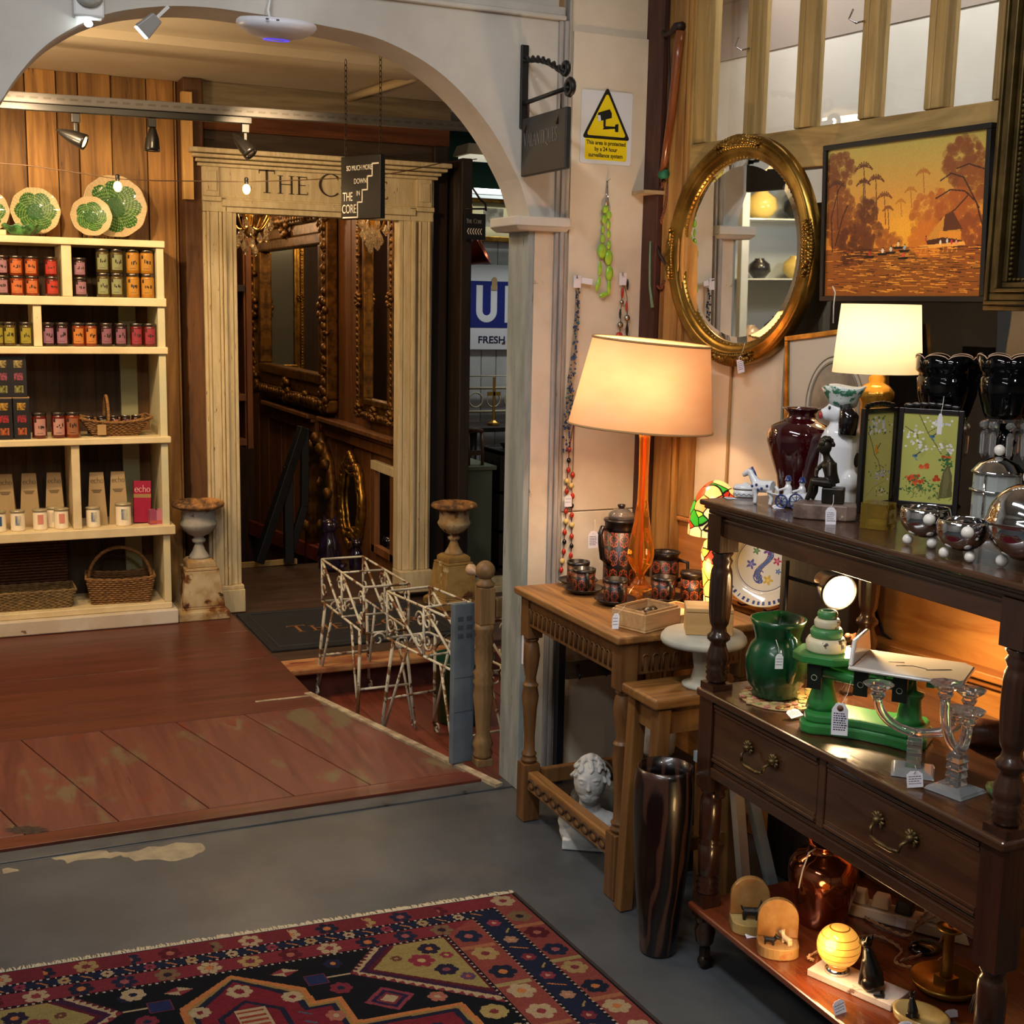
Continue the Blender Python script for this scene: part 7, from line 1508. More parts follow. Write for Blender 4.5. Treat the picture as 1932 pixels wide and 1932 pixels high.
# blue and white carriage group
p = C(1455, 948, ZB); t = thing('horse_carriage', 'blue and white porcelain horse drawing a carriage with two riders', 'figurine', (1.725, 2.335, ZB+E_), rz=-1.12)
g = G(); s = .9   # local x: horse at -x
g.tube([(-.062*s, 0, .045*s), (-.03*s, 0, .046*s), (-.012*s, 0, .046*s)], [.017*s, .016*s, .017*s], 10); g.tube([(-.058*s, 0, .05*s), (-.072*s, 0, .072*s), (-.078*s, 0, .082*s)], [.013*s, .010*s, .009*s], 8); g.tube([(-.076*s, 0, .083*s), (-.09*s, 0, .074*s), (-.097*s, 0, .068*s)], [.009*s, .0075*s, .006*s], 8)
for x, y, dx in ((-.06, .008, -.006), (-.058, -.008, .004), (-.018, .008, -.004), (-.016, -.008, .006)): g.tube([(x*s, y*s, .036*s), ((x+dx)*s, y*s, .018*s), ((x+dx*.5)*s, y*s, .002)], [.008*s, .005*s, .006*s], 7)
g.tube([(-.005*s, 0, .05*s), (.003*s, 0, .04*s), (.004*s, 0, .025*s)], [.004*s, .005*s, .003*s], 6)
fuse(ob('horse', g, porc, t), .0018, 2)
g = G(); g.tube([(-.074*s, 0, .092*s), (-.066*s, 0, .078*s), (-.058*s, 0, .064*s)], [.003*s, .004*s, .003*s], 6); [g.ball((x*s, -.016*s, z*s), (.004*s, .0025*s, .004*s), 6) for x, z in ((-.05, .05), (-.035, .042), (-.02, .05), (-.045, .038), (-.062, .046))]; ob('mane_and_spots', g, cob, t)
g = G(); g.tube([(-.02*s, -.016*s, .035*s), (.03*s, -.02*s, .03*s)], .002*s, 5); g.tube([(.012*s, 0, .02*s), (.03*s, 0, .018*s), (.07*s, 0, .02*s), (.085*s, 0, .032*s)], [.012*s, .018*s, .02*s, .014*s], 10); ob('carriage', g, porc, t)
for x, r in ((.025, .016), (.065, .019)):
    for y in (-.022, .022): g = G(); g.tube([(x*s+r*s*math.cos(a_), y*s, r*s+r*s*math.sin(a_)+.0012) for a_ in [2*PI*i/18 for i in range(18)]], .0022*s, 5, closed=True); [g.tube([(x*s, y*s, r*s+.001), (x*s+r*s*math.cos(a_), y*s, r*s+r*s*math.sin(a_)+.001)], .0012*s, 4) for a_ in [2*PI*i/8 for i in range(8)]]; ob('wheel', g, cob, t)
for x in (.03, .068):
    g = G(); g.tube([(x*s, 0, .03*s), (x*s, 0, .05*s), (x*s, 0, .058*s)], [.012*s, .010*s, .006*s], 9); g.ball((x*s, 0, .064*s), .0075*s, 10); g.tube([(x*s, -.009*s, .05*s), ((x-.02)*s, -.01*s, .042*s)], .0035*s, 6); fuse(ob('rider', g, porc, t), .0016, 1)
    g = G(); g.lathe([(.011*s, .068*s), (.008*s, .071*s), (.006*s, .079*s), (0, .081*s)], 10, (x*s, 0, 0)); ob('hat', g, cob, t)
ticket('price_tag', 'tag lying before the blue and white horse group', tuple(C(1468, 958, ZB+.0012)), .022, .026, face_m((0, 0, 0), (1, -.1, .1), (0, 1, .35)), lines=2, hang=tuple(C(1478, 935, ZB+.02)))
# pottery dog jug
dx_, dy_ = 1.855, 2.285; dd = dy_*.9+dx_*.41; q = dd/2400; Zd = lambda y: onY(1575, y, dy_).z-ZB
t = thing('dog_jug', 'white pottery spaniel jug with black ear and green patterned hat', 'jug', (dx_, dy_, ZB+E_), rz=-.55)
g = G()   # local: dog faces -x (photo left)
g.lathe([(38*q, 0), (40*q, .012), (36*q, Zd(900)), (36*q, Zd(870)), (38*q, Zd(840)), (33*q, Zd(815)), (22*q, Zd(800))], 24); g.ball((-14*q, 0, Zd(835)), (26*q, 28*q, 26*q), 14)
for y in (-1, 1): g.tube([(-24*q, y*16*q, Zd(845)), (-32*q, y*14*q, Zd(890)), (-36*q, y*14*q, .012)], [12*q, 9*q, 10*q], 8); g.ball((14*q, y*26*q, Zd(905)), (22*q, 16*q, 24*q), 12)
g.ball((-4*q, 0, Zd(778)), (28*q, 26*q, 26*q), 16); g.tube([(-18*q, 0, Zd(778)), (-38*q, 0, Zd(785))], [16*q, 11*q], 10)
fuse(ob('body', g, porc, t), .0036, 3)
g = G(); g.lathe([(25*q, Zd(768)), (29*q, Zd(755)), (36*q, Zd(742)), (42*q, Zd(731)), (39*q, Zd(729)), (30*q, Zd(736)), (0, Zd(738))], 36, sx=1.0); 
for v in range(len(g.v)):
    x, y, z = g.v[v]; a = math.atan2(y, x); r = math.hypot(x, y); g.v[v] = (x, y, z+.10*(r-25*q)*math.cos(3*a+.5)/.6)
ob('hat', g, MAT('hat_white', 'd5dcd8', .15, coat=.5, spots=[('3a7a5c', 30, .52, .56)]), t)
for y in (-1, 1): g = G(); g.tube([(2*q, y*24*q, Zd(764)), (8*q, y*31*q, Zd(785)), (6*q, y*33*q, Zd(818))], [11*q, 19*q, 17*q], 12, flat=1.0); ob('ear', g, MAT('glaze_black', '120c0c', .12, coat=.8) if y < 0 else MATS['glaze_black'], t)
g = G(); g.ball((-40*q, 0, Zd(785)), (5*q, 10*q, 8*q), 10); ob('nose', g, MAT('glaze_red', 'a03030', .2, coat=.5), t)
[ob('eye', G().ball((-26*q, y*13*q, Zd(770)), (3*q, 4*q, 4*q), 8), MATS['glaze_black'], t) for y in (-1, 1)]; ob('black_patch', G().ball((26*q, -20*q, Zd(865)), (9*q, 9*q, 16*q), 10), MATS['glaze_black'], t)
# bronze boy on a marble slab
p = C(1560, 985, ZB); bx, by = 1.70, 2.155; q = (by*.9+bx*.41)/2400; Zq = lambda y: onY(1570, y, by).z-ZB
t = thing('bronze_boy', 'small dark bronze seated boy on a mottled marble base', 'figurine', (1.728, 2.165, ZB+E_), rz=-.75)
mb = MAT('marble_brown', '584840', .4, col2='7d6a5e', sc=26, bump=.3, bsc=60, spots=[('b0a090', 34, .62, .68)])
g = G(); hM = .033; g.prism([(-60*q, -26*q), (-40*q, -34*q), (42*q, -32*q), (60*q, -20*q), (56*q, 26*q), (-50*q, 30*q)], hM); ob('marble_base', g, mb, t, bev=.003)
brz = MAT('bronze', '23201c', .35, .55, col2='3a332a', sc=20)
g = G(); g.bx(-8*q, 34*q, -16*q, 20*q, hM+.0002, hM+.034); ob('plinth', g, brz, t, bev=.003)
g = G(); zb0 = hM+.03; u = 1.0*q
P = {'pel': Vector((10*u, 4*u, zb0+10*u)), 'che': Vector((2*u, 2*u, zb0+48*u)), 'nec': Vector((-4*u, 0, zb0+64*u)), 'hea': Vector((-8*u, -2*u, zb0+82*u))}
g.tube([P['pel'], (P['pel']+P['che'])/2, P['che']], [15*u, 13*u, 15*u], 12); g.tube([P['che'], P['nec'], P['hea']], [12*u, 7*u, 8*u], 10); g.ball(tuple(P['hea']), (14*u, 13*u, 16*u), 14); g.ball(tuple(P['hea']+Vector((-12*u, -4*u, -4*u))), (4*u, 4*u, 4*u), 8)
for s, kx_, fz in ((-1, -28, -26), (1, -20, -24)): g.tube([tuple(P['pel']+Vector((0, s*8*u, 0))), (kx_*u, s*10*u, zb0+14*u), ((kx_-2)*u, s*9*u, zb0-8*u), ((kx_-8)*u, s*9*u, hM+4*u)], [11*u, 8*u, 6*u, 5*u], 9)
g.tube([tuple(P['che']+Vector((2*u, -15*u, 6*u))), (6*u, -24*u, zb0+28*u), (16*u, -18*u, zb0+8*u)], [6*u, 5*u, 4*u], 8); g.tube([tuple(P['che']+Vector((-4*u, 14*u, 6*u))), (-22*u, 16*u, zb0+34*u), (-22*u, 2*u, zb0+20*u)], [6*u, 5*u, 4*u], 8)
fuse(ob('boy', g, brz, t), .0022, 3)
g = G(); rn = random.Random(2)
for k in range(26): a = rn.uniform(0, 2*PI); e = rn.uniform(0, 1.3); v = Vector((math.cos(a)*math.cos(e)*13*u+3*u, math.sin(a)*math.cos(e)*13*u, math.sin(e)*15*u+3*u)); g.ball(tuple(P['hea']+v), 4.5*u, 7)
fuse(ob('hair', g, brz, t), .0018, 1)
ticket('price_tag', 'written tag hanging from the bronze boy over the marble base', tuple(C(1556, 968, ZB+.018)+Vector((-.012, -.035, .0))), .022, .036, face_m((0, 0, 0), (.9, -.4, 0), (.12, .1, 1)), lines=5, hang=tuple(C(1583, 930, ZB+.06)+Vector((-.03, -.02, 0))))
# amber votive
p = C(1653, 994, ZB); t = thing('amber_votive', 'square amber glass tealight holder on the buffet top', 'candle holder', (1.755, 2.03, ZB+E_), rz=.5)
amb = MAT('amber_glass', 'a88a38', .08, tr=.75, ior=1.25); g = G()
w = .029; h = .052; g.prism(rrect(2*w, 2*w, .008), h); g.v = [(x-w, y-w, z) for x, y, z in g.v]; ob('glass', g, amb, t)
g = G(); g.lathe([(.018, .004), (.018, .016), (0, .017)], 18); ob('tealight', g, MAT('tea_wax', 'b0a060', .5), t)
ob('frost', G().bx(-.0292, .0292, -.0295, -.0291, .012, .04), MAT('frost_amber', 'b09a58', .6, col2='6d5518', sc=60), t)
# folding screen
def screen_panel(t, x0, y0, x1, y1, W_, H_, art, name):
    g = G(); L = math.hypot(x1-x0, y1-y0); a = math.atan2(y1-y0, x1-x0); e = .011
    R_ = TR(x0, y0, 0) @ rotm('Z', math.degrees(a))
    g.bx(0, e, -.006, .006, 0, H_); g.bx(L-e, L, -.006, .006, 0, H_); g.bx(e, L-e, -.006, .006, .012, .012+e); g.bx(e, L-e, -.006, .006, H_-e, H_)
    for k in range(7): g.ball((L*(.14+.12*k), 0, H_+.004+.006*math.sin(PI*(k+.5)/7)), (.012, .004, .006), 8)
    pn = ob(name, g, MAT('screen_black', '120c0c', .3, coat=.4) if 'screen_black' not in MATS else MATS['screen_black'], t, bev=.001); pn.matrix_local = R_
    me = art.sheet(L-2*e, H_-2*e-.012); ob_me('silk_panel', me, VCOL('silk_'+name, .35, coat=.3), pn, face_m((e, -.003, .012+e), (1, 0, 0), (0, 0, 1)))
def art1():
    c = CV(72, 192, 'b3ac62'); rn = random.Random(5)
    for k in range(30): c.disc(rn.uniform(4, 66), rn.uniform(4, 46), rn.uniform(1, 3), rn.choice(('4a6a3a', '3a5a34', '5a7a44')))
    for k in range(26): c.disc(30+rn.gauss(0, 14), 28+rn.gauss(0, 8), rn.uniform(2, 4), rn.choice(('d0cdd0', 'b8b4c0', 'c8c4cc')))
    c.line([(6, 40), (18, 66), (26, 90), (36, 102), (46, 128)], 1.6, '4a3c28'); c.line([(26, 90), (38, 84)], 1.2, '4a3c28'); c.line([(40, 112), (54, 120)], 1.2, '4a3c28')
    c.disc(31, 80, 5, 'd08a2a', 7); c.line([(33, 76), (40, 66)], 2, '2a2a20'); c.disc(30, 71, 2.6, 'c87a22')
    for k in range(22): c.disc(46+rn.gauss(0, 10), 134+rn.gauss(0, 7), rn.uniform(1.5, 3.4), rn.choice(('c8c4cc', 'a8a4b8', 'd4d0d4')))
    for k in range(20): c.disc(42+rn.gauss(0, 14), 128+rn.gauss(0, 9), rn.uniform(1, 2), '4a6a3a')
    for k in range(30): c.disc(48+rn.gauss(0, 11), 172+rn.gauss(0, 6), rn.uniform(1, 2.2), rn.choice(('5a4a3a', 'c09a8a', 'd8cac0', '4a5a34')))
    c.line([(8, 180), (30, 160), (60, 148)], .9, '8a8446'); return c
def art2():
    c = CV(96, 192, 'a9a858'); rn = random.Random(9)
    c.line([(28, 4), (44, 40), (60, 66), (70, 84)], 1.5, '4a3c28'); c.line([(4, 30), (26, 46), (30, 70)], 1.5, '4a3c28'); c.line([(44, 40), (70, 20), (84, 20)], 1.1, '4a3c28')
    for cx, cy, n in ((20, 40, 14), (28, 62, 12), (60, 18, 16), (78, 72, 16), (36, 76, 8)):
        for k in range(n): c.disc(cx+rn.gauss(0, 9), cy+rn.gauss(0, 6), rn.uniform(1.6, 3), rn.choice(('d6d3d0', 'c4c0c4', 'e0dcd8')))
    for bx, by in ((52, 48), (24, 92)): c.disc(bx, by, 5, '3a5a7a', 3); c.line([(bx, by), (bx+9, by-9)], 2.2, '2a3a52'); c.line([(bx-2, by), (bx+4, by+9)], 2, '4a7a9a')
    for cx, cy, n, s in ((40, 116, 10, 6), (22, 140, 16, 8), (32, 148, 14, 8), (66, 138, 8, 5), (84, 92, 5, 4)):
        for k in range(n): c.disc(cx+rn.gauss(0, s*.7), cy+rn.gauss(0, s*.6), rn.uniform(2, 4), rn.choice(('c04a24', 'd05a2c', 'a83a1c')))
    for k in range(60): c.disc(36+rn.gauss(0, 18), 152+rn.gauss(0, 10), rn.uniform(1, 2.6), rn.choice(('3a6a34', '2f5a30', '4a7a3e')))
    for k in range(40): c.disc(82+rn.gauss(0, 7), 100+rn.gauss(0, 10), rn.uniform(1, 2.6), rn.choice(('3a6a34', '2f5a30')))
    c.poly([(76, 120), (84, 104), (92, 130), (94, 176), (70, 182), (72, 150)], '5a5430'); c.poly([(78, 126), (84, 112), (88, 140), (84, 176), (76, 178)], '6d6640')
    for k in range(50): x = rn.uniform(6, 90); y = rn.uniform(164, 186); c.line([(x, y), (x+rn.uniform(-5, 5), y-rn.uniform(3, 8))], 1, '4a5a34')
    return c
sc0 = Vector((1.838, 2.195, 0)); sc1 = Vector((1.951, 2.215, 0)); sc2 = Vector((2.035, 2.10, 0))
t = thing('folding_screen', 'miniature folding screen with two silk panels of birds and flowers', 'folding screen', (sc0.x, sc0.y, ZB+E_))
Hs = onY(1660, 770, 2.21).z-ZB
screen_panel(t, 0, 0, sc1.x-sc0.x-.004, sc1.y-sc0.y, 0, Hs, art1(), 'left_panel'); screen_panel(t, sc1.x-sc0.x+.004, sc1.y-sc0.y-.002, sc2.x-sc0.x, sc2.y-sc0.y, 0, Hs*1.0, art2(), 'right_panel')
ticket('price_tag', 'narrow white tag hanging on the right panel of the folding screen', tuple(onY(1773, 800, 2.085)), .010, .044, face_m((0, 0, 0), (1, -.6, 0), (0, 0, 1)), lines=0, hang=tuple(onY(1781, 748, 2.10)))
# black glass lustres with crystal drops
jet = MAT('jet_glass', '040405', .06, spec=.4)
def lustre(label, x, y, px):
    q = (y*.9+x*.41)/2400; Z = lambda yy: onY(px, yy, y).z-ZB; t = thing('glass_lustre', label, 'lustre', (x, y, ZB+E_), group='black glass lustres on the buffet top')
    g = G(); g.lathe([(.045, 0), (.048, .006), (.036, .018), (.016, .05), (.012, .08), (.02, Z(860)), (.016, Z(845)), (.024, Z(835)), (.014, Z(825)), (.012, Z(800))], 28); ob('stem', g, jet, t)
    g = G(); n = 72; pr = [(40*q, Z(790), 0), (44*q, Z(780), 0), (54*q, Z(745), 0), (57*q, Z(715), 0), (50*q, Z(708), 0), (60*q, Z(700), 0), (61*q, Z(672), 1), (57*q, Z(672), 1), (55*q, Z(700), 0), (46*q, Z(760), 0), (14*q, Z(778), 0)]; vs = []
    for r, z, sc in pr:
        for i in range(n): a = 2*PI*i/n; vs.append((r*math.cos(a), r*math.sin(a), z+(sc*(.009*abs(math.sin(a*4))**.6-.006))))
    g.add(vs, [(j*n+i, j*n+(i+1) % n, (j+1)*n+(i+1) % n, (j+1)*n+i) for j in range(len(pr)-1) for i in range(n)]+[tuple(range(n-1, -1, -1)), tuple((len(pr)-1)*n+i for i in range(n))], 0, True); ob('bowl', g, jet, t)
    g = G(); g.tube([(61*q*math.cos(2*PI*i/n), 61*q*math.sin(2*PI*i/n), Z(672)+.009*abs(math.sin(2*PI*i/n*4))**.6-.006) for i in range(n)], .0012, 5, closed=True); ob('gilt_rim', g, MAT('pale_rim', 'c9a58a', .3) if 'pale_rim' not in MATS else MATS['pale_rim'], t)
    for k in range(8):
        a = 2*PI*k/8+.2; x_, y_ = 40*q*math.cos(a), 40*q*math.sin(a); g = G(); g.lathe([(0, 0), (.009, .006), (.01, .012), (.006, .018), (0, .02)], 8, (x_, y_, Z(812)), sm=False); g.lathe([(0, 0), (.007, .012), (.0075, .05), (.004, .058), (0, .06)], 6, (x_, y_, Z(812)-.062), sm=False); ob('crystal_drop', g, MAT('cut_crystal', 'f4f4f4', .01, tr=.92, ior=1.6) if 'cut_crystal' not in MATS else MATS['cut_crystal'], t)
lustre('black glass lustre with crystal drops behind the folding screen', 2.075, 2.20, 1772)
lustre('black glass lustre with crystal drops nearest the right border', 2.070, 2.015, 1886)
# little lamp with white shade and gilt base; gilt frame; reflections come from the pane
lx, ly = 2.03, 2.385; q = (ly*.9+lx*.41)/2400; Zl = lambda y: onY(1640, y, ly).z-ZB
t = thing('gilt_base_lamp', 'lit table lamp with white tapered shade and ribbed gilt base on the buffet', 'lamp', (lx, ly, ZB+E_))
g = G(); g.lathe([(.04, 0), (.045, .008), (.03, .02), (.014, .05), (.03, .09), (.034, Zl(760)), (33*q, Zl(752)), (34*q, Zl(740)), (24*q, Zl(728)), (14*q, Zl(722)), (16*q, Zl(714)), (10*q, Zl(708)), (8*q, Zl(680))], 36, flute=(14, .05, Zl(758), Zl(726))); ob('base', g, MAT('gilt_lamp', 'c8963a', .25, .8), t)
g = G(); n = 56; R0, R1 = 83*q, 73*q; Zb, Zt = Zl(704), Zl(574); vs = []
for f in [i/6 for i in range(7)]:
    for i in range(n): a = 2*PI*i/n; vs.append(((R0+(R1-R0)*f)*math.cos(a), (R0+(R1-R0)*f)*math.sin(a), Zb+(Zt-Zb)*f))
g.add(vs, [(j*n+i, j*n+(i+1) % n, (j+1)*n+(i+1) % n, (j+1)*n+i) for j in range(6) for i in range(n)], 0, True); ob('lampshade', g, MAT('white_shade', 'f0dcc0', .7, tl=.5), t)
g = G(); g.ball((0, 0, Zl(650)), (.024, .024, .032), 12); ob('bulb', g, bulb_on, t)
lamp('small_lamp_bulb', 'POINT', (lx, ly, ZB+Zl(635)), 3.3, (1, .80, .52), .03)
ticket('shade_label', 'plain grey white card stuck on the lampshade edge', tuple(onY(1704, 674, 2.345)), .030, .034, face_m((0, 0, 0), (.95, -.3, .0), (-.1, 0, 1)), lines=0, mat=MAT('card_grey', 'b5b4b0', .8))
fl = onP(1482, 905, .09); fr_ = onP(1673, 905, .09); ft = onP(1483, 632, .05)
t = thing('oval_mount_picture', 'gilt framed picture with an oval mount leaning behind the small lamp', 'picture'); xd = fr_-fl; t.matrix_world = face_m((fl.x, fl.y, ft.z-.42), xd, Vector((PN.x*-.06, 0, 1)))
Wf, Hf = xd.length, .42; g = G(); w = .014
for x0, x1, y0, y1 in ((0, Wf, 0, w), (0, Wf, Hf-w, Hf), (0, w, w, Hf-w), (Wf-w, Wf, w, Hf-w)): g.bx(x0, x1, y0, y1, -.008, .008)
ob('frame', g, gilt, t, bev=.002)
g = G(); g.bx(w, Wf-w, w, Hf-w, -.004, 0); ob('mount', g, MAT('mount_grey', 'b3ab9c', .6), t)
g = G(); g.tube([(Wf/2+.105*math.cos(a_), Hf*.5+.14*math.sin(a_), .001) for a_ in [2*PI*i/48 for i in range(48)]], .002, 5, closed=True); g.tube([(Wf/2+.09*math.cos(a_), Hf*.5+.125*math.sin(a_), .001) for a_ in [2*PI*i/48 for i in range(48)]], .004, 5, closed=True); ob('oval_line', g, MAT('mount_line', '7d7566', .6), t)
g = G(); g.prism([(Wf/2+.088*math.cos(a_), Hf*.5+.123*math.sin(a_)) for a_ in [2*PI*i/48 for i in range(48)]], .001, .0002); ob('portrait', g, MAT('portrait', '5f584c', .3, col2='8a8272', sc=8, coat=.5), t)
t2 = t; t.location.z = ft.z-.42
g = G(); Hl = t2.location.z; g.T = TR(0, 0, 0); g.bx(-.13, .13, -.05, .05, 0, Hl-.004); one('picture_ledge_crate', 'dark crate behind the buffet carrying the oval mount picture', 'crate', g, dark_wood, ((fl.x+fr_.x)/2+.0, (fl.y+fr_.y)/2, .001), rz=math.atan2(xd.y, xd.x), bev=.004)
# chrome: bowls, sphere, biscuit barrel
knob = MAT('white_knob', 'd8d4cc', .3)
def cbowl(label, px, py, r):
    p = C(px, py, ZB); t = thing('chrome_bowl', label, 'bowl', (p.x, p.y, ZB+E_), rz=-.6, group='chrome bowls with white ball feet'); q = .012
    g = G(); n = 14; P = [(r*math.cos(-PI/2+(PI*.5+.35)*i/n), q*1.3+r*.92+r*.92*math.sin(-PI/2+(PI*.5+.35)*i/n)) for i in range(n+1)]; P[0] = (0, q*1.3); g.lathe(P+[(P[-1][0]-.002, P[-1][1]+.0005)]+[(x*.95, z+.003) for x, z in P[::-1]][1:], 40); ob('bowl', g, chrome, t)
    for k in range(3): a = 2*PI*k/3-PI/2+.4; g = G(); g.ball((r*.62*math.cos(a), r*.62*math.sin(a), q*.85), q*.84, 14); ob('foot', g, knob, t)
    g = G(); g.ball((.0, -r*1.04, q*1.3+r*.9), q*.95, 14); ob('knob', g, knob, t); return t
cbowl('chrome bowl with white ball feet left of the other one', 1742, 1030, .047); cbowl('chrome bowl with white ball feet touching the chrome sphere', 1812, 1056, .046)
p = C(1903, 1078, ZB); t = thing('chrome_sphere', 'round chrome lidded pot with white ball feet by the right border', 'pot', (p.x+.035, p.y+.0, ZB+E_)); r = .068; q = .013
g = G(); zc = q*1.2+r; P = [(r*math.sin(PI*i/28), zc-r*math.cos(PI*i/28)) for i in range(29)]; P[0] = (0, P[0][1]); P[-1] = (0, P[-1][1]); P = P[:15]+[(r*1.05, zc-.002), (r*1.05, zc+.002)]+P[15:]; g.lathe(P, 48); ob('sphere', g, chrome, t)
for k in range(3): a = 2*PI*k/3-PI/2-.5; g = G(); g.ball((r*.55*math.cos(a), r*.55*math.sin(a), q*.85), q*.84, 14); ob('foot', g, knob, t)
g = G(); g.ball((0, 0, zc+r+.01), .014, 14); ob('knob', g, knob, t)
bx, by = 1.925, 1.885; Zb_ = lambda y: onY(1882, y, by).z-ZB; t = thing('biscuit_barrel', 'cut glass and chrome biscuit barrel with a white knobbed lid', 'biscuit barrel', (bx, by, ZB+E_)); r = .046
g = G(); g.lathe([(r*.95, .004), (r, .01), (r, Zb_(895)), (r*.92, Zb_(893)), (r*.92, .02), (0, .02)], 16, sm=False); ob('glass_jar', g, MAT('barrel_glass', 'e4ecea', .02, tr=.7, ior=1.5), t)
g = G(); g.lathe([(r*1.08, Zb_(893)), (r*1.12, Zb_(891)), (r*1.05, Zb_(888)), (r*.8, Zb_(875)), (r*.3, Zb_(864)), (0, Zb_(862))], 36); ob('lid', g, chrome, t)
g = G(); g.ball((0, 0, Zb_(850)), .011, 14); ob('knob', g, knob, t)
g = G(); [g.tube([(r*1.08*math.cos(2*PI*i/36), r*1.08*math.sin(2*PI*i/36), z) for i in range(36)], .003, 6, closed=True) for z in (.005, Zb_(925))]; [g.tube([(r*1.08*math.cos(a_), r*1.08*math.sin(a_), .004), (r*1.08*math.cos(a_), r*1.08*math.sin(a_), Zb_(893))], .0025, 6) for a_ in (.3, 1.87, 3.44, 5.0)]; ob('chrome_cage', g, chrome, t)

# ---- middle tier
g = G(); rn = random.Random(3); P = []
for k in range(130):
    a = rn.uniform(0, 2*PI); r = .098*math.sqrt(rn.random()); g.lathe([(.0085, .001), (.0085, .0055), (0, .006)], 6, (r*math.cos(a), r*math.sin(a), .0005*(k % 4)), mi=k % 5, sm=False)
g.lathe([(.1, 0), (.1, .003), (0, .0031)], 40, mi=0)
pj = C(1458, 1312, Z2); one('bead_mat', 'round multicoloured mosaic mat under the green jug', 'mat', g, [MAT('mo%d' % i, c, .5) for i, c in enumerate(('a88a5a', 'c0a878', '7a4a30', '9a9a60', 'b87a6a'))], (1.763, 2.318, Z2+E_))
jx, jy = 1.745, 2.33; q = (jy*.9+jx*.41)/2400; Zj = lambda y: onY(1455, y, jy).z-(Z2+.008)
t = thing('green_jug', 'large dark green glazed pottery jug on the mosaic mat', 'jug', (jx, jy, Z2+.0085), rz=-1.75); gz = MAT('green_glaze', '0c4a26', .25, col2='07331a', sc=6, coat=.35)
g = G(); pr = [(40*q, 0), (46*q, .004), (42*q, .012), (56*q, Zj(1285)), (60*q, Zj(1262)), (60*q, Zj(1240)), (52*q, Zj(1218)), (43*q, Zj(1208)), (44*q, Zj(1200)), (50*q, Zj(1180)), (55*q, Zj(1168)), (51*q, Zj(1168)), (40*q, Zj(1205)), (30*q, Zj(1240)), (0, Zj(1250))]; g.lathe(pr, 48)
for i, (x, y, z) in enumerate(g.v):
    a = math.atan2(y, x); r = math.hypot(x, y)
    if z > Zj(1200) and abs(abs(a)-PI*.45) < .5 and a < 0 and r > 38*q: k = 1+.0*z
    if z > Zj(1190) and r > 40*q and abs(a-PI*.83) < .45: k = 1+.28*(1-abs(a-PI*.83)/.45)*(z-Zj(1190))/(Zj(1168)-Zj(1190)); g.v[i] = (x*k, y*k, z)
ob('body', g, gz, t)
g = G(); g.tube([(46*q, 0, Zj(1190)), (66*q, 0, Zj(1196)), (74*q, 0, Zj(1215)), (72*q, 0, Zj(1245)), (60*q, 0, Zj(1272))], [8*q, 9*q, 9*q, 8*q, 7*q], 10); ob('handle', g, gz, t)
ticket('price_tag', 'tag hanging on the handle of the green jug', tuple(onY(1470, 1248, 2.245)), .018, .034, face_m((0, 0, 0), (1, -.4, 0), (.05, 0, 1)), lines=3, hang=tuple(onY(1464, 1207, 2.26)))
# green balance scales
ux = Vector((1.848-1.635, 1.917-2.105, 0)); p0 = C(1512, 1375, Z2); p1 = C(1752, 1418, Z2)
sx, sy = 1.765, 2.025; rz = math.atan2(p1.y-p0.y, p1.x-p0.x); gr = MAT('scale_green', '2f7a3a', .3, col2='276a32', sc=6, coat=.4, spots=[('1f3a22', 16, .69, .72)])
L_ = (p1-p0).length; c0 = (p0+p1)/2+Vector((.03, .03, 0)); t = thing('kitchen_scales', 'green cast iron balance scales with a white ceramic pan', 'scales', (c0.x, c0.y, Z2+E_), rz=rz)
H1 = .042; g = G(); P = []
for x, w in ((-.5, .3), (-.46, .5), (-.38, .56), (-.2, .46), (0, .42), (.2, .46), (.38, .56), (.46, .5), (.5, .3)): P.append((x*L_, -w*.13))
P += [(x, -y) for x, y in P[::-1]]; g.prism(P, H1*.55); g.T = Matrix(); P2 = [(x*.94, y*.86) for x, y in P]; g.prism(P2, H1*.45, H1*.55); ob('base', g, gr, t, bev=.005)
g = G(); xs = -.36*L_; g.lathe([(.036, H1), (.03, H1+.02), (.022, H1+.05), (.02, .12), (.025, .125)], 24, (xs, 0, 0)); ob('pillar', g, gr, t); g = G(); xs2 = .33*L_; g.lathe([(.034, H1), (.026, H1+.01), (.022, H1+.05), (.028, H1+.06), (.028, H1+.066), (.012, H1+.07), (.008, .142)], 24, (xs2, 0, 0)); ob('pillar', g, gr, t)
g = G(); g.tube([(xs, -.03, .128), (0, -.036, .122), (xs2, -.03, .128), (xs2, .03, .128), (0, .036, .122), (xs, .03, .128)], .0085, 8, closed=True, flat=1.4); ob('beam', g, gr, t)
dkg = MAT('scale_plate', '20241c', .3, .4)
for x in (-.5*L_+.03, -.02*L_, .28*L_): g = G(); g.bx(x-.015, x+.015, -.052, -.043, .095, .148); g.tube([(x+.006*math.cos(a_), -.0525, .12+.006*math.sin(a_)) for a_ in [2*PI*i/12 for i in range(12)]], .001, 4, closed=True, mi=1); ob('bearing_plate', g, [dkg, MAT('plate_mark', '9aa088', .4) if 'plate_mark' not in MATS else MATS['plate_mark']], t, bev=.004)
g = G(); w = .062; P = [(-w, -w*.55), (-w*.55, -w), (w*.55, -w), (w, -w*.55), (w, w*.55), (w*.55, w), (-w*.55, w), (-w, w*.55)]; g.prism([(x+xs, y) for x, y in P], .018, .150); g.lathe([(.01, .13), (.01, .15)], 10, (xs, 0, 0)); ob('weight_plate', g, gr, t, bev=.003)
cer = MAT('scale_ceramic', 'cfc8be', .2, coat=.5, spots=[('8a6a5c', 5, .68, .72)])
g = G(); W_, D_ = .115, .085; zp = .155; vs = []; px = xs2
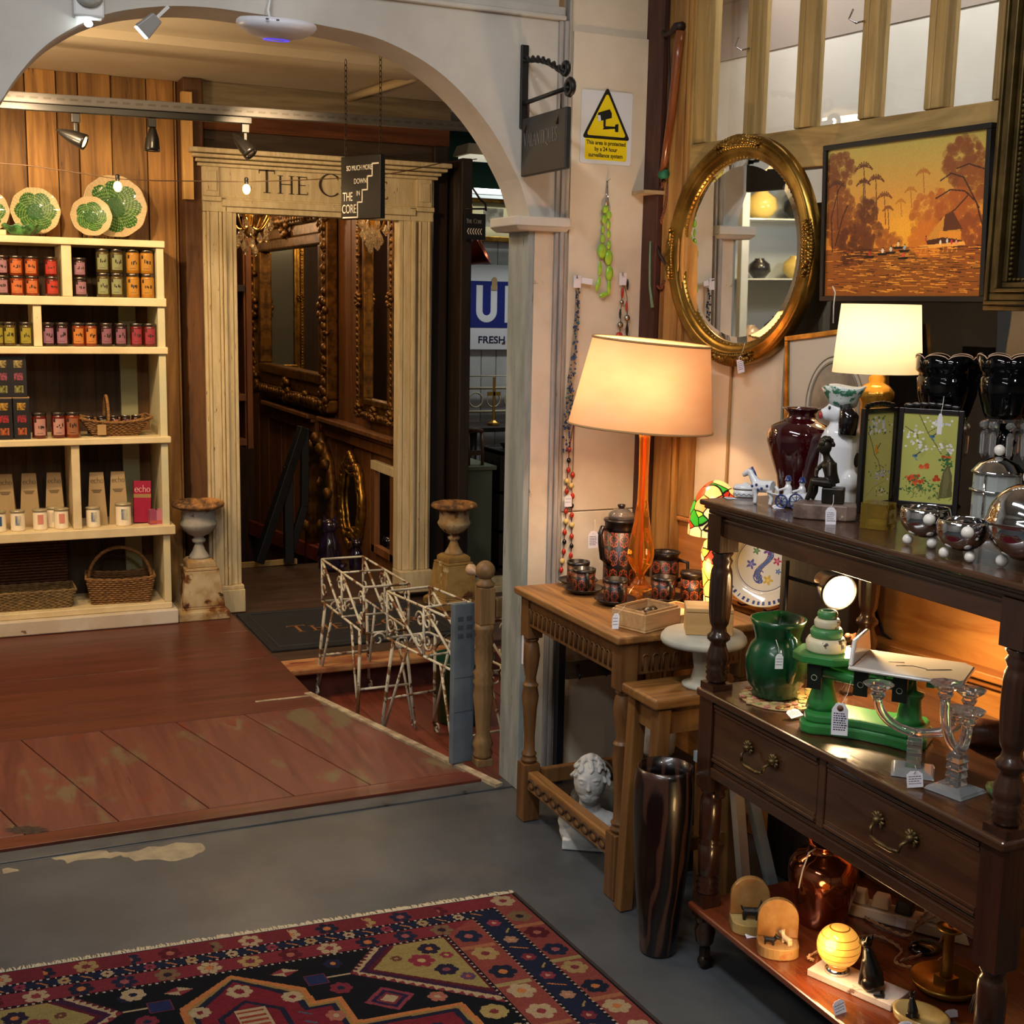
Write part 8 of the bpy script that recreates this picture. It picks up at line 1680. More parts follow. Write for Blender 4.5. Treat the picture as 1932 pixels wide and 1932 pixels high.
P = [(px-W_, -D_*.95), (px+W_*.8, -D_), (px+W_, -D_*.7), (px+W_, D_*.7), (px+W_*.8, D_), (px-W_, D_*.95)]; g.prism(P, .009, zp); g.bx(px-W_, px-W_+.01, -D_*.95, D_*.95, zp+.009, zp+.06, ty=.72); o = ob('ceramic_pan', g, cer, t, bev=.004)
g = G(); g.tube([(px-.03, -.02, zp+.0092), (px, -.005, zp+.0094), (px+.03, -.012, zp+.0092)], .0014, 5, flat=.5); g.tube([(px+.03, -.02, zp+.0092), (px+.06, -.0, zp+.0094), (px+.075, .01, zp+.0092)], .002, 5, flat=.5); g.tube([(px-.05, .0, zp+.0092), (px-.02, .012, zp+.0094)], .0014, 5, flat=.5); ob('printed_mark', g, MAT('mark_brown', 'ab9c90', .5), t)
for s in (-1, 1): g = G(); g.bx(px+s*.05-.008, px+s*.05+.008, -.07, .07, .142, .154); ob('pan_arm', g, gr, t)
M_s = TR(c0.x, c0.y, Z2+E_) @ rotm('Z', math.degrees(rz)); z = .1685; wc = MAT('weight_cream', 'c9c0a0', .4, spots=[('3a3428', 30, .56, .60)]); wg = MAT('weight_green', '47804a', .4, spots=[('3a3428', 34, .58, .62)])
for k, (r, h, m_, lb) in enumerate([(.042, .03, wc, 'largest chipped cream round weight at the bottom of the stack on the scales'), (.034, .02, wg, 'green round weight above the largest cream one'), (.027, .02, wc, 'smaller cream round weight second from the top'), (.021, .016, wg, 'small green round weight on top of the stack')]):
    p = M_s @ Vector((xs, 0, z)); g = G(); g.lathe([(r*.95, 0), (r, .004), (r*1.02, h*.7), (r*.9, h), (r*.55, h), (r*.5, h*.8), (0, h*.8)], 30); one('iron_weight', lb, 'weight', g, m_, tuple(p), group='round iron weights on the scales'); z += h+.0005
p = onX(1568, 1363, 1.635); ticket('manila_tag', 'large written paper tag with a brown eyelet hanging on the green scales', tuple(p+Vector((.03, .01, 0))), .033, .068, face_m((0, 0, 0), (.75, -.65, .02), (0, 0, 1)), lines=8, hang=tuple(M_s @ Vector((-.02*L_-.02, -.05, .125))))
g = G(); g.lathe([(.0065, 0), (.0065, .0006)], 14); e_ = ob('eyelet', g, MAT('eyelet', '6a4a38', .7), bpy.data.objects['manila_tag']); e_.location = (0, .024, .0012)
ticket('price_tag', 'tag lying flat between the mosaic mat and the scales', tuple(C(1498, 1346, Z2+.012)), .034, .024, face_m((0, 0, 0), (1, .1, .1), (-.1, 1, .5)), lines=4)
# crystal candelabra
cc = MAT('lead_crystal', 'fafafa', .0, tr=.95, ior=1.5)
def candelabrum(label, px, py, H_, rz, arms, s=1.0):
    p = C(px, py, Z2); t = thing('crystal_candelabrum', label, 'candle holder', (p.x, p.y, Z2+E_), rz=rz, group='cut crystal candle holders on the middle shelf')
    g = G(); q = .033*s; g.bx(-q, q, -q, q, 0, .007, tx=.9, ty=.9); g.bx(-q*.85, q*.85, -q*.85, q*.85, .007, .012, tx=.6, ty=.6); ob('foot', g, MATS.get('crystal_foot') or MAT('crystal_foot', 'eef2f4', .02, tr=.82, ior=1.5), t, bev=.001)
    g = G(); z = .0125
    for k in range(4): g.bx(-.015, .015, -.015, .015, z, z+.015, tx=.85, ty=.85); z += .0153
    ob('stem', g, cc, t, bev=.001)
    for a, r, h in arms:
        ca, sa = math.cos(a), math.sin(a); g = G(); pts = [(ca*r*math.sin(PI/2*i/10)*1.0, sa*r*math.sin(PI/2*i/10), z+.006+(h-z-.03)*(1-math.cos(PI/2*i/10))) for i in range(11)]; g.tube(pts, .0075*s, 8); ob('arm', g, cc, t)
        g = G(); g.lathe([(.009, h-.03), (.015, h-.02), (.012, h-.014), (.03, h), (.03, h+.003), (.012, h+.002), (.011, h-.01), (0, h-.011)], 8, (ca*r, sa*r, 0), sm=False); ob('socket', g, cc, t)
    return t
candelabrum('low two branched crystal candle holder in front of the scales', 1722, 1456, .13, -.75, [(PI, .075, .168), (0, .075, .135)], 1.25)
candelabrum('taller three branched crystal candle holder nearest the front right leg', 1802, 1492, .15, .2, [(.3, .045, .185), (2.2, .03, .205), (4.2, .03, .165)], 1.25)
ticket('price_tag', 'pointed white tag hanging on the low crystal candle holder', tuple(C(1722, 1458, Z2+.02)+Vector((-.02, -.028, 0))), .030, .032, face_m((0, 0, 0), (.9, -.5, .12), (0, 0, 1)), lines=4, hang=tuple(C(1727, 1440, Z2+.05)+Vector((-.01, -.01, 0))))
p = C(1850, 1425, Z2); t = thing('wooden_roller', 'round dark wooden roller end lying behind the crystal', 'roller', (1.965, 1.885, Z2+.0305)); 
g = G(); g.T = rotm('Z', 40) @ rotm('X', 90); g.lathe([(.0, -.05), (.026, -.05), (.03, -.046), (.03, .05), (.018, .055), (.016, .09), (0, .092)], 28); ob('roller', g, WOOD('roller_wood', '3a1c10', '5a301c', .35, 2), t)
p = C(1893, 1518, Z2); t = thing('green_dish', 'green and brown dish edge by the front right leg of the buffet', 'dish', (p.x+.03, p.y+.02, Z2+E_)); g = G(); g.lathe([(.03, 0), (.036, .008), (.04, .02), (.034, .02), (.02, .006), (0, .006)], 24, flute=(10, .06, -1, 1)); ob('dish', g, MAT('dish_green', '3a5a34', .3, col2='6a5a34', sc=20), t)
# clip spotlight, lit
hx = onY(1607, 1117, 2.30); t = thing('desk_spotlight', 'lit black desk spotlight on a thin pole behind the green jug', 'lamp', (1.838, 2.432, Z2+E_)); b0 = Vector(t.location)
g = G(); g.lathe([(.026, 0), (.026, .006), (.008, .014)], 20); g.tube([(0, 0, .01), (0, 0, onY(1497, 1058, 2.43).z-Z2)], .0055, 10); ob('pole', g, black, t)
hd = Vector((hx.x-.025, 2.32, hx.z)); d = Vector((-.2, -.95, -.14)).normalized(); lc = hd-b0
g = G(); g.tube([(0, 0, .26), tuple(lc-d*.05+Vector((-.01, .02, -.01))), tuple(lc-d*.06)], .005, 8); ob('arm', g, black, t)
g = G(); g.T = TR(*lc) @ d.to_track_quat('Z', 'Y').to_matrix().to_4x4(); g.lathe([(0, -.085), (.02, -.083), (.026, -.07), (.028, -.04), (.036, -.03), (.042, .0), (.045, .012), (.041, .012), (.03, -.02), (0, -.025)], 32); ob('shade', g, MATS['spot_shade'], t)
g = G(); g.T = TR(*lc) @ d.to_track_quat('Z', 'Y').to_matrix().to_4x4(); g.lathe([(.0405, .004), (.032, .014), (.016, .02), (0, .022)], 28); ob('bulb', g, MAT('bulb_white_hot', 'fff0d0', .3, em='fff2d8', es=16), t)
lamp('desk_spot_beam', 'SPOT', tuple(hd+d*.03), 26, (1, .68, .34), .03, tuple(hd+d*.03+Vector((.35, -.9, -.55))), spot=165, blend=.6)
lamp('desk_spot_glow', 'POINT', tuple(hd+d*.06+Vector((.0, 0, 0))), 3.5, (1, .62, .26), .03)
g = G(); g.ball((0, 0, .012), (.02, .012, .012), 12); g.ball((-.016, 0, .022), .008, 10); g.tube([(.015, 0, .014), (.034, 0, .02)], [.008, .002], 6); g.bx(-.012, .012, -.008, .008, 0, .006); fuse(one('bird_ornament', 'tiny brown bird ornament perched beside the stack of weights', 'ornament', g, MAT('bird_brown', '4a2c1a', .5), (1.93, 2.30, Z2+.12), rz=.5), .0018, 2)
g = G(); g.lathe([(.02, 0), (.018, .01), (.008, .02), (.008, .1), (.016, .11), (.016, .119)], 14); one('turned_stand', 'dark little turned stand under the bird ornament', 'stand', g, mah_v, (1.93, 2.30, Z2+E_))

p = onP(1650, 1100, .02); g = G(); g.tube([tuple(onP(x, y, .012)-p) for x, y in ((1655, 1040), (1649, 1100), (1652, 1150), (1666, 1195), (1690, 1215))], .004, 6); one('power_cable', 'black cable hanging down the wood panel behind the scales', 'cable', g, black, tuple(p))
p = onP(1575, 545, .05); g = G(); g.tube([tuple(onP(x, y, .05)-p) for x, y in ((1571, 540), (1576, 552), (1573, 575), (1572, 610))], .0018, 5); one('picture_string', 'white string dangling below the corner of the landscape painting', 'string', g, string, tuple(p))

# ---- bottom tier
onyx = MAT('onyx', '93602e', .25, col2='b08a54', sc=7, coat=.4, spots=[('a8622a', 9, .6, .68)]); onyx_p = MAT('onyx_pale', 'a8935f', .25, col2='8f7440', sc=9, coat=.4)
scot = MAT('scottie_black', '100c0b', .5, bump=.6, bsc=90)
def dog(t, x, y, z, s, m=None, face=0, name='terrier'):
    g = G(); c, n_ = math.cos(face), math.sin(face)
    def P(a, b, h): return (x+(a*c-b*n_)*s, y+(a*n_+b*c)*s, z+h*s)
    g.tube([P(-.022, 0, .022), P(.018, 0, .023)], [.012*s, .012*s], 10); g.tube([P(.018, 0, .024), P(.026, 0, .036)], [.010*s, .008*s], 8); g.ball(P(.028, 0, .04), .010*s, 10); g.tube([P(.028, 0, .038), P(.045, 0, .035)], [.009*s, .007*s], 8)
    for b in (-.006, .006):
        g.tube([P(.025, b, .046), P(.024, b, .056)], [.004*s, .0015*s], 6)
        for a in (-.02, .016): g.tube([P(a, b, .016), P(a, b, .0005)], [.006*s, .005*s], 7)
    g.tube([P(-.024, 0, .026), P(-.03, 0, .04)], [.004*s, .002*s], 6); return fuse(ob(name, g, m or scot, t), .0016*max(1, s), 1)
def bookend(label, px, py, rz):
    p = C(px, py, Z3); t = thing('onyx_bookend', label, 'bookend', (p.x, p.y+.03, Z3+E_), rz=rz, group='onyx bookends with terriers'); w, hb = .046, .012
    g = G(); P = [(-w, .03), (-w, -.012)]+[(w*math.cos(PI+PI*i/12), -.012+.03*math.sin(PI+PI*i/12)) for i in range(1, 12)]+[(w, -.012), (w, .03)]; g.prism(P, .026); ob('base', g, onyx_p if rz > -.5 else onyx, t, bev=.002)
    g = G(); g.T = TR(0, .034, .0262) @ rotm('X', 90); P = [(-w, 0), (w, 0), (w, .045)]+[(w*math.cos(PI*i/14), .045+w*math.sin(PI*i/14)) for i in range(1, 14)]+[(-w, .045)]; g.prism(P, .016); ob('arched_back', g, onyx, t, bev=.002); return t
b1 = bookend('onyx bookend with one large black terrier, farther from the globe lamp', 1430, 1763, -.45); dog(b1, 0, -.006, .0262, .85, face=-.1)
b2 = bookend('onyx bookend with small black and cream terriers, nearer the globe lamp', 1482, 1808, -.55); dog(b2, -.02, -.018, .0262, .5, face=-.2); dog(b2, .018, -.012, .0262, .55, m=MAT('terrier_cream', 'cdb58c', .5), face=2.2, name='cream_terrier')
ticket('price_tag', 'tag lying on the shelf before the far onyx bookend', tuple(C(1419, 1764, Z3+.004)), .034, .014, face_m((0, 0, 0), (1, -.1, 0), (.1, 1, .6)), lines=2)
cp = MAT('copper_polish', 'b06a4a', .1, .95, col2='8a4a30', sc=3)
cx_, cy_ = 1.865, 2.265; q = (cy_*.9+cx_*.41+.2)/2400; Zc = lambda y: onY(1565, y, cy_).z-Z3
t = thing('copper_urn', 'polished copper urn vase on the bottom shelf of the buffet', 'vase', (cx_, cy_, Z3+E_))
g = G(); g.lathe([(42*q, 0), (44*q, .004), (50*q, .03), (62*q, Zc(1670)), (66*q, Zc(1648)), (64*q, Zc(1628)), (52*q, Zc(1612)), (34*q, Zc(1606)), (31*q, Zc(1600)), (30*q, Zc(1592)), (34*q, Zc(1588)), (31*q, Zc(1588)), (27*q, Zc(1600)), (0, Zc(1605))], 44); ob('body', g, cp, t)
g = G(); g.tube([(-28*q, -8*q, Zc(1592)), (-48*q, -14*q, Zc(1594)), (-62*q, -16*q, Zc(1625)), (-68*q, -16*q, Zc(1655))], .002, 5); ob('string', g, string, t)
# globe lamp with a seated cat on a marble slab
pm = C(1612, 1872, Z3); rzm = math.atan2(C(1700, 1912, Z3).y-C(1530, 1838, Z3).y, C(1700, 1912, Z3).x-C(1530, 1838, Z3).x)
t = thing('globe_cat_lamp', 'lit amber banded globe lamp with a seated black cat on a marble slab', 'lamp', (pm.x+.02, pm.y+.015, Z3+E_), rz=rzm)
marb = MAT('marble_pink', 'b8a294', .2, col2='d8c8b8', sc=9, coat=.4, spots=[('7d5a50', 11, .6, .66)])
g = G(); g.bx(-.1, .1, -.04, .04, 0, .016); ob('marble_slab', g, marb, t, bev=.002)
gm = NT('globe_glass'); tc = gm.n('TexCoord'); sp = gm.n('SeparateXYZ'); gm.link(tc.outputs['Object'], sp.inputs[0]); fr2 = gm.math('FRACT', gm.math('MULTIPLY', sp.outputs[2], 68)); bd = gm.math('GREATER_THAN', fr2, .90)
colg = gm.mix(bd, 'f2a444', '7a4a10'); gm.link(colg, gm.b.inputs['Base Color']); gm.link(colg, gm.b.inputs['Emission Color']); gm.b.inputs['Emission Strength'].default_value = .7; gm.b.inputs['Roughness'].default_value = .15
rg = .047; g = G(); g.ball((-.05, 0, .028+rg), rg, 32); gl = ob('globe', g, gm.m, t)
g = G(); g.lathe([(.028, .0162), (.026, .024), (.02, .03)], 24, (-.05, 0, 0)); ob('collar', g, chrome, t)
lamp('globe_bulb', 'POINT', tuple(TR(*t.location) @ rotm('Z', math.degrees(rzm)) @ Vector((-.055, -.075, .1))), 2.2, (1, .62, .26), .045)
blk = MAT('cat_bronze', '0e0d0c', .3, .3, coat=.3)
def cat(t, x, y, z, s, face):
    g = G(); c, n_ = math.cos(face), math.sin(face)
    def P(a, b, h): return (x+(a*c-b*n_)*s, y+(a*n_+b*c)*s, z+h*s)
    g.tube([P(-.018, 0, .012), P(-.012, 0, .035), P(.0, 0, .065), P(.006, 0, .085)], [.02*s, .021*s, .015*s, .010*s], 12); g.ball(P(.01, 0, .097), (.0125*s, .0125*s, .012*s), 12); g.tube([P(.014, 0, .095), P(.026, 0, .092)], [.008*s, .006*s], 8)
    for b in (-.007, .007):
        g.tube([P(.004, b, .062), P(.01, b, .03), P(.013, b, .003)], [.009*s, .006*s, .006*s], 8); g.ball(P(-.01, b*2.2, .015), (.016*s, .010*s, .015*s), 10); g.tube([P(.004, b*1.1, .104), P(.002, b*1.4, .119)], [.005*s, .0012*s], 6)
    g.tube([P(-.036, 0, .004), P(-.045, .012, .004), P(-.03, .024, .004)], [.006*s, .005*s, .003*s], 7); return fuse(ob('cat', g, blk, t), .002*max(.7, s), 2)
cat(t, .03, -.012, .0165, 1.0, PI-.1)
ticket('price_tag', 'house shaped tag hanging from the marble slab of the globe lamp', tuple(C(1585, 1893, Z3+.012)+Vector((-.012, -.012, 0))), .032, .03, face_m((0, 0, 0), (.9, .1, .1), (-.1, .3, 1)), lines=3)
p = C(1697, 1925, Z3); t = thing('cat_ashtray', 'oval pale onyx ashtray with a small black cat at the front of the bottom shelf', 'ashtray', (p.x+.034, p.y-.024, Z3+E_), rz=rzm)
g = G(); g.lathe([(.046, 0), (.05, .006), (.052, .022), (.046, .022), (.034, .010), (0, .009)], 36, sx=1.15, sy=.85); ob('dish', g, onyx_p, t); cat(t, -.015, -.012, .0095, .5, PI*.8)
ticket('price_tag', 'tag leaning in the onyx ashtray', tuple(C(1708, 1935, Z3+.02)), .03, .016, face_m((0, 0, 0), (1, -.2, 0), (0, .5, 1)), lines=2)
# brass candle dish
p = C(1780, 1862, Z3); t = thing('brass_chamberstick', 'brass dish candlestick with a tall column on the bottom shelf', 'candlestick', (1.915, 1.905, Z3+E_)); br2 = MAT('brass_old', 'a88240', .3, .9, col2='7d5c28', sc=10)
g = G(); g.lathe([(.03, 0), (.05, .004), (.07, .016), (.076, .03), (.073, .03), (.055, .012), (0, .008)], 40); ob('dish', g, br2, t)
g = G(); g.bx(-.018, .018, -.018, .018, .0085, .035); g.lathe([(.014, .035), (.011, .05), (.011, .13), (.016, .136), (.028, .142), (.028, .147), (.012, .15), (.008, .149), (0, .145)], 24); ob('column', g, br2, t)
ticket('price_tag', 'tag leaning against the brass candlestick dish', tuple(C(1795, 1912, Z3+.012)), .028, .016, face_m((0, 0, 0), (1, -.2, 0), (0, .3, 1)), lines=0)
g = G(); g.lathe([(.03, 0), (.032, .005), (.028, .014), (.01, .018), (0, .018)], 24, sx=1.3); one('black_base', 'small round black base lying among the flexes', 'base', g, MATS['glaze_black'], (2.0, 2.06, Z3+E_))
# power strip, plugs, flexes
a, b = C(1628, 1700, Z3), C(1815, 1748, Z3); rzs = math.atan2(b.y-a.y, b.x-a.x); c = (a+b)/2+Vector((-.05, -.045, 0)); wpl = MAT('plastic_cream', 'c9b8a4', .35); Ls = .31
t = thing('power_strip', 'white multi socket extension strip along the back of the bottom shelf', 'power strip', (c.x, c.y, Z3+E_), rz=rzs)
g = G(); g.prism(rrect(Ls, .055, .02), .03); g.v = [(x-Ls/2, y-.0275, z) for x, y, z in g.v]; ob('body', g, wpl, t, bev=.004)
g = G(); g.bx(-.012, .012, -.028, -.0276, .004, .028); g.v = [(x-.01, y-.0006, z) for x, y, z in g.v]; ob('sticker', g, paper, t)
for k, (x, m_, lb) in enumerate([(-.12, wpl, 'white plug at the far end of the power strip'), (-.065, wpl, 'second white plug on the power strip'), (-.01, MAT('plug_black', '1a1512', .4), 'black plug in the middle of the power strip'), (.055, wpl, 'white plug at the near end of the power strip')]):
    w = TR(c.x, c.y, Z3+E_) @ rotm('Z', math.degrees(rzs)) @ Vector((x, 0, .0308)); g = G(); g.bx(-.021, .021, -.019, .019, 0, .03, tx=.8, ty=.8); one('plug', lb, 'plug', g, m_, tuple(w), rz=rzs, bev=.004, group='plugs in the power strip')
flex = MAT('flex_cloth', 'b58a64', .7, col2='8a6040', sc=80)
def twist(g, pts, r=.0028):
    P = [Vector(p) for p in pts]; S = []; m = 14
    for i in range(len(P)-1):
        p0, p1, p2, p3 = P[max(0, i-1)], P[i], P[i+1], P[min(len(P)-1, i+2)]
        for j in range(m): f = j/m; S.append(.5*((2*p1)+(p2-p0)*f+(2*p0-5*p1+4*p2-p3)*f*f+(3*p1-p0-3*p2+p3)*f**3))
    for ph in (0, PI): g.tube([(p.x+r*.8*math.cos(i*.9+ph), p.y, p.z+r*.8*math.sin(i*.9+ph)) for i, p in enumerate(S)], r*.8, 5)
zf = Z3+.008
for k, (lb, pts) in enumerate([('twisted flex looping from the globe lamp to the brass dish', [(1535, 1812, 0), (1532, 1800, .01), (1640, 1765, 0), (1700, 1790, 0), (1690, 1815, 0), (1740, 1825, 0), (1790, 1800, 0)]), ('twisted flex running from the copper urn toward the plugs', [(1606, 1688, .02), (1620, 1720, 0), (1660, 1745, 0), (1712, 1765, 0), (1735, 1735, .03), (1760, 1712, .06)]), ('pale flex curling behind the brass candlestick', [(1700, 1812, 0), (1760, 1790, 0), (1790, 1745, .03), (1785, 1720, .06), (1725, 1750, .02)])]):
    g = G(); twist(g, [tuple(C(x, y, zf+h)-C(pts[0][0], pts[0][1], zf)) for x, y, h in pts]); one('cloth_flex', lb, 'cable', g, flex, tuple(C(pts[0][0], pts[0][1], zf)), group='cloth flexes on the bottom shelf')
t = thing('tassel_fringe', 'grey corded tassel hanging by the front right leg of the buffet', 'tassel', tuple(C(1835, 1905, Z3)+Vector((0, -.02, .06)))); g = G(); rn = random.Random(6)
for k in range(26): x = rn.uniform(-.012, .012); y = rn.uniform(-.02, .02); g.tube([(0, 0, 0), (x, y, -.025), (x*1.4, y*1.4, -.0575)], .0012, 4)
o = ob('strands', g, MAT('tassel_grey', '6a625c', .8), t); o['kind'] = 'stuff'; g = G(); g.ball((0, 0, .0), .009, 10); ob('knot', g, MATS['tassel_grey'], t)
# pale painted legs seen behind, under the drawers
t = thing('grey_folding_stand', 'pale blue grey splayed wooden legs standing behind the buffet', 'stand', (1.80, 2.575, .001)); pb = MAT('pale_blue_paint', '8f9aa0', .5)
for k, (x0, y0, x1, y1) in enumerate(((1387, 1455, 1412, 1680), (1412, 1480, 1470, 1690))):
    a_, b_ = onY(x0, y0, 2.575), onY(x1, y1, 2.575); g = G(); bar(g, tuple(a_-Vector(t.location)), tuple(Vector((b_.x, b_.y, .02))-Vector(t.location)), .026); ob('leg', g, pb if k else MAT('pale_leg', 'b5a896', .5), t)
g = G(); bar(g, (-.1, .0, .49), (.08, .0, .49), .026); ob('top_rail', g, pb, t)
# ================================================================== patterned rug
S_ = .0032; WR, HR = 1.64, 2.0; nw_, nh_ = int(WR/S_), int(HR/S_); rg = CV(nw_, nh_, '121722'); rn = random.Random(11)
X = lambda u: nw_-u/S_
Y = lambda v: v/S_
def rp(pts, col, mir=True):
    rg.poly([(X(u), Y(v)) for u, v in pts], col)
    if mir: rg.poly([(X(WR-u), Y(v)) for u, v in pts], col)
def rl(pts, w, col, mir=True):
    rg.line([(X(u), Y(v)) for u, v in pts], w/S_, col)
    if mir: rg.line([(X(WR-u), Y(v)) for u, v in pts], w/S_, col)
def rf(u, v, r, c, m, n=6, mir=True, k=.36):
    rg.flower(X(u), Y(v), r/S_, c, m, n, k)
    if mir: rg.flower(X(WR-u), Y(v), r/S_, c, m, n, k)
RED, RUST, NAVY, BLK, TAN, CRM, ORG, DKR = '7e2230', '8c3d34', '19223e', '10141c', 'a08a4a', 'b39a72', 'c0702a', '5a1424'
def band(u0, v0, u1, v1, col, far=None):
    x0, x1, y0, y1 = X(WR-u0), X(u0), Y(v0), nh_
    rg.poly([(x0, y0), (x1, y0), (x1, y1), (x0, y1)], col)
    if far: rg.poly([(x0, y0), (x1, y0), (X(u1), Y(v1)), (X(WR-u1), Y(v1))], far)
band(0, 0, .09, .07, BLK); band(.008, .004, .09, .07, RUST, RED); band(.092, .068, .16, .1, NAVY); band(.17, .105, .27, .17, RUST, RED); band(.272, .168, .3, .2, BLK)
def dots(u, v0, col='b8a898'):
    k = v0
    while k < HR/2+.01: rg.disc(X(u), Y(k), .0032/S_, col); rg.disc(X(WR-u), Y(k), .0032/S_, col); k += .017
    k = u
    while k < WR-u: rg.disc(X(k), Y(v0), .0032/S_, col); k += .017
for u, v in ((.09, .067), (.166, .103), (.271, .169)):
    rl([(u, HR/2+.02), (u, v), (WR-u, v)], .009, '1a1018'); dots(u, v)
fc = [(CRM, '8a2a30'), ('7a6040', '2a2230'), (DKR, 'a8604a'), ('1c2540', 'a05050'), ('a88a50', '7a2a34'), ('1a2238', ORG), (CRM, ORG)]
k = 0; v = .035
while v < HR/2+.1:
    c, m = fc[k % 7]; rf(.05, v, .034, c, m); c, m = fc[(k+3) % 7]; rf(.219, v+.17-.035+.02, .036, c, m)
    if k % 2: rg.poly([(X(.008), Y(v+.045)), (X(.09), Y(v+.045)), (X(.09), Y(v+.062)), (X(.008), Y(v+.062))], 'a5673e' if k % 4 == 1 else '9c8a52'); rg.poly([(X(WR-.008), Y(v+.045)), (X(WR-.09), Y(v+.045)), (X(WR-.09), Y(v+.062)), (X(WR-.008), Y(v+.062))], 'a5673e')
    vv = v+.17-.035+.07
    if k % 2 == 0: rp([(.175, vv), (.265, vv), (.265, vv+.016), (.175, vv+.016)], '9c8a52' if k % 4 else 'a5673e')
    rf(.129, v+.11, .02, ('8a2c40', 'a8785a', '7a2434')[k % 3], 'c08a6a', 6); rl([(.112, v+.165), (.148, v+.145)] if k % 2 else [(.108, v+.15), (.122, v+.168)], .005, ORG if k % 2 else 'a88a4a')
    v += .096; k += 1
u = .14; k = 0
while u < WR-.1:
    c, m = fc[(k+2) % 7]; rf(u+.1, .036, .033, c, m, mir=False, k=.3); c, m = fc[(k*2+6) % 7]
    if u > .2 and u < WR-.3: rf(u+.03, .137, .033, c, m, mir=False, k=.3)
    rf(u+.06, .086, .016, (CRM, 'a88a5a', '8a2c40')[k % 3], DKR, 6, False); rl([(u, .094), (u+.02, .078)], .005, ORG, False)
    if k % 2: rg.poly([(X(u), Y(.008)), (X(u+.07), Y(.008)), (X(u+.07), Y(.062)), (X(u), Y(.062))], '74202c'); 
    u += .098; k += 1
# field: tan corner pieces with stepped teeth
def teeth(p, q, n, h, col):
    p, q = Vector(p), Vector(q); d = (q-p)/n; nrm = Vector((-d.y, d.x)).normalized()*h
    for i in range(n): a = p+d*i; rp([tuple(a), tuple(a+d), tuple(a+d*.5+nrm)], col)
A, B, C_, D = (.41, .178), (.275, .178), (.275, .47), (.53, .272)
rp([(.275, .172), (.47, .172), (.56, .272), (.275, .515)], CRM); teeth((.47, .172), (.56, .272), 8, .014, DKR); teeth((.56, .272), (.275, .515), 16, .014, RED)
rp([(.275, .172), (.445, .172), (.535, .272), (.275, .485)], '3a1a3a'); rp([(.275, .172), (.42, .172), (.515, .272), (.275, .465)], DKR); rp([(.28, .176), (.41, .176), (.50, .272), (.28, .445)], '9a8646')
rf(.337, .219, .03, '2a2038', ORG); rf(.377, .268, .034, '8c2238', 'b8a060'); rf(.339, .328, .03, '241d38', '8a3a4a'); rf(.31, .262, .018, '8c2238', 'b8a060'); rf(.43, .24, .015, '6a3a2a', '9a8646'); rf(.305, .375, .02, '5a3a5a', 'b0503a')
rl([(.56, .272), (.62, .272)], .007, CRM); rp([(.615, .25), (.665, .25), (.665, .295), (.615, .295)], '1c2a58'); rl([(.615, .25), (.665, .25), (.665, .295), (.615, .295), (.615, .25)], .004, '6a2438')
# medallion
ME = [(.82, .188), (.676, .30), (.672, .366), (.61, .366), (.612, .475), (.367, .48), (.36, .60), (.30, .66), (.30, 1.02), (.82, 1.02)]
def inset(e): return [(min(.82, u+e) if u < .82 else u, v+e*.9) for u, v in ME]
for e, c in ((0, ORG), (.014, '9a7a3a'), (.022, '1c2038'), (.036, '7a1226')): rp(inset(e), c)
rf(.82, .268, .034, CRM, '7a1226', 7, False, .3); rf(.715, .33, .026, CRM, '7a1226', 8); rf(.65, .44, .025, 'a8604a', CRM); rf(.56, .545, .03, '5a6a7a', '8a2a3a'); rf(.46, .56, .02, '1c2540', ORG)
rp([(.82, .31), (.745, .37), (.745, .6), (.82, .6)], '1c2038'); rp([(.82, .322), (.757, .376), (.757, .6), (.82, .6)], '7a1226')
rp([(.82, .35), (.785, .35), (.785, .45), (.82, .45)], CRM); [rp([(.82, .357+.02*k), (.79, .357+.02*k), (.79, .366+.02*k), (.82, .366+.02*k)], '9a3a1c') for k in range(5)]
for q in range(4): rl([(.72, .40+.04*q), (.70, .415+.04*q)], .006, '4a5a6a'); rl([(.56, .60+.04*q), (.52, .63+.04*q)], .006, '20263c')
rf(.579, .213, .024, '20203e', ORG); rf(.6, .329, .028, '7c2032', '1c2540', 7); rf(.409, .438, .024, 'a8604a', CRM); rf(.318, .541, .034, 'a8904e', '7a2a2a', 8); rf(.30, .63, .03, CRM, '7a2a2a', 8)
for cu, cv2, col in ((.947, .221, CRM), (.70, .217, RED)): rg.poly([(X(cu-.035), Y(cv2)), (X(cu), Y(cv2-.02)), (X(cu+.035), Y(cv2)), (X(cu), Y(cv2+.02))], '8a2434'); rg.poly([(X(cu-.035), Y(cv2)), (X(cu), Y(cv2)), (X(cu), Y(cv2-.02))], CRM); rg.poly([(X(cu+.035), Y(cv2)), (X(cu), Y(cv2)), (X(cu), Y(cv2+.02))], CRM)
rf(1.046, .203, .03, CRM, '1c2038', 7, False)
for e, c in ((.055, '8a3040'), (.042, '241d40'), (.03, '7a2434'), (.02, CRM)): rp([(.513-e*1.1, .41), (.513, .41-e), (.513+e*1.1, .41), (.513, .41+e)], c)
teeth((.573, .41), (.513, .465), 5, .008, '8a3040'); teeth((.453, .41), (.513, .355), 5, .008, '8a3040')
rg.a[nh_//2:] = rg.a[:nh_-nh_//2][::-1]; nz = np.random.RandomState(1)
rg.a = (rg.a*.85+.15*rg.a.mean(2, keepdims=True))*.60; rg.a *= (.86+.28*nz.rand(nh_, nw_))[..., None]*(.93+.14*nz.rand(nh_, 1))[..., None]
c0 = Vector((1.391, 2.975, 0)); ua = Vector((-.9981, .062, 0)); vb = Vector((.053, -1.005, 0))
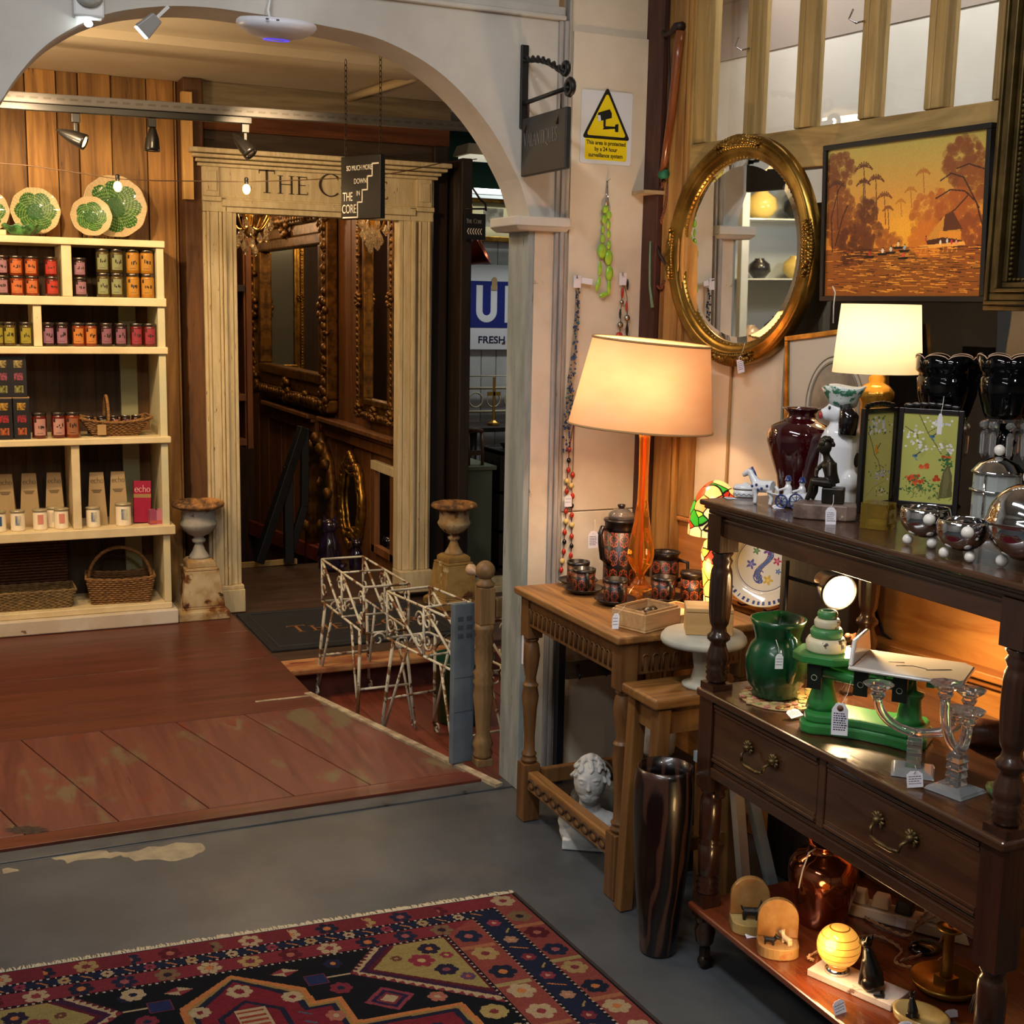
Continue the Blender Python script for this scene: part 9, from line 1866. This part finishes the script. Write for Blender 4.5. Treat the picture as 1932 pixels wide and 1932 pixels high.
me = rg.sheet(WR, HR); me.transform(Matrix(((-ua.x, -vb.x, 0, ua.x*WR+vb.x*HR), (-ua.y, -vb.y, 0, ua.y*WR+vb.y*HR), (0, 0, 1, .0075), (0, 0, 0, 1))))
t = thing('rug', 'patterned red and navy wool rug with a cream fringe on the grey floor', 'rug', tuple(c0-Vector((0, 0, .0015))))
ob_me('pile', me, VCOL('wool', .95, bump=.6, bsc=420, spec=.1), t)
g = G(); P = [Vector((0, 0, 0)), ua*WR, ua*WR+vb*HR, vb*HR]; g.add([tuple(p) for p in P]+[tuple(p+Vector((0, 0, .0073))) for p in P], [(0, 1, 2, 3), (7, 6, 5, 4), (0, 4, 5, 1), (1, 5, 6, 2), (2, 6, 7, 3), (3, 7, 4, 0)]); ob('backing', g, MAT('rug_back', '2a1c1c', .9), t)
g = G(); g.tube([tuple(Vector((0, 0, .005))), tuple(vb*HR+Vector((0, 0, .005)))], .005, 6); ob('bound_edge', g, MATS['rug_back'], t)
g = G(); u = 0
while u < WR:
    p = ua*u; L_ = rn.uniform(.016, .028); q = p-vb*L_+ua*rn.uniform(-.008, .008); g.tube([tuple(p+Vector((0, 0, .006))), tuple((p+q)/2+Vector((0, 0, .007))), tuple(q+Vector((0, 0, .003)))], rn.uniform(.0016, .003), 4); u += .0032
o = ob('fringe', g, MAT('fringe_cream', 'b3a78e', .9), t); o['kind'] = 'stuff'

# glazed white cabinet farther left in the inner room (it shows in the oval mirror)
t = thing('display_cabinet', 'pale glazed display cabinet of china, seen reflected in the oval mirror', 'cabinet', (-1.35, 5.5, .0125), rz=.35)
pbl = MAT('cabinet_paint', 'b4bfc8', .5); g = G()
for x in (0, .62): g.bx(x, x+.05, 0, .05, 0, 2.3); g.bx(x, x+.05, .3, .35, 0, 2.3)
g.bx(0, .67, 0, .35, 2.28, 2.34); g.bx(0, .67, 0, .35, 0, .3); g.bx(.05, .62, .33, .35, .3, 2.28); ob('carcass', g, pbl, t, bev=.004)
for z in (.9, 1.3, 1.7, 2.05): g = G(); g.bx(.05, .62, .02, .33, z, z+.008); ob('glass_shelf', g, MAT('shelf_glass', 'cfd8d4', .1), t)
for k, (x, z, r, c) in enumerate([(.2, 2.06, .09, '1c1c20'), (.45, 2.06, .1, 'd8c070'), (.2, 1.71, .08, 'c8b060'), (.45, 1.71, .07, '24242a'), (.3, 1.31, .1, '2a2c30'), (.5, 1.31, .07, 'c0a890'), (.2, .91, .08, '18204a'), (.45, .91, .1, '1a2458')]):
    g = G(); g.lathe([(r*.5, 0), (r, r*.6), (r*.9, r*1.2), (r*.4, r*1.6), (r*.45, r*1.7)], 18); w = TR(-1.35, 5.5, .0125) @ rotm('Z', 20.05) @ Vector((x, .17, z)); one('china_vase', 'squat vase number by shelf in the glazed cabinet' if 0 else '%s squat vase on the %s shelf of the glazed cabinet' % (('left', 'right')[k % 2], ('top', 'upper', 'middle', 'lower')[k//2]), 'vase', g, MAT('china%d' % k, c, .2, coat=.4), tuple(w), group='vases in the glazed cabinet')
lamp('cabinet_lamp', 'POINT', (-.95, 5.0, 2.1), 7, (.9, .95, 1), .05)
